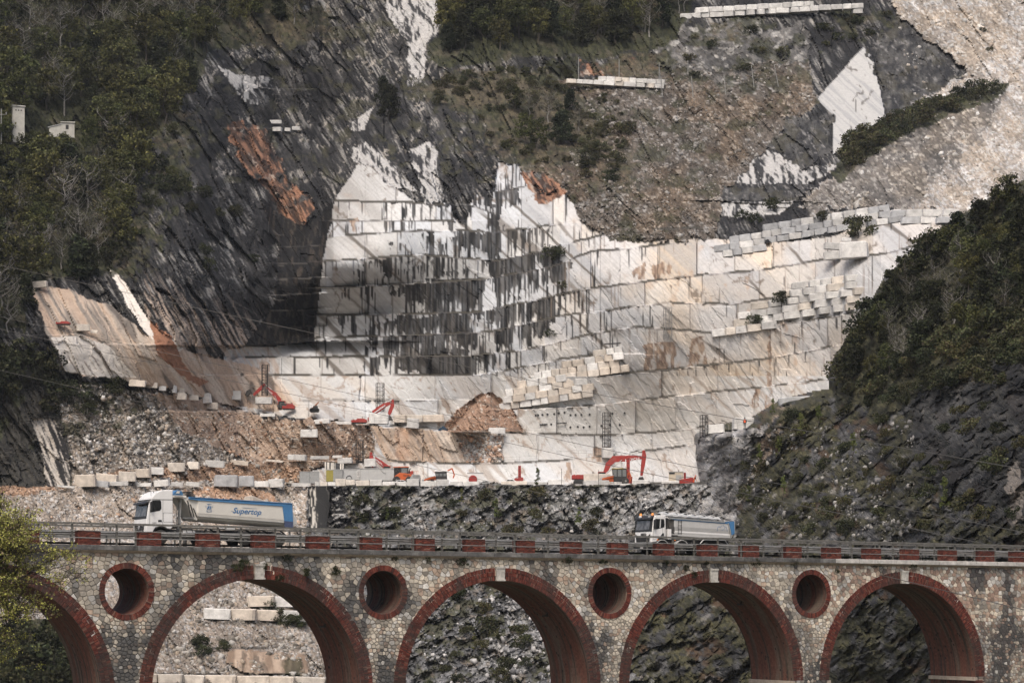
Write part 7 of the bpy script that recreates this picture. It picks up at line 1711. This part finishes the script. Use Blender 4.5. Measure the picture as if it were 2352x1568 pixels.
def backhoe(label, cv, Y, base, cab, arm, col, arrow=None, txt=None):
    o = Local(cv, Y, base); E = empty('backhoe_loader', o.o, 0, label, 'backhoe'); E.location.z = o.o.z = floor_z(Y); p = lambda q: (o(*q).x, o(*q).z)
    x0, y0, x1, y1 = cab
    c = prism_part(E, 'cab', M_dark, [p((x0 + (x1 - x0) * .1, y1)), p((x1, y1)), p((x1 - 4, y0 + 8)), p((x0, y0 + 8))], -.8, .8); prism_part(c, 'roof', M_yellow if txt else M_white, [p((x0 - 10, y0 + 10)), p((x1 + 6, y0 + 10)), p((x1, y0)), p((x0, y0))], -.9, .9, .03)
    for k in (0, 1, 2):
        a = x0 + (x1 - x0) * (.06 + k * .32); prism_part(c, 'window', mat_plain('pale_glass', (.16, .17, .17), .1, var=.4), [p((a, y0 + (y1 - y0) * .62)), p((a + (x1 - x0) * .24, y0 + (y1 - y0) * .62)), p((a + (x1 - x0) * .24, y0 + 22)), p((a, y0 + 22))], -.83, -.80)
    prism_part(E, 'bonnet', col, [p(arm[0]), p((x0 + 30, y1)), p((x0 + 30, y1 - (y1 - y0) * .48)), p(arm[1])], -.6, .6, .04)
    beam(E, 'loader_arm', col, [Vector((*[p(arm[2])[0]], -.75, p(arm[2])[1])), Vector((p(arm[3])[0], -.75, p(arm[3])[1]))], [.3, .35], .25)
    b = o(*arm[2]); prism_part(E, 'front_bucket', M_tin, [(b.x - .5, b.z - .5), (b.x + .2, b.z - .45), (b.x + .25, b.z + .2), (b.x - .1, b.z + .25)], -1.1, 1.1)
    r1 = .62; wheel(E, o(x1 - 20, y1).x, -.95, r1, .4); wheel(E, o(x1 - 20, y1).x, .6, r1, .4); wheel(E, o(arm[0][0] + 40, y1).x, -.85, .42, .3); wheel(E, o(arm[0][0] + 40, y1).x, .6, .42, .3)
    m = MB(); m.tube(o(*arm[3]) + Vector((0, -.9, .1)), o(*arm[2]) + Vector((0, -.9, .35)), .05, .05, 6); m.build('loader_ram', M_alu, E)
    m = MB(); q = o(x1 + 30, y1 - 20); m.path([o(x1, y1 - 60), q + Vector((.1, 0, 1.6)), q + Vector((.5, 0, .4)), q + Vector((.3, 0, -.2))], .13, 6); m.build('digging_arm', col, E)
    if txt: text_part(E, 'lettering', txt, .26, M_whitetext, (o(880, 640).x, -.63, o(880, 640).z), (1, 0, 0), (0, 0, 1), bold=.01)
    return E
backhoe('orange backhoe loader with black cab in front of the big excavator', cvR, 402.6, (1000, 790), (850, 505, 1090, 720), [(640,720),(640,690),(660,690),(880,630)], M_orange, txt='JCB')
backhoe('small white roofed backhoe loader right of the wheel loader', lambda x, y: cvB(x, y), 404.5, (1000, 850), (962, 748, 1044, 812), [(905,815),(920,806),(880,818),(965,790)], M_orange)
# drilling rigs and other gear on the floor
def rig(label, cv, Y, base, mast_, body, col, nm='drilling_rig'):
    o = Local(cv, Y, base); E = empty(nm, o.o, 0, label, 'drilling rig', None); p = lambda q: (o(*q).x, o(*q).z)
    x0, y0, x1, y1 = mast_; prism_part(E, 'mast', col, [p((x0, y1)), p((x1, y1)), p((x1, y0)), p((x0, y0))], -.25, .25, .02)
    m = MB()
    for k in range(6): m.box(((o(x0, 0).x + o(x1, 0).x) / 2, -.27, o(0, y0 + (y1 - y0) * (k + .5) / 6).z), (abs(o(x1, 0).x - o(x0, 0).x) * .6, .04, .10))
    m.build('mast_rungs', M_dark, E)['kind'] = 'stuff'
    x0, y0, x1, y1 = body; prism_part(E, 'carriage', col, [p((x0, y1)), p((x1, y1)), p((x1, y0)), p((x0, y0 + (y1 - y0) * .3))], -.7, .7, .04); prism_part(E, 'skid', M_chas, [p((x0 - 6, y1 + 8)), p((x1 + 6, y1 + 8)), p((x1 + 6, y1)), p((x0 - 6, y1))], -.8, .8)
    m = MB(); m.path([o(x0, y0 + 10), o((x0 + x1) / 2, y0 - 8), o(x1, y0 + 4)], .05, 5); m.build('hoses', M_dark, E); return E
rig('slim red drilling rig standing at the foot of the pale wall', cvB, 408.0, (1535, 822), (1526, 716, 1545, 815), (1500, 795, 1560, 822), M_red)
rig('tall red drill mast behind the orange backhoe', cvR, 406.0, (1120, 770), (1086, 315, 1140, 740), (1080, 640, 1180, 765), M_red)
rig('red drilling machine at the foot of the grey rocks at right', cvR, 398.0, (2080, 790), (2022, 572, 2056, 770), (1950, 650, 2170, 772), M_red)
def ex_comp(E, w, h, d):
    box_part(E, 'vent', M_dark, (-w * .28, -.02, h * .88), (w * .40, .04, h * .18)); box_part(E, 'door', M_tin, (w * .2, -.012, h * .4), (w * .4, .02, h * .6)); m = MB(); m.tube((w * .2, .5, h), (w * .2, .5, h + .4), .08); m.build('exhaust', M_dark, E)
M_sand = mat_plain('sand_paint', (.46, .40, .31), .55, var=.1, scale=2, dirt=.3)
cabin('compressor', 'sand coloured compressor box left of the red drilling machine', cvR, (1778, 562, 2010, 720), 402.0, 2.0, M_sand, 'compressor', -.1, ex_comp)
cabin('generator', 'white generator housing with a red reel behind the kerb blocks', cvB, (1188, 765, 1288, 828), 406.0, 2.0, M_white, 'generator', .1, lambda E, w, h, d: (lambda m: (m.lathe([(.75, -.5), (.8, -.45), (.8, -.2), (.75, -.15)], (-w * .2, 0, .5), 'y', 20), m.build('red_reel', M_red, E)))(MB()))
# little crane on the terrace
def crane():
    x, y = cvU(1275, 690); Y = qdep(x, y + 10) - 1.0; o = Local(cvU, Y, (1275, 690)); E = empty('small_crane', o.o, 0, 'small rusty jib crane on the terrace between the excavators', 'crane')
    m = MB(); m.box((0, 0, .35), (1.6, 1.2, .7)); m.box((.2, 0, .95), (.9, .9, .6)); m.build('body', M_dark, E, bevel=.05); beam(E, 'jib', mat_plain('rusty_orange', (.27, .11, .055), .7, var=.3, scale=3), [o(1215, 672), o(1260, 630), o(1330, 560)], [.2, .3, .2], .2)
    m = MB(); m.tube(o(1330, 560), o(1275, 640), .03, .03, 4); m.tube(o(1215, 672), o(1225, 690), .05, .05, 4); m.build('stay_cable', M_iron, E); crawler(E, 1.9, 1.2, 0)
crane()
# red machine on the far left slab, red bits by the upper excavator
def small_machine(label, cv, rect, off, col):
    (x0, y0), (x1, y1) = cv(rect[0], rect[1]), cv(rect[2], rect[3]); Y = qdep((x0 + x1) / 2, y1 + 3) + off; w = (x1 - x0) / FOC * Y; h = (y1 - y0) / FOC * Y; o = Vector(P((x0 + x1) / 2, y1, Y)); E = empty('compressor', o, 0, label, 'compressor')
    prism_part(E, 'housing', col, [(-w / 2, .2), (w / 2, .2), (w / 2, h * .75), (w * .3, h), (-w * .1, h), (-w * .2, h * .7), (-w / 2, h * .7)], -.6, .6, .05); m = MB(); m.box((0, 0, .12), (w * .9, 1.0, .24)); m.build('skid', M_chas, E); m = MB(); m.tube((w * .2, 0, h), (w * .2, 0, h + .4), .06); m.build('exhaust', M_dark, E)
cvA4 = lambda x, y: (x * .3385, y * .3385 + 428.7)
small_machine('red machine parked on the pale slab at far left', cvA4, (382, 915, 476, 940), -1.0, M_red)
small_machine('white and red compressor beside the upper left excavator', cvU, (870, 590, 1030, 660), -1.5, M_red)
small_machine('red and black engine skid beside the white terrace block', cvU, (1740, 770, 1935, 832), -1.5, M_red)
# big sawn blocks on terraces that hide machines
def single_block(name, label, cv, rect, Y, tone, dfac=1.0):
    (x0, y0), (x1, y1) = cv(rect[0], rect[1]), cv(rect[2], rect[3]); o = put_block(name, x0, y0, x1, y1, Y, random.Random(int(x0)), None, None, dfac, .1, tone); tag(o, label, 'marble block'); return o
single_block('marble_block', 'white block in front of the terrace excavator', cvU, (1955, 700, 2205, 835), Y3 - 3.0, (0, 1))
single_block('marble_block', 'pale block with a round hole below the upper left lattice mast', cvU, (525, 497, 735, 580), Y4 - 2.5, (0, 2))
single_block('marble_block', 'long cream slab propped on the floor left of the backhoe', cvR, (385, 590, 840, 790), 404.6, (2,), .35)
single_block('marble_block', 'thin white slab lying on the red earth slope', cvU, (1095, 905, 1310, 1000), qdep(690, 1000) - 1.2, (0,), .4)
single_block('marble_block', 'flat white slab on the slope below the upper terrace', cvU, (583, 706, 772, 742), qdep(608, 972) - 1.2, (0,), .6)
single_block('marble_block', 'pale plinth block under the lattice mast right of centre', cvR, (690, 165, 870, 330), qdep(1393, 1050) - 2.0, (0, 4))
# blue sheet
m = MB(); rr = random.Random(2); n_ = 7; V = [((i - 3) * .32, (j - 3) * .2 + rr.random() * .1, .9 * math.exp(-((i - 3) ** 2) / 6) * (1 - j / 8) + rr.random() * .12) for i in range(n_) for j in range(n_)]
m.add(V, [(i * n_ + j, i * n_ + j + 1, (i + 1) * n_ + j + 1, (i + 1) * n_ + j) for i in range(n_ - 1) for j in range(n_ - 1)]); o = m.build('crumpled_sheet', M_blue, None, fix=False); o.location = at_q(1018, 990, -1.0); tag(o, 'crumpled blue sheet at the foot of the red earth mound', 'sheet')
# handrails on the terraces
def handrail(label, pts, Yf, hgt=1.1, step=2.6):
    W3 = [Vector(P(x, y, Yf(x, y))) for x, y in pts]; E = empty('handrail', W3[0], 0, label, 'handrail', 'handrails on the quarry terraces'); m = MB()
    for a, b in zip(W3[:-1], W3[1:]):
        for z in (hgt, hgt * .55): m.tube(a - W3[0] + Vector((0, 0, z)), b - W3[0] + Vector((0, 0, z)), .025, .025, 4)
    m.build('rails', M_galv, E)
    for a, b in zip(W3[:-1], W3[1:]):
        n_ = max(1, int((b - a).length / step))
        for k in range(n_):
            q = a.lerp(b, k / n_) - W3[0]; m = MB(); m.tube(q, q + Vector((0, 0, hgt)), .03, .03, 4); m.build('post', M_galv, E)
handrail('handrail on the upper terrace beside the grey box cabin', [cvU(120, 555), cvU(345, 558), cvU(520, 562)], lambda x, y: qdep(x, y + 8) - .8)
handrail('handrail on the terrace between the two upper excavators', [cvU(850, 640), cvU(1080, 665), cvU(1240, 668), cvU(1740, 750), cvU(1935, 790)], lambda x, y: qdep(x, y + 8) - .8)
handrail('handrail in front of the white terrace block', [cvU(2030, 830), cvU(2240, 835), cvU(2352, 870)], lambda x, y: qdep(x, y + 10) - 4.0)
handrail('handrail along the ledge below the slanted marble face', [cvB(930, 700), cvB(1120, 705), cvB(1410, 700), cvB(1660, 688)], lambda x, y: qdep(x, y + 6) - .6)
handrail('handrail along the ledge behind the big excavator', [cvR(180, 300), cvR(560, 310), cvR(860, 320)], lambda x, y: qdep(x, y + 8) - .8)
handrail('handrail climbing the ledge towards the worker', [cvR(1480, 190), cvR(1800, 160), cvR(2150, 110), cvR(2352, 70)], lambda x, y: qdep(x, y + 10) - .8)
handrail('handrail below the drilled grey wall', [cvB(1580, 495), cvB(1840, 510), cvB(1990, 512), cvB(2170, 500)], lambda x, y: qdep(x, y + 8) - .8)
handrail('handrail at the crest beside the worker', [((2640 + 380 / 4.126) / 1.6327, (1480 + 560 / 4.126) / 1.6327), ((2640 + 520 / 4.126) / 1.6327, (1480 + 530 / 4.126) / 1.6327), ((2640 + 760 / 4.126) / 1.6327, (1480 + 490 / 4.126) / 1.6327)], lambda x, y: 361.0)
# long steel bars resting on the wall
for i, (a, b) in enumerate([((1388, 790), (1443, 787)), ((1232, 436), (1252, 437)), ((1240, 446), (1253, 440))]):
    Yb = qdep(a[0], a[1] + 4) - 1.5; m = MB(); p0, p1 = Vector(P(*a, Yb)), Vector(P(*b, Yb)); m.tube(Vector((0, 0, 0)), p1 - p0, .12, .12, 6); o = m.build('steel_beam', M_iron, None); o.location = p0; tag(o, ['dark steel beam lying above the cream block wall', 'dark beam wedged high in the orange rock', 'broken dark beam under the wedged one in the orange rock'][i], 'beam')
# rockfall fence
E = empty('rockfall_fence', at_q(1330, 184, -1.5), 0, 'wire rockfall fence with leaning grey posts on the upper slope', 'fence'); FO = Vector(E.location); tops = []
for i, (x, y0, y1, dx) in enumerate([(1329,132,184,0),(1422,137,186,0),(1514,144,191,0),(1522,176,221,-4),(1592,176,221,-4),(1667,172,216,-4),(1732,150,199,-6),(1788,148,197,-10),(1580,139,169,0)]):
    Y = qdep(x, y1 + 2) - 2.0; a = Vector(P(x, y1 + 2, Y)) - FO; b = Vector(P(x + dx, y0, Y)) - FO; m = MB(); m.tube(a, b, .12, .10, 6); m.build('post', M_galv, E); tops.append((a, b))
m = MB()
for (a0, b0), (a1, b1) in zip(tops[:8], tops[1:8]):
    for k in range(7): m.tube(a0.lerp(b0, k / 6), a1.lerp(b1, k / 6), .018, .018, 3, cap=False)
m.build('wires', M_galv, E)
# pump house tower, hut and pole on the wooded slope
M_plaster = mat_plain('old_plaster', (.43, .42, .38), .85, var=.15, scale=1.0, bump=.2, dirt=.5, dirtcol=(.24, .22, .18))
def tower():
    Y = qdep(41, 320) - 6; k = Y / FOC; o = Vector(P(41, 330, Y)); E = empty('pump_tower', o, .35, 'tall pale tower house with three small vents among the trees', 'tower'); w = 27 * k; h = 82 * k
    box_part(E, 'walls', M_plaster, (0, 0, h / 2), (w, w, h)); box_part(E, 'roof', M_plaster, (0, 0, h + .12), (w + .35, w + .35, .24), .03)
    for i in range(3): box_part(E, 'vent', M_dark, (-w * .22 + i * w * .22, -w / 2 - .01, h - .75), (.28, .04, .26))
tower()
def hut():
    Y = qdep(142, 320) - 7; k = Y / FOC; o = Vector(P(142, 318, Y)); E = empty('stone_hut', o, .2, 'small pale hut with a lean-to half hidden by trees', 'hut'); w = 30 * k; h = 34 * k
    box_part(E, 'walls', M_plaster, (w * .45, 0, h / 2), (w, w * .8, h)); r_ = prism_part(E, 'roof', M_plaster, [(-w * .1, h), (w, h), (w * 1.0, h + .22), (-w * .1, h + .14)], -w * .48, w * .48); box_part(E, 'window', M_dark, (w * .40, -w * .4 - .01, h * .70), (.6, .05, .9))
    prism_part(E, 'lean_to', M_plaster, [(-w * .95, 0), (-w * .06, 0), (-w * .06, h * .86), (-w * .95, h * .62)], -w * .35, w * .35); prism_part(E, 'lean_to_roof', M_tin, [(-w * 1.05, h * .62), (-w * .02, h * .88), (-w * .02, h * .93), (-w * 1.05, h * .67)], -w * .4, w * .4)
hut()
Y = qdep(3, 330) - 6; o = Vector(P(3, 345, Y)); E = empty('utility_pole', o, 0, 'slim utility pole with a short cross arm at the left edge', 'utility pole'); h = 95 / FOC * Y; m = MB(); m.tube((0, 0, 0), (0, 0, h), .14, .10, 8); m.build('pole', M_galv, E); m = MB(); m.tube((-.9, 0, h * .86), (1.0, 0, h * .86), .06, .06, 6); m.tube((1.0, 0, h * .86), (1.0, 0, h * .92), .12, .12, 6); m.build('cross_arm', M_galv, E)
# overhead cables sweeping across the valley
M_cable = mat_plain('cable', (.085, .08, .072), .6, var=.1)
def cable(label, pts, r=.045):
    V = [Vector(P(*p)) for p in pts]; m = MB(); o0 = V[0]; n_ = 24; out = []
    for a, b in zip(V[:-1], V[1:]):
        for k in range(n_): out.append(a.lerp(b, k / n_) - o0 - Vector((0, 0, .0)))
    out.append(V[-1] - o0); m.path(out, r, 4); o = m.build('overhead_cable', M_cable, None, fix=False); o.location = o0; tag(o, label, 'cable', 'overhead cables across the valley')
cable('uppermost overhead cable sloping from the left wood to the right edge', [(-300,544,385), (1347,901,330), (2700,1138,160)])
cable('overhead cable second from the top on the right slope', [(-300,661,375), (1347,1023,310), (2700,1291,155)], .04)
cable('overhead cable third from the top on the right slope', [(-300,688,372), (1347,1057,300), (2700,1340,150)], .04)
cable('lowest overhead cable passing in front of the white truck', [(-300,782,368), (1347,1156,260), (2700,1484,120)], .032)
cable('pair of thin wires at the far left, upper one', [(-300,1000,360), (60,1032,370), (150,1046,382)], .03)
cable('pair of thin wires at the far left, lower one', [(-300,1008,360), (60,1042,370), (150,1052,382)], .03)
# slim steel poles along the floor edge
for i, (x, y0, y1) in enumerate([(1290,1075,1122),(1375,1078,1125),(1410,1085,1128),(1450,1095,1130),(1500,1090,1128),(1575,1100,1135),(770,1005,1050)]):
    Yp = 399.0 if i < 6 else qdep(x, y1) - 1.0; a = Vector(P(x, y1, Yp)); h = (y1 - y0) / FOC * Yp; m = MB(); m.tube((0, 0, -.5), (0, 0, h), .05, .04, 5); m.tube((-.12, 0, h * .8), (.12, 0, h * .8), .03, .03, 4); o = m.build('steel_pole', M_iron, None); o.location = a
    tag(o, ['thin steel stake at the floor edge, %s from the left' % ['first', 'second', 'third', 'fourth', 'fifth', 'sixth'][i] if i < 6 else 'thin dark pole left of the lattice mast behind the cabins'][0], 'pole', 'steel stakes on the floor edge' if i < 6 else None)
# drill holes in the grey wall
m = MB(); rr = random.Random(14)
for (x, y) in [(1645,375),(1660,372),(1690,370),(1725,367),(1770,365),(1800,360),(1840,355),(1880,372),(1915,370),(1955,370),(2010,368),(2165,362),(2248,358),(1880,455),(1930,452),(1970,455),(2010,450),(2090,445),(2150,440),(2215,438),(1750,435)]:
    a, b = cvB(x, y); p = at_q(a, b, -.05); m.tube(p + Vector((0, -.06, 0)), p + Vector((0, .3, 0)), .22, .22, 8)
for (x0, x1, y) in [(1670, 1725, 437), (1788, 1855, 429)]:
    a = at_q(*cvB(x0, y), -.3); b = at_q(*cvB(x1, y - 4), -.3); m.tube(a, b, .14, .14, 5)
o = m.build('drill_holes', M_dark, quarry); o['kind'] = 'stuff'
# ------------------------------------------------------------------ people
def person(label, pos, rz, k, vest, sleeves, legs_col, cap, bend=0.0):
    E = empty('person', pos, rz, label, 'person')
    J = {}; vs_ = []; ed = []; rad = []
    def v(n_, p, r, par=None):
        J[n_] = len(vs_); vs_.append(tuple(x * k for x in p)); rad.append(r * k)
        if par: ed.append((J[par], J[n_]))
    v('hip', (0, 0, .96), .155); v('waist', (0, 0 - bend * .1, 1.12), .145, 'hip'); v('chest', (0, -bend * .25, 1.34), .165, 'waist'); v('neck', (0, -bend * .36, 1.50), .062, 'chest'); v('jaw', (0, -.02 - bend * .42, 1.58), .075, 'neck'); v('head', (0, -.02 - bend * .44, 1.70), .092, 'jaw')
    for s_, t in ((-1, 'l'), (1, 'r')):
        v('sh' + t, (s_ * .20, -bend * .28, 1.43), .075, 'chest'); v('el' + t, (s_ * .27, .02 - bend * .3, 1.15), .052, 'sh' + t); v('wr' + t, (s_ * .26, -.08 - bend * .35, .92), .035, 'el' + t); v('pa' + t, (s_ * .255, -.10 - bend * .35, .84), .036, 'wr' + t)
        for f in range(4): v('f%d' % f + t, (s_ * .25 - s_ * .02, -.13 + f * .022 - bend * .35, .775 - .01 * (f in (1, 2))), .010, 'pa' + t); v('g%d' % f + t, (s_ * .225, -.12 + f * .022 - bend * .35, .745), .008, 'f%d' % f + t)
        v('th' + t, (s_ * .22, -.145 - bend * .35, .82), .011, 'pa' + t)
        v('hi' + t, (s_ * .10, 0, .92), .10, 'hip'); v('kn' + t, (s_ * .12, -.02, .50), .068, 'hi' + t); v('an' + t, (s_ * .13, .02, .09), .046, 'kn' + t); v('to' + t, (s_ * .15, -.14, .04), .040, 'an' + t)
    me = bpy.data.meshes.new('body'); me.from_pydata(vs_, ed, []); o = link('body', me, E, legs_col)
    sk = o.modifiers.new('skin', 'SKIN'); 
    if not me.skin_vertices: me.skin_vertices.new() if hasattr(me.skin_vertices, 'new') else None
    for i, r_ in enumerate(rad): me.skin_vertices[0].data[i].radius = (r_, r_)
    me.skin_vertices[0].data[0].use_root = True; sb = o.modifiers.new('sub', 'SUBSURF'); sb.levels = 1; sb.render_levels = 2
    z = lambda a: a * k
    m = MB(); pr = [(.175, 1.00), (.185, 1.10), (.180, 1.22), (.205, 1.36), (.19, 1.46), (.09, 1.50)]
    n_ = 16; V = []
    for r_, h in pr:
        for i in range(n_):
            a = 2 * math.pi * i / n_; V.append((math.cos(a) * r_ * 1.15 * k, (math.sin(a) * r_ * .85 - bend * max(0, h - 1) * .8) * k, h * k))
    m.add(V, [(q * n_ + i, q * n_ + (i + 1) % n_, (q + 1) * n_ + (i + 1) % n_, (q + 1) * n_ + i) for q in range(len(pr) - 1) for i in range(n_)]); m.build('vest', vest, E, smooth=True)
    for s_ in (-1, 1):
        m = MB(); m.tube((s_ * .19 * k, -bend * .28 * k, 1.45 * k), (s_ * .275 * k, (.02 - bend * .3) * k, 1.15 * k), .095 * k, .07 * k, 10); m.tube((s_ * .275 * k, (.02 - bend * .3) * k, 1.15 * k), (s_ * .262 * k, (-.07 - bend * .35) * k, .94 * k), .07 * k, .052 * k, 10); m.build('sleeve', sleeves, E, smooth=True)
    m = MB(); m.lathe([(.0, .13), (.05, .125), (.10, .08), (.112, .0), (.112, -.04)], (0, (-.02 - bend * .44) * k, 1.73 * k), 'z', 16) if k == 1 else m.lathe([(.0, .13 * k), (.05 * k, .125 * k), (.10 * k, .08 * k), (.112 * k, 0), (.112 * k, -.04 * k)], (0, (-.02 - bend * .44) * k, 1.73 * k), 'z', 16)
    m.build('hat', cap, E, smooth=True)
    m = MB(); m.tube((0, (-.115 - bend * .44) * k, 1.68 * k), (0, (-.135 - bend * .44) * k, 1.645 * k), .014 * k, .020 * k, 6); m.box((-.035 * k, (-.105 - bend * .44) * k, 1.69 * k), (.03 * k, .012 * k, .014 * k), None); m.box((.035 * k, (-.105 - bend * .44) * k, 1.69 * k), (.03 * k, .012 * k, .014 * k)); m.box((0, (-.108 - bend * .44) * k, 1.605 * k), (.05 * k, .012 * k, .012 * k)); m.build('face', mat_plain('skin', (.34, .21, .15), .6, var=.1), E)
    for s_ in (-1, 1):
        m = MB(); m.box((s_ * .145 * k, -.05 * k, .05 * k), (.11 * k, .28 * k, .10 * k)); m.build('boot', M_dark, E, bevel=.02 * k)
    return E
M_hivis = mat_plain('hivis_orange', (.75, .12, .04), .7, var=.12, scale=5); M_navy = mat_plain('dark_cloth', (.025, .025, .03), .85, var=.2, scale=6); M_trs = mat_plain('grey_trousers', (.075, .072, .075), .85, var=.2, scale=6)
px, py = (2640 + 633 / 4.126) / 1.6327, (1480 + 525 / 4.126) / 1.6327
person('worker in an orange vest and dark cap standing on the crest', Vector(P(px, py, 359.0)), -.7, 1.02, M_hivis, M_navy, M_trs, M_navy)
px, py = cvR(2185, 780)
person('stooping worker in dark jacket and orange helmet beside the red drilling machine', Vector(P(px, py, 396.0)), .9, 1.0, M_navy, M_hivis, M_hivis, M_hivis, .9)

# ------------------------------------------------------------------ thin valley haze
m = MB(); m.box((0, 420, 45), (900, 1000, 160)); hz = m.build('haze', None, None); hz.data.materials.clear()
mh = bpy.data.materials.new('haze'); mh.use_nodes = True; nn = mh.node_tree.nodes; nn.clear(); out = nn.new('ShaderNodeOutputMaterial'); pv = nn.new('ShaderNodeVolumePrincipled')
pv.inputs['Color'].default_value = (.86, .89, .93, 1); pv.inputs['Density'].default_value = .00007; pv.inputs['Anisotropy'].default_value = .2; mh.node_tree.links.new(pv.outputs[0], out.inputs['Volume']); hz.data.materials.append(mh)
hz['kind'] = 'stuff'
